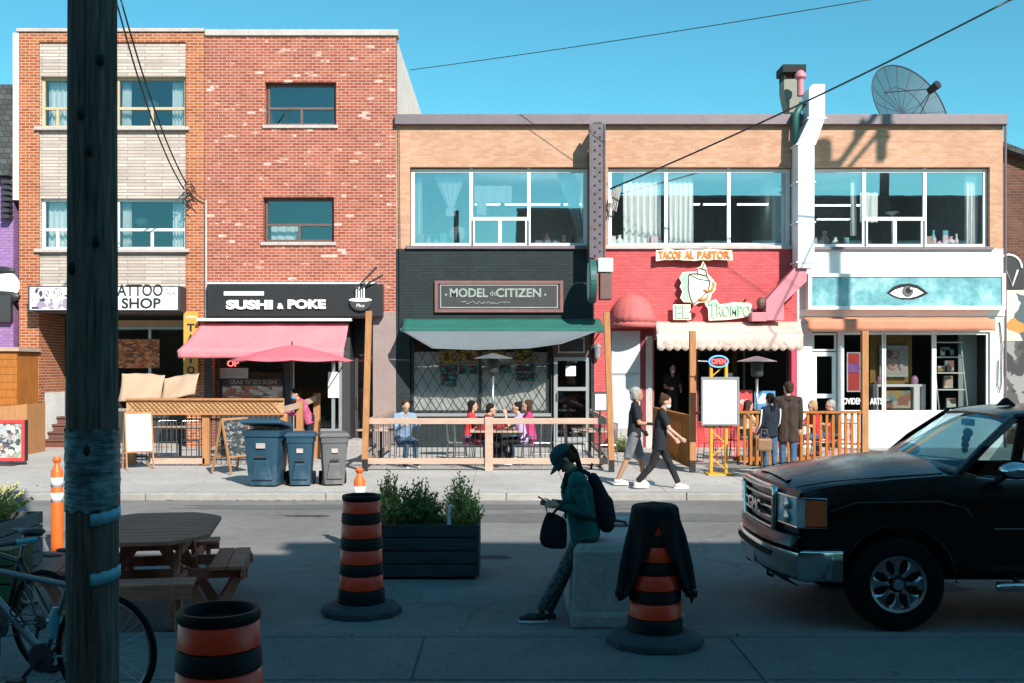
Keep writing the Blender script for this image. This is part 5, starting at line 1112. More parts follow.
# ================================================================ bicycles
M['bike_silver'] = mat('bike_silver', (.20, .24, .27), .35, .5, .08, 4); M['bike_dark'] = mat('bike_dark', (.03, .035, .04), .35, .2, .1, 4); M['bike_blue'] = mat('bike_blue', (.10, .40, .48), .4, 0, .1, 4)
def bike(name, label, frame_m, rear, rz, turn=0, grips='rubber', word=None):
    """rear wheel axle at local origin side, bike heads to local +X"""
    r_ = .345; o = T(name, label, 'bicycle', (0, 0, 0), 'bicycles at the big wooden pole')
    rh, fh, bb = Vector((0, 0, r_)), Vector((1.03, 0, r_)), Vector((.43, 0, .28)); st_ = Vector((.26, 0, .76)); ht, hb = Vector((.83, 0, .83)), Vector((.885, 0, .69))
    m = MB()
    m.tube([st_, bb], .017, 10); m.tube([hb+Vector((0, 0, .02)), bb], .026, 10); m.tube([ht-Vector((0, 0, .03)), st_-Vector((0, 0, .03))], .019, 10); m.tube([ht, hb], .024, 10)
    for s_ in (-1, 1):
        m.tube([rh+Vector((0, s_*.06, 0)), bb+Vector((0, s_*.03, 0))], .010, 8); m.tube([rh+Vector((0, s_*.06, 0)), st_+Vector((0, s_*.015, -.04))], .009, 8)
    fr_ = m.build('frame', frame_m, o, smooth=40, local=True)
    if word:
        t_ = text(word, 0, 0, .15, .05, 0, M['black_paint'], fr_, ext=.002, bold=.03)
        t_.rotation_euler = (0, 0, 0); ang = math.atan2(hb.z-bb.z, hb.x-bb.x)
        # on the side that faces the street behind: both sides
        t_.matrix_local = Matrix.Translation((bb.x+.36*math.cos(ang)-.02, .031, bb.z+.36*math.sin(ang)+.03)) @ Matrix.Rotation(math.pi, 4, 'Z') @ Matrix.Rotation(ang, 4, 'Y')
    TR = Matrix.Translation(hb) @ Matrix.Rotation(turn, 4, 'Z') @ Matrix.Translation(-hb)
    m = MB()
    for s_ in (-1, 1): m.tube([hb+Vector((0, s_*.04, -.02)), Vector((.95, s_*.055, .52)), fh+Vector((0, s_*.055, 0))], .012, 8)
    m.xf(TR).build('fork', M['bike_dark'], o, smooth=40, local=True)
    for wc, fr in ((rh, 0), (fh, 1)):
        X = TR if fr else Matrix.Identity(4)
        w = MB().tube([wc+Vector((r_*.965*math.cos(t), 0, r_*.965*math.sin(t))) for t in [2*math.pi*i/48 for i in range(48)]], .019, 8, closed=True).xf(X).build('wheel', M['rubber'], o, smooth=True, local=True)
        MB().tube([wc+Vector((r_*.89*math.cos(t), 0, r_*.89*math.sin(t))) for t in [2*math.pi*i/48 for i in range(48)]], .011, 6, closed=True).xf(X).build('rim', M['steel'] if word else M['bike_dark'], w, smooth=True, local=True)
        s3 = MB()
        for k in range(28):
            t = 2*math.pi*k/28; s_ = .03 if k % 2 else -.03; t2 = t+(.35 if k % 4 < 2 else -.35)
            s3.cyl(wc+Vector((.02*math.cos(t2), s_, .02*math.sin(t2))), wc+Vector((r_*.88*math.cos(t), 0, r_*.88*math.sin(t))), .0016, n=4, cap=False)
        s3.xf(X).build('spokes', M['steel'], w, local=True)
        MB().cyl(wc+Vector((0, -.06, 0)), wc+Vector((0, .06, 0)), .02).xf(X).build('hub', M['steel'], w, local=True)
    m = MB(); st2 = ht+Vector((-.02, 0, .09)); m.tube([ht, st2, st2+Vector((.08, 0, .02))], .014, 8)
    c = st2+Vector((.08, 0, .02)); m.tube([c+Vector((-.03, -.31, .01)), c+Vector((0, -.12, 0)), c, c+Vector((0, .12, 0)), c+Vector((-.03, .31, .01))], .013, 8)
    hbm = m.xf(TR).build('handlebar', M['bike_dark'], o, smooth=40, local=True)
    for s_ in (-1, 1):
        MB().tube([c+Vector((-.02, s_*.20, .008)), c+Vector((-.035, s_*.33, .012))], .018, 10).xf(TR).build('grip', M[grips], hbm, smooth=40, local=True)
        MB().tube([c+Vector((0, s_*.17, 0)), c+Vector((.06, s_*.20, -.02)), c+Vector((.06, s_*.30, -.03))], .006, 6).xf(TR).build('brake_lever', M['steel'], hbm, local=True)
    sp = MB().tube([st_, st_+Vector((-.045, 0, .16))], .0135, 8).build('seat_post', M['steel'], o, smooth=40, local=True)
    sc_ = st_+Vector((-.055, 0, .19)); m = MB()
    secs = []
    for x, w, zt, zb in ((-.13, .03, .0, -.02), (-.12, .065, .02, -.03), (-.06, .075, .025, -.035), (0, .05, .02, -.03), (.06, .025, .015, -.02), (.13, .018, .01, -.015), (.15, .006, .0, -.01)):
        secs.append([sc_+Vector((x, w*math.cos(t), (zt if math.sin(t) > 0 else -zb)*math.sin(t))) for t in [2*math.pi*i/12 for i in range(12)]])
    m.loft(secs).build('saddle', M['black_paint'], o, smooth=True, local=True)
    m = MB(); m.cyl(bb+Vector((0, .035, 0)), bb+Vector((0, .045, 0)), .09, n=28); m.build('chainring', M['charcoal'], o, local=True); MB().cyl(rh+Vector((0, .035, 0)), rh+Vector((0, .06, 0)), .05, n=20).build('sprocket', M['charcoal'], o, local=True)
    for s_ in (-1, 1):
        q = bb+Vector((s_*.11, s_*.075, -s_*.13)); cr = MB().bar(bb+Vector((0, s_*.06, 0)), q, .015, .025).build('crank_arm', M['charcoal'], o, local=True); MB().obox(q+Vector((0, s_*.05, 0)), (.09, .08, .025)).build('pedal', M['charcoal'], cr, local=True)
    m = MB(); m.tube([rh+Vector((0, .05, .045)), bb+Vector((0, .04, .09))], .004, 5); m.tube([rh+Vector((0, .05, -.045)), bb+Vector((0, .04, -.09))], .004, 5); m.tube([rh+Vector((.0, .06, -.03)), rh+Vector((.03, .06, -.12))], .012, 6); m.build('chain', M['charcoal'], o, local=True)
    place(o, rear, rz); return o
b1 = bike('bicycle', 'silver bicycle in the foreground, its rear wheel showing right of the big wooden pole', M['bike_silver'], ((106-CX)/F*6.45, 6.45, .12), R(180-14), turn=R(-25), grips='bike_blue', word='COS')
b2 = bike('bicycle', 'dark bicycle with a black saddle standing behind the silver one at the left edge', M['bike_dark'], ((46-CX)/F*7.2, 7.2, .12), R(180-28), turn=R(20))
# bottle cage on the silver bicycle
m = MB().lathe([(.034, 0), (.036, .02), (.036, .14), (.025, .17), (.018, .19)], (.36, 0, .40), 14); m.build('water_bottle', M['bike_blue'], b1, smooth=40, local=True)
# ================================================================ people
HAIR = {'black': cloth('hair_black', (.012, .010, .009), 30), 'brown': cloth('hair_brown', (.06, .03, .018), 30), 'grey': cloth('hair_grey', (.33, .33, .32), 30), 'blond': cloth('hair_blond', (.38, .26, .14), 30)}
EYE = mat('eye_dark', (.02, .015, .012), .2); LIP = mat('lip', (.36, .12, .10), .5)
def person(label, loc, rz, top, bottom, shoe, hair='black', style='short', sleeve='long', legs_=((3, 3), (-3, 3)), arms=((5, 10, 6), (5, 10, 6)), lean=0, head=0, seat=None,
           H=1.7, skin='skin', shorts=False, group=None, mask=None, fine=False, coat=0, vox=None, hy=0, bulk=1.0, hipz=None, fingers=True, hide_legs=False):
    k = H/1.7; vx = vox or (.0065 if fine else .011)
    o = T('person', label, 'person', (0, 0, 0), group)
    TH, SH, UA, FA = .425*k, .41*k, .29*k, .25*k
    def leg(a, b): # thigh forward angle, knee bend
        a, b = R(a), R(b); kn = Vector((math.sin(a)*TH, 0, -math.cos(a)*TH)); an = kn+Vector((math.sin(a-b)*SH, 0, -math.cos(a-b)*SH)); return kn, an
    lg = [leg(*q) for q in legs_]
    hz = hipz if hipz else ((seat+.09*k) if seat else max(-q[1].z for q in lg)+.085*k)
    hip = Vector((0, 0, hz)); LR = Matrix.Rotation(R(lean), 3, 'Y')
    def tor(x, y, z): return hip+LR @ Vector((x*k, y*k, z*k))
    neck = tor(.0, 0, .545); chest = tor(.01, 0, .36); waist = tor(0, 0, .16)
    HR = Matrix.Rotation(R(head), 3, 'Y') @ Matrix.Rotation(R(hy), 3, 'Z'); hc = neck+Matrix.Rotation(R((lean+head)*.5), 3, 'Y') @ Vector((.02*k, 0, .15*k))
    def hd(x, y, z): return hc+HR @ (Vector((x, y, z))*k)
    b = MB(); ball, cyl = b.ball, b.cyl
    def cap(m, p, q, r0, r1, n=12): m.cyl(p, q, r0, r1, n); m.ball(p, r0*1.0, n, 8); m.ball(q, r1*1.0, n, 8)
    J = {}
    for i, s_ in ((0, 1), (1, -1)):
        hj = hip+Vector((0, s_*.085*k, 0)); kn = hj+lg[i][0]+Vector((0, s_*.01, 0)); an = hj+lg[i][1]+Vector((0, s_*.005, 0))
        J['h', i], J['k', i], J['a', i] = hj, kn, an
        sh, el_, ou = [R(v) for v in arms[i]]; sj = tor(.0, s_*.175*bulk, .49); sh2 = sh-R(lean)*0
        ua = Vector((math.sin(sh2)*math.cos(ou), s_*math.sin(ou), -math.cos(sh2)*math.cos(ou)))*UA; ej = sj+ua
        inw = .25 if math.degrees(el_) > 40 else .0
        fa = Vector((math.sin(sh2+el_), -s_*inw, -math.cos(sh2+el_))).normalized()*FA; wj = ej+fa
        J['s', i], J['e', i], J['w', i], J['f', i] = sj, ej, wj, fa.normalized()
    def torso(m, g=0, up=True):
        for t in (-1, 1):
            cap(m, hip+Vector((0, t*.06*k, .0)), tor(0, t*.045, .16), (.105+g)*k, (.095*bulk+g)*k)
            cap(m, tor(0, t*.045, .16), tor(.01, t*.065*bulk, .36), (.095*bulk+g)*k, (.105*bulk+g)*k)
            cap(m, tor(.01, t*.065*bulk, .36), tor(.0, t*.10*bulk, .47), (.105*bulk+g)*k, (.068+g)*k)
            cap(m, tor(0, t*.08, .50), tor(-.005, t*.175*bulk, .485), (.052+g)*k, (.052+g)*k)
            cap(m, tor(0, t*.03, .54), tor(0, t*.14, .50), (.035+g)*k, (.04+g)*k)
    torso(b)
    cap(b, tor(0, 0, .50), hc, .055*k, .052*k)
    b.ball(hc+HR @ Vector((-.005*k, 0, .02*k)), (.098*k, .075*k, .105*k), 20, 14, HR); b.ball(hd(.025, 0, -.045), (.065*k, .055*k, .065*k), 16, 10, HR)
    b.ball(hd(.06, 0, -.085), (.03*k, .032*k, .025*k), 12, 8, HR)
    cap(b, hd(.088, 0, .012), hd(.105, 0, -.018), .010*k, .014*k, 8); b.ball(hd(.088, 0, -.052), (.012*k, .026*k, .012*k), 10, 6, HR); b.ball(hd(.080, 0, .028), (.018*k, .055*k, .012*k), 10, 6, HR)
    for t in (-1, 1): b.ball(hd(-.008, t*.077, -.002), (.020*k, .010*k, .030*k), 8, 6, HR)
    for i, s_ in ((0, 1), (1, -1)):
        cap(b, J['h', i], J['k', i], .080*k, .052*k); ca = J['k', i].lerp(J['a', i], .3); cap(b, J['k', i], ca, .050*k, .054*k); cap(b, ca, J['a', i], .053*k, .036*k)
        an = J['a', i]; cap(b, an+Vector((-.02, 0, -.035*k)), an+Vector((.13*k, 0, -.055*k)), .034*k, .026*k)
        cap(b, J['s', i], J['e', i], .047*k, .037*k); cap(b, J['e', i], J['w', i], .037*k, .025*k)
        f = J['f', i]; w = J['w', i]; sd_ = Vector((0, s_, 0)); 
        acr = f.cross(sd_).normalized()      # across the palm
        cap(b, w, w+f*.045*k, .024*k, .024*k, 10); rr = (.0085 if fine else .0115)*k
        for q in range(4):
            oa = acr*(.030-.020*q)*k; l_ = (.066, .075, .070, .055)[q]*k; p0 = w+f*.055*k+oa*.8; p1 = p0+f*l_*.45+oa*.15-sd_*.006; p2 = p1+(f*.75-sd_*.5)*l_*.35; p3 = p2+(f*.35-sd_*.8)*l_*.28
            b.cyl(w+f*.02*k+oa*.4, p0, rr*1.25, rr*1.1, 8); cap(b, p0, p1, rr*1.08, rr, 8); cap(b, p1, p2, rr, rr*.92, 8); cap(b, p2, p3, rr*.92, rr*.8, 8)
        t0 = w+f*.02*k+acr*.018*k; t1 = t0+(acr*.8+f*.6)*.032*k-sd_*.01; t2 = t1+(f*.9-sd_*.5+acr*.1)*.028*k; cap(b, t0, t1, rr*1.3, rr*1.1, 8); cap(b, t1, t2, rr*1.1, rr*.9, 8)
    fuse(b, 'body', M[skin], o, vx, 2)
    # clothes
    m = MB(); torso(m, .030 if fine else .014); 
    if coat:
        for t in (-1, 1): m.cyl(tor(0, t*.06, .2), hip+Vector((0, t*.07*k, -coat)), .115*k, .125*k, 16)
    else:
        for t in (-1, 1): m.cyl(tor(0, t*.05, .2), hip+Vector((0, t*.062*k, -.05)), (.125 if fine else .108)*k, (.135 if fine else .122)*k, 16)
    for i in (0, 1):
        cap(m, J['s', i], J['s', i].lerp(J['e', i], .3), .064*k, .062*k)
        if sleeve == 'long':
            cap(m, J['s', i], J['e', i], .062*k, .051*k); m.cyl(J['e', i], J['w', i], .050*k, .037*k, 12); m.ball(J['e', i], .050*k, 12, 8)
        elif sleeve == 'short': m.cyl(J['s', i], J['s', i].lerp(J['e', i], .78), .063*k, .062*k, 12)
        else: m.cyl(J['s', i], J['s', i].lerp(J['e', i], .3), .06*k, .058*k, 12)
    cap(m, tor(-.022, -.03, .515), tor(-.022, .03, .515), .060*k, .060*k)
    tp = fuse(m, 'coat' if coat else 'top', top, o, vx, 2)
    m = MB()
    for i, s_ in ((0, 1), (1, -1)):
        cap(m, hip+Vector((0, s_*.05*k, .08*k)), J['h', i], .112*k, .100*k)
        if shorts: m.cyl(J['h', i], J['h', i].lerp(J['k', i], 1.02), .099*k, .078*k, 14)
        else:
            cap(m, J['h', i], J['k', i], .093*k, (.066 if not fine else .058)*k); ca = J['k', i].lerp(J['a', i], .3); w2 = .052 if not fine else .046
            cap(m, J['k', i], ca, .062*k, .064*k if not fine else .059*k); m.cyl(ca, J['a', i]+Vector((0, 0, .015)), (.062 if not fine else .057)*k, w2*k, 14)
    fuse(m, 'shorts' if shorts else 'trousers', bottom, o, vx, 2)
    for i in (0, 1):
        an = J['a', i]; m = MB()
        cap(m, an+Vector((-.03*k, 0, -.035*k)), an+Vector((.10*k, 0, -.045*k)), .043*k, .040*k); cap(m, an+Vector((.05*k, 0, -.05*k)), an+Vector((.155*k, 0, -.055*k)), .040*k, .030*k); m.cyl(an+Vector((-.005, 0, -.04)), an+Vector((0, 0, .0)), .046*k, .044*k, 12)
        s_ = fuse(m, 'shoe', shoe, o, vx*.9, 2)
        q = an+Vector((.055*k, 0, -.083*k)); m = MB(); pts = [(q.x+.135*k*math.cos(t), q.y+.043*k*math.sin(t)*(1 if math.cos(t) > 0 else .85)) for t in [2*math.pi*j/20 for j in range(20)]]
        m.prismz(pts, q.z-.008*k, q.z+.016*k); m.build('sole', M['white_paint'], s_, local=True, bevel=.004)
    # hair
    m = MB()
    if style == 'bald': m.ball(hd(-.03, 0, .01), (.085*k, .079*k, .08*k), 16, 10, HR)
    else:
        g = .014 if style in ('short', 'bun', 'pony') else .018
        m.ball(hd(-.032, 0, .050), ((.086+g)*k, (.070+g)*k, (.074+g)*k), 20, 14, HR)
        m.ball(hd(-.052, 0, -.005), ((.052+g)*k, (.066+g*.8)*k, (.085)*k), 16, 10, HR)
        if style == 'wavy':
            for t in (-1, 1): m.ball(hd(-.03, t*.065, -.02), (.055*k, .035*k, .08*k), 12, 8, HR)
            m.ball(hd(-.07, 0, -.03), (.055*k, .07*k, .09*k), 12, 8, HR)
        if style == 'long':
            for t in (-1, 0, 1): cap(m, hd(-.06, t*.05, .0), hd(-.075, t*.055, -.22), .045*k, .035*k); cap(m, hd(-.075, t*.05, -.22), hd(-.06, t*.03, -.33), .035*k, .015*k)
            for t in (-1, 1): cap(m, hd(-.02, t*.075, .02), hd(-.02, t*.08, -.15), .03*k, .02*k)
        if style == 'bun': m.ball(hd(-.10, 0, .10), .042*k, 12, 8)
        if style == 'pony': cap(m, hd(-.11, 0, .05), hd(-.17, 0, .02), .028*k, .034*k); cap(m, hd(-.17, 0, .02), hd(-.19, 0, -.12), .036*k, .026*k); cap(m, hd(-.19, 0, -.12), hd(-.18, 0, -.22), .026*k, .008*k)
    fuse(m, 'hair', HAIR[hair], o, vx*.9, 2)
    m = MB()
    for t in (-1, 1): m.ball(hd(.089, t*.031, .006), (.006*k, .013*k, .006*k), 8, 6, HR)
    m.build('eyes', EYE, o, smooth=True, local=True)
    m = MB(); m.ball(hd(.090, 0, -.050), (.012*k, .022*k, .008*k), 10, 6, HR); m.build('mouth', LIP, o, smooth=True, local=True)
    if mask: 
        m = MB(); m.ball(hd(.06, 0, -.045), (.058*k, .060*k, .052*k), 16, 10, HR); m.build('face_mask', mask, o, smooth=True, local=True)
    place(o, loc, rz); J['hd'] = hd; J['tor'] = tor; J['hip'] = hip; J['hc'] = hc; J['HR'] = HR; o_ = o
    return o, J
C_ = {n: cloth(n, c) for n, c in dict(tee_black=(.022, .024, .03), grey_shorts=(.16, .17, .19), black_trousers=(.022, .022, .025), white_shoe=(.6, .6, .58), dark_shoe=(.02, .02, .02), navy=(.016, .022, .034),
      brown_coat=(.050, .036, .030), denim=(.06, .11, .18), blue_shirt=(.20, .29, .42), lilac=(.42, .32, .55), pink=(.60, .05, .18), dark_red=(.26, .03, .04), red=(.55, .04, .05), rose=(.50, .10, .20), teal=(.02, .13, .125), sand=(.45, .36, .26), legging=(.05, .062, .068)).items()}
MASK = mat('pale_mask', (.60, .68, .72), .7)
def gx(px, D): return fx(px, D)
# two walkers on the far pavement, going right
person('grey haired man in black tee and grey shorts walking right, left of the walking pair', (gx(634, 18.6), 18.6, .12), R(-4), C_['tee_black'], C_['grey_shorts'], C_['white_shoe'], 'grey', 'wavy', 'short',
       legs_=((16, 6), (-16, 8)), arms=((-8, 55, 10), (10, 75, 6)), lean=3, H=1.72, skin='skin_tan', shorts=True, group='walkers on the far sidewalk')
pw, J = person('woman in loose black tee and black trousers walking right with hair in a bun', (gx(659, 18.1), 18.1, .12), R(-3), C_['tee_black'], C_['black_trousers'], C_['white_shoe'], 'brown', 'bun', 'short',
       legs_=((26, 3), (-16, 24)), arms=((14, 30, 8), (22, 30, 12)), lean=6, head=22, H=1.66, coat=.16, group='walkers on the far sidewalk', mask=MASK)
# couple by the taco fence, seen from behind
person('tall man in a long dark brown coat with his back turned at the patio', (gx(788, 19.9), 19.9, .12), R(78), C_['brown_coat'], C_['denim'], C_['dark_shoe'], 'brown', 'short', 'long', H=1.78, coat=.28, bulk=1.1, hy=30, group='people at the taco patio')
pw2, J2 = person('woman with dark ponytail and a white striped navy jacket beside the brown coat man', (gx(770, 19.7), 19.7, .12), R(120), C_['navy'], C_['denim'], C_['dark_shoe'], 'black', 'pony', 'long', H=1.57, hy=-10, arms=((5, 25, 8), (8, 30, 10)), group='people at the taco patio')
m = MB()
for s_ in (-1, 1):
    m = MB(); m.tube([J2['tor'](-.03, s_*.255, .50), J2['tor'](-.03, s_*.262, .38), J2['e', 0 if s_ > 0 else 1]+Vector((-.03, s_*.048, 0)), J2['w', 0 if s_ > 0 else 1]+Vector((-.02, s_*.035, .02))], .014, 6)
    m.build('jacket_stripe', M['white_paint'], pw2, smooth=True, local=True)
# taco cook in the doorway
person('cook in black with a white face mask standing inside the dark doorway', (gx(672, 28.2), 28.2, .55), R(-80), C_['tee_black'], C_['black_trousers'], C_['dark_shoe'], 'black', 'short', 'short', arms=((10, 60, 8), (10, 75, 8)), head=15, H=1.72, mask=MASK, group='people at the taco patio')
# seated on the taco patio
for lab, px, D, rz, tp, hr, sty in (('seated blond woman in red at the right end of the taco patio', 817, 23.4, R(-170), 'red', 'blond', 'wavy'), ('grey haired diner in dark clothes seated beside the blond woman', 835, 23.9, R(180), 'tee_black', 'grey', 'short'),
                                    ('seated diner in a sand top left of the standing couple', 744, 23.6, R(10), 'sand', 'brown', 'long')):
    person(lab, (gx(px, D), D, .12), rz, C_[tp], C_['denim'], C_['dark_shoe'], hr, sty, 'short', legs_=((88, 85), (84, 88)), arms=((30, 70, 8), (35, 75, 8)), lean=8, head=10, seat=.47, group='people at the taco patio', H=1.66)
# seated on the middle patio
person('man in a light blue shirt seated alone on the iron railed patio', (gx(403, 22.3), 22.3, .12), R(-62), C_['blue_shirt'], C_['denim'], C_['dark_shoe'], 'brown', 'short', 'long', legs_=((85, 80), (80, 95)), arms=((30, 80, 8), (25, 85, 8)), lean=10, head=22, seat=.48, group='diners on the iron railed patio', H=1.74, bulk=1.12)
person('woman with dark hair in a bright red top facing right at the wooden table', (gx(468, 23.0), 23.0, .12), R(-5), C_['red'], C_['denim'], C_['dark_shoe'], 'black', 'long', 'short', legs_=((88, 85), (84, 88)), arms=((35, 75, 8), (40, 65, 8)), lean=8, head=5, seat=.48, group='diners on the iron railed patio', H=1.66)
person('dark haired man in dark red leaning low over the wooden table', (gx(477, 22.2), 22.2, .12), R(8), C_['dark_red'], C_['black_trousers'], C_['dark_shoe'], 'black', 'short', 'long', legs_=((88, 85), (84, 88)), arms=((45, 65, 8), (50, 60, 8)), lean=26, head=12, seat=.48, group='diners on the iron railed patio', H=1.70)
person('woman in a lilac tee facing left at the wooden table, hand at her face', (gx(523, 22.2), 22.2, .12), R(180), C_['lilac'], C_['black_trousers'], C_['dark_shoe'], 'black', 'bun', 'short', legs_=((88, 85), (80, 95)), arms=((55, 110, 6), (40, 70, 8)), lean=10, head=8, seat=.48, group='diners on the iron railed patio', H=1.66)
person('woman with long brown hair in a pink top at the wooden table', (gx(531, 23.0), 23.0, .12), R(186), C_['pink'], C_['denim'], C_['white_shoe'], 'brown', 'long', 'none', legs_=((88, 85), (84, 88)), arms=((40, 70, 8), (40, 70, 8)), lean=6, head=4, seat=.48, group='diners on the iron railed patio', H=1.68)
# by the sushi window
person('person in a rose pink top and blue mask bending over behind the three bins', (gx(309, 23.6), 23.6, .12), R(215), C_['rose'], C_['navy'], C_['dark_shoe'], 'black', 'short', 'long', arms=((30, 50, 14), (35, 60, 14)), lean=28, head=28, mask=mat('blue_mask', (.10, .25, .45), .7), H=1.66)
# ---------------------------------------------------------------- the woman at the concrete block
FW = Vector((.69, 9.15, 0))
mt_, nt, N, L, b = nm('patterned_leggings'); v = coords(N, L, (1, 1, 1)); f = noise(N, L, v, 38, 4, .8)
L.new(ramp(N, L, f, [(.45, (.022, .028, .032)), (.56, (.16, .19, .20)), (.62, (.05, .06, .065))]), b.inputs['Base Color']); b.inputs['Roughness'].default_value = .8
fw, JW = person('woman in teal top and cap leaning on the concrete block, looking at her phone', (FW.x, FW.y, 0), R(180), C_['teal'], mt_, mat('dark_sneaker', (.03, .035, .045), .7, 0, .2, 12), 'brown', 'short', 'long',
            legs_=((31, 1), (25, 3)), arms=((-14, 116, 9), (-6, 106, 8)), lean=10, head=52, H=1.62, fine=True, hipz=.775, vox=.006, bulk=1.14)
hd, tor = JW['hd'], JW['tor']; kk = 1.6/1.7; HR = JW['HR']
# ponytail through the cap
m = MB()
def capw(m, p, q, r0, r1, n=12): m.cyl(p, q, r0, r1, n); m.ball(p, r0, n, 8); m.ball(q, r1, n, 8)
p0 = Vector(hd(-.105, 0, .05)); pts = [p0, p0+Vector((-.035, 0, .005)), p0+Vector((-.065, 0, -.04)), p0+Vector((-.085, 0, -.10)), p0+Vector((-.11, 0, -.17)), p0+Vector((-.15, 0, -.23))]
for a_, b_, r0, r1 in zip(pts[:-1], pts[1:], (.018, .026, .030, .028, .022), (.026, .030, .028, .022, .008)): capw(m, a_, b_, r0, r1)
fuse(m, 'ponytail', HAIR['brown'], fw, .006, 3)
M['cap_teal'] = cloth('cap_teal', (.035, .085, .10), 20)
m = MB(); secs = []
for j in range(9):
    ph = j/8*math.pi/2; secs.append([hd(-.015+.119*math.cos(ph)*math.cos(t), .100*math.cos(ph)*math.sin(t), .040+.105*math.sin(ph)) for t in [2*math.pi*i/32 for i in range(32)]])
cp = MB().loft(secs, cap=False).build('cap', M['cap_teal'], fw, smooth=True, local=True, solid=.004)
def bf(u, v):
    t = (u-.5)*math.pi*.95; r0x = .119; x = -.015+r0x*math.cos(t)+.085*v*math.cos(t*.8); y = .100*math.sin(t)*(1-.12*v)
    return hd(x, y, .042-.022*v-.03*abs(math.sin(t))**2*v)
MB().grid(bf, 18, 5).build('cap_peak', M['cap_teal'], cp, smooth=True, local=True, solid=.005)
MB().ball(hd(-.015, 0, .147), .008).build('cap_button', M['cap_teal'], cp, smooth=True, local=True)
# white sneaker marks
for i in (0, 1):
    an = JW['a', i]
    for s_ in (-1, 1):
        t_ = text('N', an.x+.01, an.z-.058, .042, .034, an.y+s_*.0435, M['white_paint'], fw, name='shoe_letter', ext=.002, bold=.04)
        t_.location = (0, 0, 0)
        for vtx in t_.data.vertices: vtx.co = Vector(vtx.co)+Vector((FW.x, FW.y, 0)) if 0 else vtx.co
        if s_ > 0:
            for vtx in t_.data.vertices: vtx.co.x = 2*(an.x+.031)-vtx.co.x
# phone in her hands
hp = (JW['w', 0]+JW['w', 1])/2+(JW['f', 0]+JW['f', 1]).normalized()*.075
ph = T('phone', 'dark mobile phone held by the woman in the teal cap', 'phone', (0, 0, 0))
Rz = Matrix.Rotation(R(180), 4, 'Z'); hw_ = Vector((FW.x, FW.y, 0))+Rz.to_3x3() @ hp
Mp = Matrix.Translation(hw_) @ Matrix.Rotation(R(180), 4, 'Z') @ Matrix.Rotation(R(-28), 4, 'Y')
m = MB(); m.obox((.02, 0, .012), (.145, .072, .009)); m.xf(Mp); ph.location = hw_; m.build('phone_body', M['black_paint'], ph, bevel=.003)
m = MB(); m.obox((.02, 0, .0175), (.132, .064, .001)); m.xf(Mp); m.build('screen', M['glass_low'] if 0 else mat('phone_screen', (.02, .03, .04), .1), ph)
mk = MB(); mk.obox((.0, .0, -.075), (.012, .08, .10), Matrix.Rotation(R(12), 3, 'Y')); mk.xf(Matrix.Translation(hw_) @ Matrix.Rotation(R(180), 4, 'Z')); tag(mk.build('paper_mask', mat('folded_mask', (.42, .58, .64), .7), None, bevel=.004), 'folded pale blue face mask hanging from the woman\'s hand under the phone', 'face mask')
# backpack
bp = T('backpack', 'black backpack on the back of the woman leaning at the block', 'backpack', (0, 0, 0))
M['pack'] = cloth('pack_black', (.018, .022, .028), 20)
m = MB()
for t in (-1, 1):
    for z0, z1, x0, x1, r0, r1 in ((.08, .30, -.20, -.195, .072, .078), (.30, .50, -.195, -.16, .078, .05)): capw(m, tor(x0, t*.07, z0-.04), tor(x1, t*.07, z1-.04), r0, r1)
    capw(m, tor(-.25, t*.05, .08), tor(-.25, t*.05, .24), .045, .045)
fuse(m, 'pack_bag', M['pack'], bp, .009, 3)
for t in (-1, 1):
    MB().tube([tor(-.14, t*.11, .50), tor(-.03, t*.125, .585), tor(.07, t*.125, .55), tor(.135, t*.13, .42), tor(.10, t*.165, .25), tor(-.03, t*.18, .14), tor(-.13, t*.13, .10)], .014, 8).build('strap', M['pack'], bp, smooth=True, local=True)
MB().tube([tor(-.15, -.03, .55), tor(-.17, -.02, .60), tor(-.17, .02, .60), tor(-.15, .03, .55)], .008, 6).build('carry_loop', M['pack'], bp, local=True)
MB().tube([tor(-.29, t/10*.9-.045, .25-.0*t) for t in range(2)]+[tor(-.285, .05, .1)], .004, 5).build('zip', M['steel'], bp, local=True)
place(bp, (FW.x, FW.y, 0), R(180))
# tote hanging from her forearm
tt = T('tote_bag', 'wide black tote bag hanging from the forearm of the woman in the cap', 'bag', (0, 0, 0))
ec = (JW['e', 0].lerp(JW['w', 0], .80)); wc_ = Vector((FW.x, FW.y, 0))+Rz.to_3x3() @ ec
m = MB(); yb = wc_.y-.02
secs = []
for v, z in ((0, -.345), (.15, -.33), (.5, -.22), (.85, -.10), (1, -.055)):
    xl, xr = (-.155+.06*(1-v)*0-.02*v, .0); 
    a0 = (-.215 if v < .3 else -.235+.10*v**2); a1 = (.02 if v < .3 else .04-.02*v)
    if v == 0: a0, a1 = -.12, .02
    wd = .045*(1-v*.75)+.01
    cx_, hw = (a0+a1)/2, (a1-a0)/2
    secs.append([Vector((wc_.x+cx_+hw*math.copysign(abs(math.cos(t))**.6, math.cos(t)), yb+wd*math.sin(t), wc_.z+z+.02*math.cos(t+math.pi)*v*2)) for t in [2*math.pi*i/24 for i in range(24)]])
tt.location = (wc_.x, yb, wc_.z-.4)
m.loft(secs).build('bag_body', cloth('tote_black', (.014, .018, .022), 20), tt, smooth=True, sub=1)
for s_ in (-1, 1): MB().tube([Vector((wc_.x-.14, yb+s_*.02, wc_.z-.10)), Vector((wc_.x-.05, yb+s_*.03, wc_.z+.0)), Vector((wc_.x, yb+s_*.0+.01, wc_.z+.05)), Vector((wc_.x+.015, yb+s_*.03, wc_.z-.09))], .009, 6).build('handle', M['pack'], tt, smooth=True)
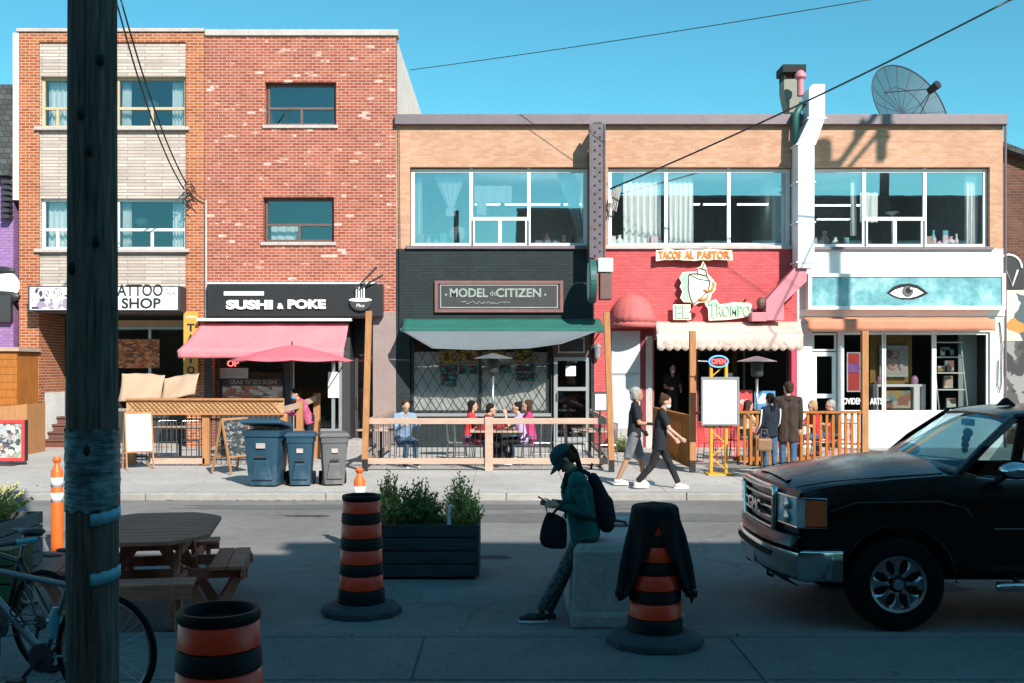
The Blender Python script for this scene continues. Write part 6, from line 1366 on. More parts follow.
# ================================================================ the pickup truck
TX, TY = 2.3, 9.73
tk = T('pickup_truck', 'black pickup truck with chrome grille and bumper parked at the kerb, facing left', 'pickup truck', (TX+2.8, TY, 0))
m_, nt, N, L, b = nm('truck_black'); b.inputs['Base Color'].default_value = (.008, .0085, .009, 1); b.inputs['Specular IOR Level'].default_value = .3; b.inputs['Coat Weight'].default_value = .28; b.inputs['Coat Roughness'].default_value = .16
v = coords(N, L); f = noise(N, L, v, 3, 6, .7); L.new(ramp(N, L, f, [(.4, (.003, .0032, .0035)), (.7, (.007, .0075, .008))]), b.inputs['Base Color']); L.new(ramp(N, L, f, [(.35, .24), (.7, .31)]), b.inputs['Roughness']); M['truck'] = m_
M['plastic'] = mat('dark_plastic', (.018, .018, .019), .6, 0, .2, 8)
def sect(x, w, zb, zs, zt, crown=.03, tuck=.0, n=9):
    """half outline of the lower body: bottom, side, shoulder, top; mirrored"""
    h = [(0, zb), (w*.80, zb), (w*.95, zb+.03), (w*.985, zb+.14), (w, zs-.22), (w*.995, zs-.08), (w*.975, zs), (w*.93, zt-.015), (w*.84, zt+.002), (w*.5, zt+crown*.75), (0, zt+crown)]
    pts = [(y, z) for y, z in h]+[(-y, z) for y, z in h[-2:0:-1]]
    return [Vector((TX+x+.11*(abs(y)/.95)**2.4*max(0, 1-(x-.06)/.6), TY+y, z)) for y, z in pts]
S_ = [(.07, .90, .55, .99, 1.11, .02), (.10, .93, .50, 1.03, 1.15, .03), (.20, .955, .48, 1.07, 1.19, .05), (.45, .985, .46, 1.11, 1.23, .065), (.95, 1.0, .46, 1.15, 1.28, .10), (1.35, 1.0, .46, 1.18, 1.31, .115), (1.50, 1.0, .46, 1.18, 1.31, .08),
      (1.8, 1.0, .46, 1.19, 1.28, .01), (2.6, 1.0, .46, 1.19, 1.27, .0), (4.0, 1.0, .46, 1.19, 1.27, 0), (4.05, 1.0, .5, 1.17, 1.27, 0), (5.4, 1.0, .52, 1.17, 1.27, 0), (5.58, .97, .55, 1.15, 1.25, 0)]
body = MB().loft([sect(*s_) for s_ in S_]).build('truck_body', M['truck'], tk)
cuts = MB()
WX = (.97, 4.62)
for x in WX:
    for s_ in (-1, 1): cuts.cyl((TX+x, TY+s_*.62, .41), (TX+x, TY+s_*1.2, .41), .475, n=48)
cuts.box(TX+4.15, TX+5.45, TY-.82, TY+.82, .75, 1.6)
cuts.box(TX+1.62, TX+3.95, TY-.86, TY+.86, .72, 1.6)
co_ = cuts.build('cut', M['plastic'], None, local=True)
co_.location = (0, 0, 0); bm_ = body.modifiers.new('b', 'BOOLEAN'); bm_.operation = 'DIFFERENCE'; bm_.object = co_; bm_.solver = 'EXACT'
nm2 = evald(body); body.modifiers.clear(); body.data = nm2; bpy.data.objects.remove(co_)
nm2.materials.clear(); nm2.materials.append(M['truck']); nm2.polygons.foreach_set('use_smooth', [True]*len(nm2.polygons)); nm2.set_sharp_from_angle(angle=R(28))
nm2.polygons.foreach_set('material_index', [0]*len(nm2.polygons))
def tw(x, y, z): return Vector((TX+x, TY+y, z))
# hood bulge and seams
def hf(u, v):
    x = .16+1.28*u; y = -.50+1.0*v; e = math.sin(math.pi*u)**.4*math.sin(math.pi*v)**.5 if 0 < u < 1 and 0 < v < 1 else 0
    zt = 1.185+.13*u**.75+(.055+.05*u)*(1-(y/.9)**2)
    return tw(x, y, zt+.026*e-.012)
MB().grid(hf, 16, 14).build('hood_bulge', M['truck'], tk, smooth=True)
for s_ in (-1, 1):
    MB().tube([tw(.16, s_*.80, 1.185), tw(.45, s_*.85, 1.240), tw(.95, s_*.86, 1.282), tw(1.38, s_*.87, 1.31)], .005, 5).build('hood_seam', M['black_matte'], tk)
    # fender flare lip above each wheel
    for x in WX:
        MB().tube([tw(x+.48*math.cos(t), s_*.992, .41+.48*math.sin(t)) for t in [math.pi*i/20 for i in range(21)]], .006, 6).build('arch_lip', M['truck'], tk, smooth=True)
    MB().tube([tw(.40, s_*.992, 1.0), tw(.62, s_*1.005, 1.075), tw(1.3, s_*1.006, 1.085), tw(1.52, s_*1.002, 1.03), tw(1.60, s_*1.0, .9)], .014, 6).build('fender_crease', M['truck'], tk, smooth=True)
    dr = MB()
    for x0, x1 in ((1.72, 2.86), (2.88, 3.80)):
        dr.tube([tw(x0, s_*1.001, .52), tw(x0, s_*1.001, 1.235)], .004, 4)
    dr.tube([tw(3.80, s_*1.001, .52), tw(3.80, s_*1.001, 1.235)], .004, 4); dr.tube([tw(1.72, s_*1.001, .52), tw(3.8, s_*1.001, .52)], .004, 4)
    dr.build('door_seam', M['black_matte'], tk)
    MB().tube([tw(1.75, s_*1.006, .86), tw(3.78, s_*1.006, .86)], .012, 6).build('side_moulding', M['truck'], tk)
    for x in (2.66, 3.6): MB().obox(tw(x, s_*1.012, 1.04), (.20, .03, .035)).build('door_handle', M['chrome'], tk, bevel=.01)
    MB().tube([tw(1.75, s_*1.06, .395), tw(1.9, s_*1.10, .40), tw(3.75, s_*1.10, .40), tw(3.9, s_*1.06, .395)], .038, 12).build('side_step', M['chrome'], tk, smooth=True)
    for x in (1.95, 3.6): MB().bar(tw(x, s_*1.08, .39), tw(x, s_*.85, .48), .03, .03).build('step_bracket', M['plastic'], tk)
    # mirrors
    mm = MB().ball(tw(1.86, s_*1.16, 1.36), (.13, .12, .070), 22, 14); mi = mm.build('mirror', M['chrome'], tk, smooth=True)
    MB().bar(tw(1.80, s_*.97, 1.26), tw(1.80, s_*1.10, 1.32), .05, .04).build('mirror_arm', M['plastic'], mi)
# front face
def fxc(y): return .055+.10*(abs(y)/.95)**2.4                       # plan curve of the nose
def curve_bar(z, y0, y1, w, dx, n=16, zc=0):
    return [tw(fxc(y0+(y1-y0)*i/n)-dx, y0+(y1-y0)*i/n, z) for i in range(n+1)]
gy = .56
MB().loft([[tw(fxc(-.93+1.86*i/24)+dx, -.93+1.86*i/24, z) for i in range(25)] for z, dx in ((.62, .02), (.74, .005), (1.13, .005), (1.17, .03))], cap=False, closed=False).build('front_panel', M['truck'], tk, smooth=True)
rim = curve_bar(1.145, -gy, gy, 0, .03)+[tw(fxc(gy)-.03, gy-.0, 1.09), tw(fxc(gy)-.03, gy-.03, .80)]+curve_bar(.735, gy-.06, -gy+.06, 0, .03)+[tw(fxc(gy)-.03, -gy+.03, .80), tw(fxc(gy)-.03, -gy, 1.09)]
g = MB().tube(rim, .032, 8, closed=True).build('grille', M['chrome'], tk, smooth=True)
for z in (.80, .885, .97, 1.055): MB().tube(curve_bar(z, -gy+.03, gy-.03, 0, .03), .014, 6).build('grille_bar', M['chrome'], g, smooth=True)
MB().loft([[p+Vector((.03, 0, 0)) for p in curve_bar(z, -gy, gy, 0, .0)] for z in (.73, 1.15)], cap=False, closed=False).build('grille_mesh', M['black_matte'], g)
# emblem letters on the grille
lt = text('GMC', 0, 0, .46, .125, 0, mat('emblem', (.55, .50, .50), .2, .9), g, name='emblem', ext=.015, bold=.02)
gl = wl(g)
for vtx in lt.data.vertices:
    c = vtx.co+gl; vtx.co = Vector((TX+.012+c.y, TY+.23-c.x, .92-.035+c.z))-gl
for s_ in (-1, 1):
    pts = []
    def hl(u, v, dx=0):                                              # u along the corner, v up
        y = s_*(.60+.355*min(1, u/.62)) ; x = fxc(.60+.355*min(1, u/.62))-.012+(.24*max(0, (u-.62)/.38)) ; z = .872+.245*v-.01*u
        if u > .62: y = s_*(.955+.02*(u-.62)/.38)
        return tw(x-dx, y+s_*dx*.4, z)
    MB().grid(lambda u, v: hl(u, v, .004), 16, 4).build('headlight_back', M['plastic'], tk)
    hb = MB().grid(lambda u, v: hl(u*.72, v, .010), 14, 6).build('headlight', mat('headlamp_lens', (.60, .64, .66), .12, .3, .3, 9), tk, smooth=True)
    MB().grid(lambda u, v: hl(.72+.28*u, .06+v*.88, .012), 6, 5).build('indicator', mat('amber_lens', (.85, .16, .05), .25, 0, .2, 6), hb, smooth=True)
    for vv in (.27, .72):
        c = hl(.30, vv, .016); MB().ball(c, (.02, .085, .055), 14, 9).build('reflector', M['chrome'], hb, smooth=True)
    MB().tube([hl(0, 0, .012), hl(.62, 0, .012), hl(1, 0, .012), hl(1, 1, .012), hl(.62, 1, .012), hl(0, 1, .012)], .007, 6, closed=True).build('lens_rim', M['chrome'], hb)
# bumper
def bx(y): return -.02+.16*(abs(y)/1.0)**2.6
secs = []
for z, dx in ((.42, .05), (.45, .0), (.58, -.025), (.655, -.01), (.675, .035)):
    row = [tw(.50, -1.0, z)]+[tw(bx(-1+2*i/24)+dx, (-1+2*i/24)*(1.0 if dx < .03 else .985), z) for i in range(25)]+[tw(.50, 1.0, z)]
    secs.append(row)
bu = MB().loft(secs, cap=False, closed=False).build('front_bumper', M['chrome'], tk, smooth=45, solid=.012)
MB().loft([[tw(bx(-.97+1.94*i/24)+dx+.02, -.97+1.94*i/24, z) for i in range(25)] for z, dx in ((.655, .02), (.70, -.03), (.77, -.015), (.80, .02))], cap=False, closed=False).build('bumper_cap', M['truck'], bu, smooth=45, solid=.01)
MB().loft([[tw(bx(-.62+1.24*i/20)-.035, -.62+1.24*i/20, z) for i in range(21)] for z in (.575, .62)], cap=False, closed=False).build('bumper_slot', M['black_matte'], bu, solid=.004)
MB().box(TX-.045, TX-.03, TY-.17, TY+.17, .43, .56).build('licence_plate', M['coping_pale'], bu, bevel=.004)
MB().loft([[tw(bx(-.72+1.44*i/20)+dx, -.72+1.44*i/20, z) for i in range(21)] for z, dx in ((.33, .16), (.38, .08), (.43, .06))], cap=False, closed=False).build('air_dam', M['plastic'], bu, solid=.01)
for s_ in (-1, 1): MB().tube([tw(.10, s_*.38, .43), tw(.03, s_*.38, .41), tw(.03, s_*.38, .37), tw(.08, s_*.38, .35)], .016, 8).build('tow_hook', M['charcoal'], bu, smooth=True)
# wheels
M['rim_alloy'] = mat('rim_alloy', (.50, .53, .55), .28, 1, .08, 8)
def wheel(x, s_):
    c = tw(x, s_*.86, .395); mw = MB(); Rr = .395
    prof = [(.235, -.12), (.30, -.135), (.37, -.125), (.392, -.10), (Rr, -.05), (Rr, .05), (.392, .10), (.37, .125), (.30, .135), (.235, .12)]
    vs = []; n = 48
    for r_, y in prof:
        for i in range(n): t = 2*math.pi*i/n; vs.append(c+Vector((r_*math.cos(t), y, r_*math.sin(t))))
    mw.add(vs, [(j*n+i, j*n+(i+1) % n, ((j+1) % 10)*n+(i+1) % n, ((j+1) % 10)*n+i) for j in range(10) for i in range(n)])
    w = mw.build('wheel', M['rubber'], tk, smooth=40)
    rm = MB()
    def ring(ra, ya, rb, yb, n=48):
        vs = [c+Vector((r_*math.cos(2*math.pi*i/n), s_*y, r_*math.sin(2*math.pi*i/n))) for r_, y in ((ra, ya), (rb, yb)) for i in range(n)]
        rm.add(vs, [(i, (i+1) % n, n+(i+1) % n, n+i) for i in range(n)])
    ring(.242, .118, .236, .128); ring(.236, .128, .215, .118); ring(.215, .118, .205, .085)
    # face plate with eight oval holes: spokes built as radial lofts between holes
    NH = 8
    for k in range(NH):
        a = 2*math.pi*k/NH; d_ = Vector((math.cos(a), 0, math.sin(a))); e_ = Vector((-math.sin(a), 0, math.cos(a)))
        secs = []
        for r_, w_, y in ((.07, .026, .085), (.10, .020, .098), (.135, .021, .100), (.17, .036, .096), (.212, .086, .090)):
            p = c+d_*r_+Vector((0, s_*y, 0)); secs.append([p-e_*w_-Vector((0, s_*.014, 0)), p-e_*w_*.6, p+e_*w_*.6, p+e_*w_-Vector((0, s_*.014, 0))])
        rm.loft(secs, cap=False, closed=False)
    rm.build('rim', M['rim_alloy'], w, smooth=35)
    MB().cyl(c+Vector((0, s_*.03, 0)), c+Vector((0, s_*.04, 0)), .20, n=32).build('brake_disc', M['charcoal'], w)
    m = MB(); m.cyl(c+Vector((0, s_*.06, 0)), c+Vector((0, s_*.13, 0)), .062, .045, 24); m.build('hub_cap', M['chrome'], w, smooth=30)
    for k in range(6): t = 2*math.pi*k/6; p = c+Vector((.078*math.cos(t), 0, .078*math.sin(t))); MB().cyl(p+Vector((0, s_*.08, 0)), p+Vector((0, s_*.115, 0)), .011, n=8).build('lug_nut', M['chrome'], w)
for x in WX:
    for s_ in (-1, 1): wheel(x, s_)
MB().box(TX+.3, TX+5.3, TY-.6, TY+.6, .36, .50).build('chassis', M['black_matte'], tk)
# greenhouse
def roofp(x, y, z): return tw(x, y, z)
Rf = [(2.02, 1.795, .66), (2.12, 1.825, .71), (2.4, 1.855, .745), (2.9, 1.865, .75), (3.5, 1.85, .745), (3.72, 1.83, .73), (3.80, 1.79, .70)]
secs = []
for x, z, w in Rf:
    secs.append([tw(x, y*w, z-.055*abs(y)**5-(.0)) for y in [-1+2*i/16 for i in range(17)]]+[tw(x, y*w*.98, z-.05-.045*abs(y)**5) for y in [1-2*i/16 for i in range(17)]])
MB().loft(secs).build('roof', M['truck'], tk, smooth=40)
for s_ in (-1, 1):
    ap = MB(); ap.loft([[p+Vector((dx, dy*s_, 0)) for dx, dy in ((-.03, -.03), (.05, -.02), (.06, .02), (-.02, .02))] for p in (tw(1.42, s_*.90, 1.23), tw(1.75, s_*.82, 1.54), tw(2.06, s_*.70, 1.775))]); ap.build('windshield_pillar', M['truck'], tk, bevel=.008)
    MB().tube([tw(2.06, s_*.70, 1.775), tw(2.4, s_*.735, 1.80), tw(3.0, s_*.745, 1.805), tw(3.6, s_*.735, 1.79), tw(3.80, s_*.70, 1.75)], .030, 8).build('roof_rail', M['truck'], tk, smooth=True)
    for x, xt in ((2.87, 2.87), (3.82, 3.76)): MB().loft([[p+Vector((dx, dy*s_, 0)) for dx, dy in ((-.05, -.02), (.05, -.02), (.05, .015), (-.05, .015))] for p in (tw(x, s_*.925, 1.24), tw(xt, s_*.725, 1.79))]).build('door_pillar', M['truck'], tk)
    MB().add([tw(1.62, s_*.915, 1.25), tw(2.84, s_*.915, 1.25), tw(2.84, s_*.73, 1.785), tw(2.12, s_*.715, 1.77)], [(0, 1, 2, 3)]).build('front_side_window', M['glass_car'], tk)
    MB().add([tw(2.90, s_*.915, 1.25), tw(3.78, s_*.915, 1.25), tw(3.72, s_*.73, 1.775), tw(2.90, s_*.73, 1.785)], [(0, 1, 2, 3)]).build('rear_side_window', M['glass_car'], tk)
    MB().box(TX+1.6, TX+3.85, TY+s_*.90-.03, TY+s_*.90+.03, 1.235, 1.262).build('belt_trim', M['plastic'], tk)
def wsf(u, v):
    y = -1+2*u; w = .87+(.69-.87)*v; x = 1.40+.64*v+(.06+.0*v)*(abs(y)**2)*.9-.07*(1-v)*(1-abs(y)**2); z = 1.375-.07*y*y*(1-v)+.42*v
    return tw(x, y*w, z-.0*abs(y))
MB().grid(wsf, 16, 8).build('windshield', M['glass_car'], tk, smooth=True)
MB().grid(lambda u, v: tw(3.84-.06*v, (-1+2*u)*(.88+(.70-.88)*v), 1.26+.52*v), 8, 4).build('rear_window', M['glass_car'], tk, smooth=True)
MB().tube([wsf(i/16, 0) for i in range(17)], .02, 6).build('cowl', M['plastic'], tk, smooth=True)
for a_, b_ in ((.18, .52), (.55, .9)):
    MB().tube([wsf(a_, -.02)+Vector((-.03, 0, .01)), wsf((a_+b_)/2, .03)+Vector((-.03, 0, .015)), wsf(b_, .06)+Vector((-.025, 0, .015))], .010, 6).build('wiper', M['black_matte'], tk)
# cabin fittings
cab = MB(); cab.box(TX+1.63, TX+3.93, TY-.85, TY+.85, .73, .75); cab.build('cabin_floor', M['plastic'], tk)
ds = MB(); ds.loft([[tw(x, -.84, z), tw(x, .84, z)] for x, z in ((1.50, 1.20), (1.62, 1.23), (1.95, 1.22), (2.05, 1.12), (2.02, .9))], cap=False, closed=False); ds.build('dashboard', M['plastic'], tk, solid=.03)
for s_ in (-1, 1):
    st_ = MB(); st_.obox(tw(2.75, s_*.40, .95), (.5, .5, .16)); st_.obox(tw(3.02, s_*.40, 1.22), (.14, .48, .60), Matrix.Rotation(R(12), 3, 'Y')); se = st_.build('seat', M['charcoal'], tk, bevel=.04)
    MB().obox(tw(3.10, s_*.40, 1.60), (.09, .26, .17)).build('headrest', M['charcoal'], se, bevel=.03)
MB().box(TX+3.3, TX+3.8, TY-.75, TY+.75, .76, 1.3).build('rear_seat', M['charcoal'], tk, bevel=.05)
sw = MB(); RMt = Matrix.Translation(tw(2.22, -.40, 1.20)) @ Matrix.Rotation(R(62), 4, 'Y')
sw.tube([Vector((.19*math.cos(t), .19*math.sin(t), 0)) for t in [2*math.pi*i/28 for i in range(28)]], .016, 8, closed=True); sw.bar((-.18, 0, 0), (.18, 0, 0), .04, .02); sw.xf(RMt).build('steering_wheel', M['plastic'], tk, smooth=40)
MB().obox(tw(1.98, 0, 1.70), (.03, .24, .065)).build('rear_view_mirror', M['plastic'], tk, bevel=.01)
hg = T('hanging_charm', 'dark fuzzy charms hanging from the truck\'s inside mirror', 'charm', tuple(tw(1.97, .02, 1.5)))
m = MB(); m.cyl(tw(1.97, .02, 1.67), tw(1.97, .02, 1.60), .004, n=5); m.build('string', M['black_matte'], hg)
for z, r_ in ((1.60, .045), (1.545, .04), (1.49, .036), (1.44, .03)): MB().ball(tw(1.97+random.uniform(-.02, .02), .02+random.uniform(-.02, .02), z), r_, 10, 8).build('charm_ball', M['black_matte'], hg, smooth=True)
for k, (x, y, c, rz) in enumerate(((1.72, -.25, 'MASK', .3), (1.78, .05, 'white_paint', -.5), (1.70, .30, 'MASK', .8))):
    mm = MB(); mm.obox(tw(x, y, 1.262+.004*k), (.20, .28, .006), Matrix.Rotation(rz, 3, 'Z') @ Matrix.Rotation(.06, 3, 'X')); tag(mm.build('paper', MASK if c == 'MASK' else M[c], None), ('crumpled pale blue paper at the near side of the truck dashboard', 'white paper in the middle of the truck dashboard', 'pale blue paper at the far side of the truck dashboard')[k], 'paper', 'papers on the dashboard')
MB().prism([(TX+2.24, 1.85), (TX+2.42, 1.855), (TX+2.40, 1.875), (TX+2.34, 1.925), (TX+2.31, 1.92)], TY-.02, TY+.02).build('roof_antenna', M['plastic'], tk, bevel=.004)
# rear lights and bumper
MB().box(TX+5.55, TX+5.72, TY-.95, TY+.95, .50, .68).build('rear_bumper', M['chrome'], tk, bevel=.03)
for s_ in (-1, 1): MB().box(TX+5.50, TX+5.60, TY+s_*.93-.06, TY+s_*.93+.06, .80, 1.18).build('tail_light', M['red_poster'], tk, bevel=.01)
# ================================================================ patios
def at(px, D, z=.12): return Vector((fx(px, D), D, z))
random.seed(21)
# ---- chairs and tables (one of each, then copies)
def chair_proto(name, label, cat, matl, seatm, group):
    o = T(name, label, cat, (0, 0, 0), group)
    m = MB(); m.box(-.20, .20, -.20, .20, .44, .46); m.build('seat', seatm, o, local=True, bevel=.008)
    for s_ in (-1, 1):
        MB().tube([(s_*.19, -.18, .45), (s_*.205, -.22, .0)], .011, 8).build('leg', matl, o, local=True)
        MB().tube([(s_*.20, .23, .0), (s_*.19, .19, .45), (s_*.19, .22, .88)], .011, 8).build('leg', matl, o, local=True)
    m = MB(); m.tube([(-.19, .22, .88), (-.17, .225, .90), (.17, .225, .90), (.19, .22, .88)], .011, 8)
    for k in range(5): m.tube([(-.12+.06*k, .195, .47), (-.12+.06*k, .222, .89)], .006, 6)
    m.build('backrest', matl, o, local=True)
    m = MB(); m.tube([(-.2, -.2, .22), (.2, -.2, .22)], .007, 6); m.tube([(-.197, -.2, .22), (-.197, .21, .22)], .007, 6); m.tube([(.197, -.2, .22), (.197, .21, .22)], .007, 6); m.build('stretcher', matl, o, local=True)
    return o
def chairs(proto, spots):
    for i, (px, D, rz, lab) in enumerate(spots):
        c = proto if i == 0 else copy_tree(proto); place(c, at(px, D), R(rz), lab)
gch = chair_proto('metal_chair', 'x', 'chair', M['steel'], M['steel'], 'metal patio chairs')
chairs(gch, [(402, 22.4, 25, 'steel chair under the man in the light blue shirt'), (464, 22.2, 98, 'steel chair under the man in dark red'), (531, 22.2, -90, 'steel chair under the woman in lilac'),
             (457, 23.0, 90, 'steel chair under the woman with dark hair in bright red'), (541, 23.0, -84, 'steel chair under the woman in the pink top'), (575, 22.6, 95, 'empty steel chair left of the small table near the black shop door'),
             (605, 22.4, -80, 'empty steel chair right of the small table near the black shop door'), (168, 23.4, 20, 'empty steel chair at the left of the lattice topped patio'), (190, 23.7, 200, 'empty steel chair with its back to the orange brick pier, lattice patio'), (262, 23.6, 170, 'empty steel chair behind the dark leaning menu board')])
rch = chair_proto('red_chair', 'x', 'chair', mat('red_enamel', (.50, .04, .03), .4, 0, .1, 5), M['red_poster'], 'red chairs on the taco patio')
chairs(rch, [(742, 23.6, 100, 'red chair under the diner in sand top on the taco patio'), (822, 23.4, -95, 'red chair under the blond woman at the taco patio'), (840, 23.9, -90, 'red chair under the grey haired diner at the taco patio'),
             (710, 22.9, 60, 'empty red chair just behind the whiteboard'), (724, 23.8, 180, 'empty red chair between the whiteboard and the diner in sand'), (803, 22.6, 10, 'empty red chair right of the man in the brown coat'), (852, 22.6, 150, 'empty red chair next to the last patio post at right')])
def table_proto(name, label, topm, w, d, group):
    o = T(name, label, 'table', (0, 0, 0), group)
    m = MB()
    for k in range(5): m.box(-w/2, w/2, -d/2+d*k/5+.003, -d/2+d*(k+1)/5-.003, .735, .765)
    m.build('table_top', topm, o, local=True, bevel=.003); MB().cyl((0, 0, .03), (0, 0, .735), .03).build('pedestal', M['charcoal'], o, local=True)
    m = MB(); m.box(-.28, .28, -.03, .03, 0, .03); m.box(-.03, .03, -.28, .28, .001, .031); m.build('foot', M['charcoal'], o, local=True); return o
def tables(proto, spots):
    for i, (px, D, rz, lab) in enumerate(spots):
        c = proto if i == 0 else copy_tree(proto); place(c, at(px, D), R(rz), lab)
tables(table_proto('patio_table', 'x', M['rail_wood'], 1.15, .75, 'wooden patio tables'), [(497, 22.2, 0, 'wooden table between the man in dark red and the woman in lilac'), (499, 23.1, 0, 'wooden table with red and white bottles behind the front table'),
       (590, 22.5, 90, 'small table between two empty chairs near the black shop door'), (381, 22.9, 80, 'small table beside the man in the light blue shirt'), (180, 23.5, 5, 'small table between the empty chairs of the lattice patio'), (760, 23.6, 0, 'table in front of the seated diner in sand on the taco patio')])
for k, (px, c, lab) in enumerate(((488, 'red_poster', 'small red sauce bottle, leftmost on the rear wooden table'), (493, 'white_paint', 'white sauce bottle in the middle of the rear wooden table'), (500, 'red_poster', 'red sauce bottle, rightmost on the rear wooden table'))):
    p = at(px, 23.1, .885); tag(MB().lathe([(.03, 0), (.032, .11), (.012, .16), (.010, .20)], p, 12).build('sauce_bottle', M[c], None, smooth=40), lab, 'bottle', 'sauce bottles')
# ---- iron railed patio
o = T('patio_fence', 'pale wood railed patio fence with black iron bars in front of the black shop', 'fence', (fx(489, 21.3), 21.3, .12), 'patio fences')
PD = 21.3
for z in (fz(421, PD), fz(461, PD)): MB().box(fx(368, PD), fx(609, PD), PD-.045, PD+.0, z-.06, z+.06).build('rail', M['rail_wood'], o, bevel=.006)
b0 = None; n = 44
for k in range(n):
    x = fx(370+(607-370)*(k+.5)/n, PD)
    if b0 is None: b0 = MB().cyl((x, PD+.02, fz(461, PD)), (x, PD+.02, fz(421, PD)), .0085, n=6).build('baluster', M['black_paint'], o); x_0 = x
    else: c = b0.copy(); COL.objects.link(c); c.location.x += x-x_0
for px in (489,): MB().box(fx(px, PD)-.08, fx(px, PD)+.08, PD-.09, PD+.05, .12, fz(417, PD)).build('post', M['rail_wood'], o, bevel=.006)
for s_, pa, pb in ((-1, 368, 396), (1, 609, 583)):
    for z in (1.12, .32): MB().bar((fx(pa, PD), PD+.05, z), (fx(pa, PD)+.02*s_, FD-1.2, z), .04, .10).build('side_rail', M['rail_wood'], o)
    for k in range(14): MB().cyl((fx(pa, PD), PD+.3+k*.35, .32), (fx(pa, PD), PD+.3+k*.35, 1.12), .0085, n=6).build('side_baluster', M['black_paint'], o)
def tpost(label, px, D, ytop, tilt=0, w=.12):
    p = at(px, D); zt = fz(ytop, D); o = T('wooden_post', label, 'post', p, 'tall wooden patio posts')
    m = MB(); m.loft([[Vector((p.x+dx+t*tilt, D+dy, z)) for dx, dy in ((-w/2, -w/2), (w/2, -w/2), (w/2, w/2), (-w/2, w/2))] for z, t in ((.36, 0), (zt, 1))]); m.build('timber', M['post_wood'], o, bevel=.006)
    MB().box(p.x-w*.46, p.x+w*.46, D-w*.46, D+w*.46, .12, .37).build('black_foot', M['black_paint'], o); return o
tpost('tall wooden post at the left end of the iron railed patio', 365, 21.2, 311, .08)
tpost('tall leaning wooden post at the right end of the iron railed patio', 611.5, 21.0, 312, -.10)
tpost('tall wooden post beside the whiteboard, left of the open sign', 692.5, 20.9, 331)
tpost('tall wooden post in front of the white shop window, nearest the truck', 864.5, 21.5, 331, 0, .13)
# ---- heaters
def heater(label, px, D, ytop, hw):
    p = at(px, D); zt = fz(ytop, D); o = T('patio_heater', label, 'patio heater', p, 'mushroom patio heaters'); L0 = Vector((p.x, D, 0))
    MB().lathe([(.02, zt+.02), (hw*.4, zt-.02), (hw, zt-.09), (hw, zt-.10), (hw*.4, zt-.04), (.02, zt-.01)], L0, 28).build('reflector', M['steel'], o, smooth=50)
    MB().lathe([(.10, zt-.42), (.13, zt-.38), (.13, zt-.12), (.09, zt-.05)], L0, 18).build('burner', M['charcoal'], o, smooth=40)
    MB().cyl((p.x, D, .7), (p.x, D, zt-.42), .03).build('pole', M['steel'], o, smooth=True)
    MB().lathe([(.22, .12), (.22, .16), (.19, .18), (.19, .75), (.06, .80)], L0, 22).build('gas_housing', M['charcoal'], o, smooth=40); return o
heater('mushroom patio heater behind the wooden table on the iron railed patio', 493, 22.8, 354, .42)
heater('mushroom patio heater on the taco patio, right of the open sign', 757, 22.5, 357, .42)
# menu stand on right of patio
s = T('menu_stand', 'black stand holding a white menu sheet at the right end of the iron railed patio', 'menu stand', at(600, 22.0))
MB().cyl(at(600, 22, .12), at(600, 22, 1.3), .02).build('pole', M['charcoal'], s); MB().box(fx(592, 22), fx(608, 22), 21.97, 22.0, fz(411, 22), fz(392, 22)).build('holder', M['charcoal'], s); MB().box(fx(595, 22), fx(606, 22), 21.95, 21.968, fz(410, 22), fz(394, 22)).build('menu_sheet', M['white_paint'], s)
# ---- taco patio fence
o = T('patio_fence', 'low orange stained wooden picket fence around the taco patio', 'fence', (fx(775, 21.5), 21.5, .12), 'patio fences')
OW = M['orange_wood']
MB().box(fx(733, 21.5), fx(862, 21.5), 21.42, 21.56, 1.27, 1.32).build('top_rail', OW, o, bevel=.005); MB().box(fx(733, 21.5), fx(862, 21.5), 21.5, 21.54, .30, .38).build('bottom_rail', OW, o)
MB().box(fx(697, 21.0), fx(735, 21.0), 21.1, 21.2, 1.27, 1.32).build('top_rail', OW, o)
n = 20; b0 = None
for k in range(n):
    x = fx(738+(858-738)*k/(n-1), 21.5)
    if b0 is None: b0 = MB().box(x-.028, x+.028, 21.46, 21.498, .22, 1.268).build('picket', OW, o, bevel=.004); x_0 = x
    else: c = b0.copy(); COL.objects.link(c); c.location.x += x-x_0
xs = fx(692, 21.0)
MB().bar((xs, 21.0, 1.22), (xs-.10, 25.6, 1.22), .10, .05).build('top_rail', OW, o); MB().bar((xs, 21.0, .3), (xs-.10, 25.6, .3), .04, .08).build('bottom_rail', OW, o)
for k in range(26): y = 21.15+k*.172; MB().box(xs-.05-.1*(y-21)/4.6, xs-.015-.1*(y-21)/4.6, y, y+.115, .2, 1.19).build('picket', OW, o)
# whiteboard on a yellow frame
M['yellow_frame'] = mat('yellow_frame', (.62, .34, .03), .5, 0, .12, 5)
wb_ = T('whiteboard_stand', 'blank whiteboard fixed to a yellow truss frame beside the taco patio', 'whiteboard', at(718, 20.5)); D = 20.5
for px in (711, 726): MB().cyl(at(px, D, .14), (fx(px, D), D, fz(362, D)), .035, n=10).build('truss_post', M['yellow_frame'], wb_)
m = MB(); k = 0; z = .2
while z < fz(366, D): m.tube([(fx(711 if k % 2 else 726, D), D, z), (fx(726 if k % 2 else 711, D), D, z+.26)], .014, 6); z += .26; k += 1
m.build('truss_lacing', M['yellow_frame'], wb_)
MB().box(fx(706, D), fx(732, D), D-.25, D+.25, .12, .15).build('base_plate', M['yellow_frame'], wb_, bevel=.004)
bd = MB().box(fx(701.5, D), fx(737, D), D-.09, D-.05, fz(424, D), fz(378, D)).build('board', mat('whiteboard_white', (.66, .68, .70), .35, 0, .06, 2), wb_)
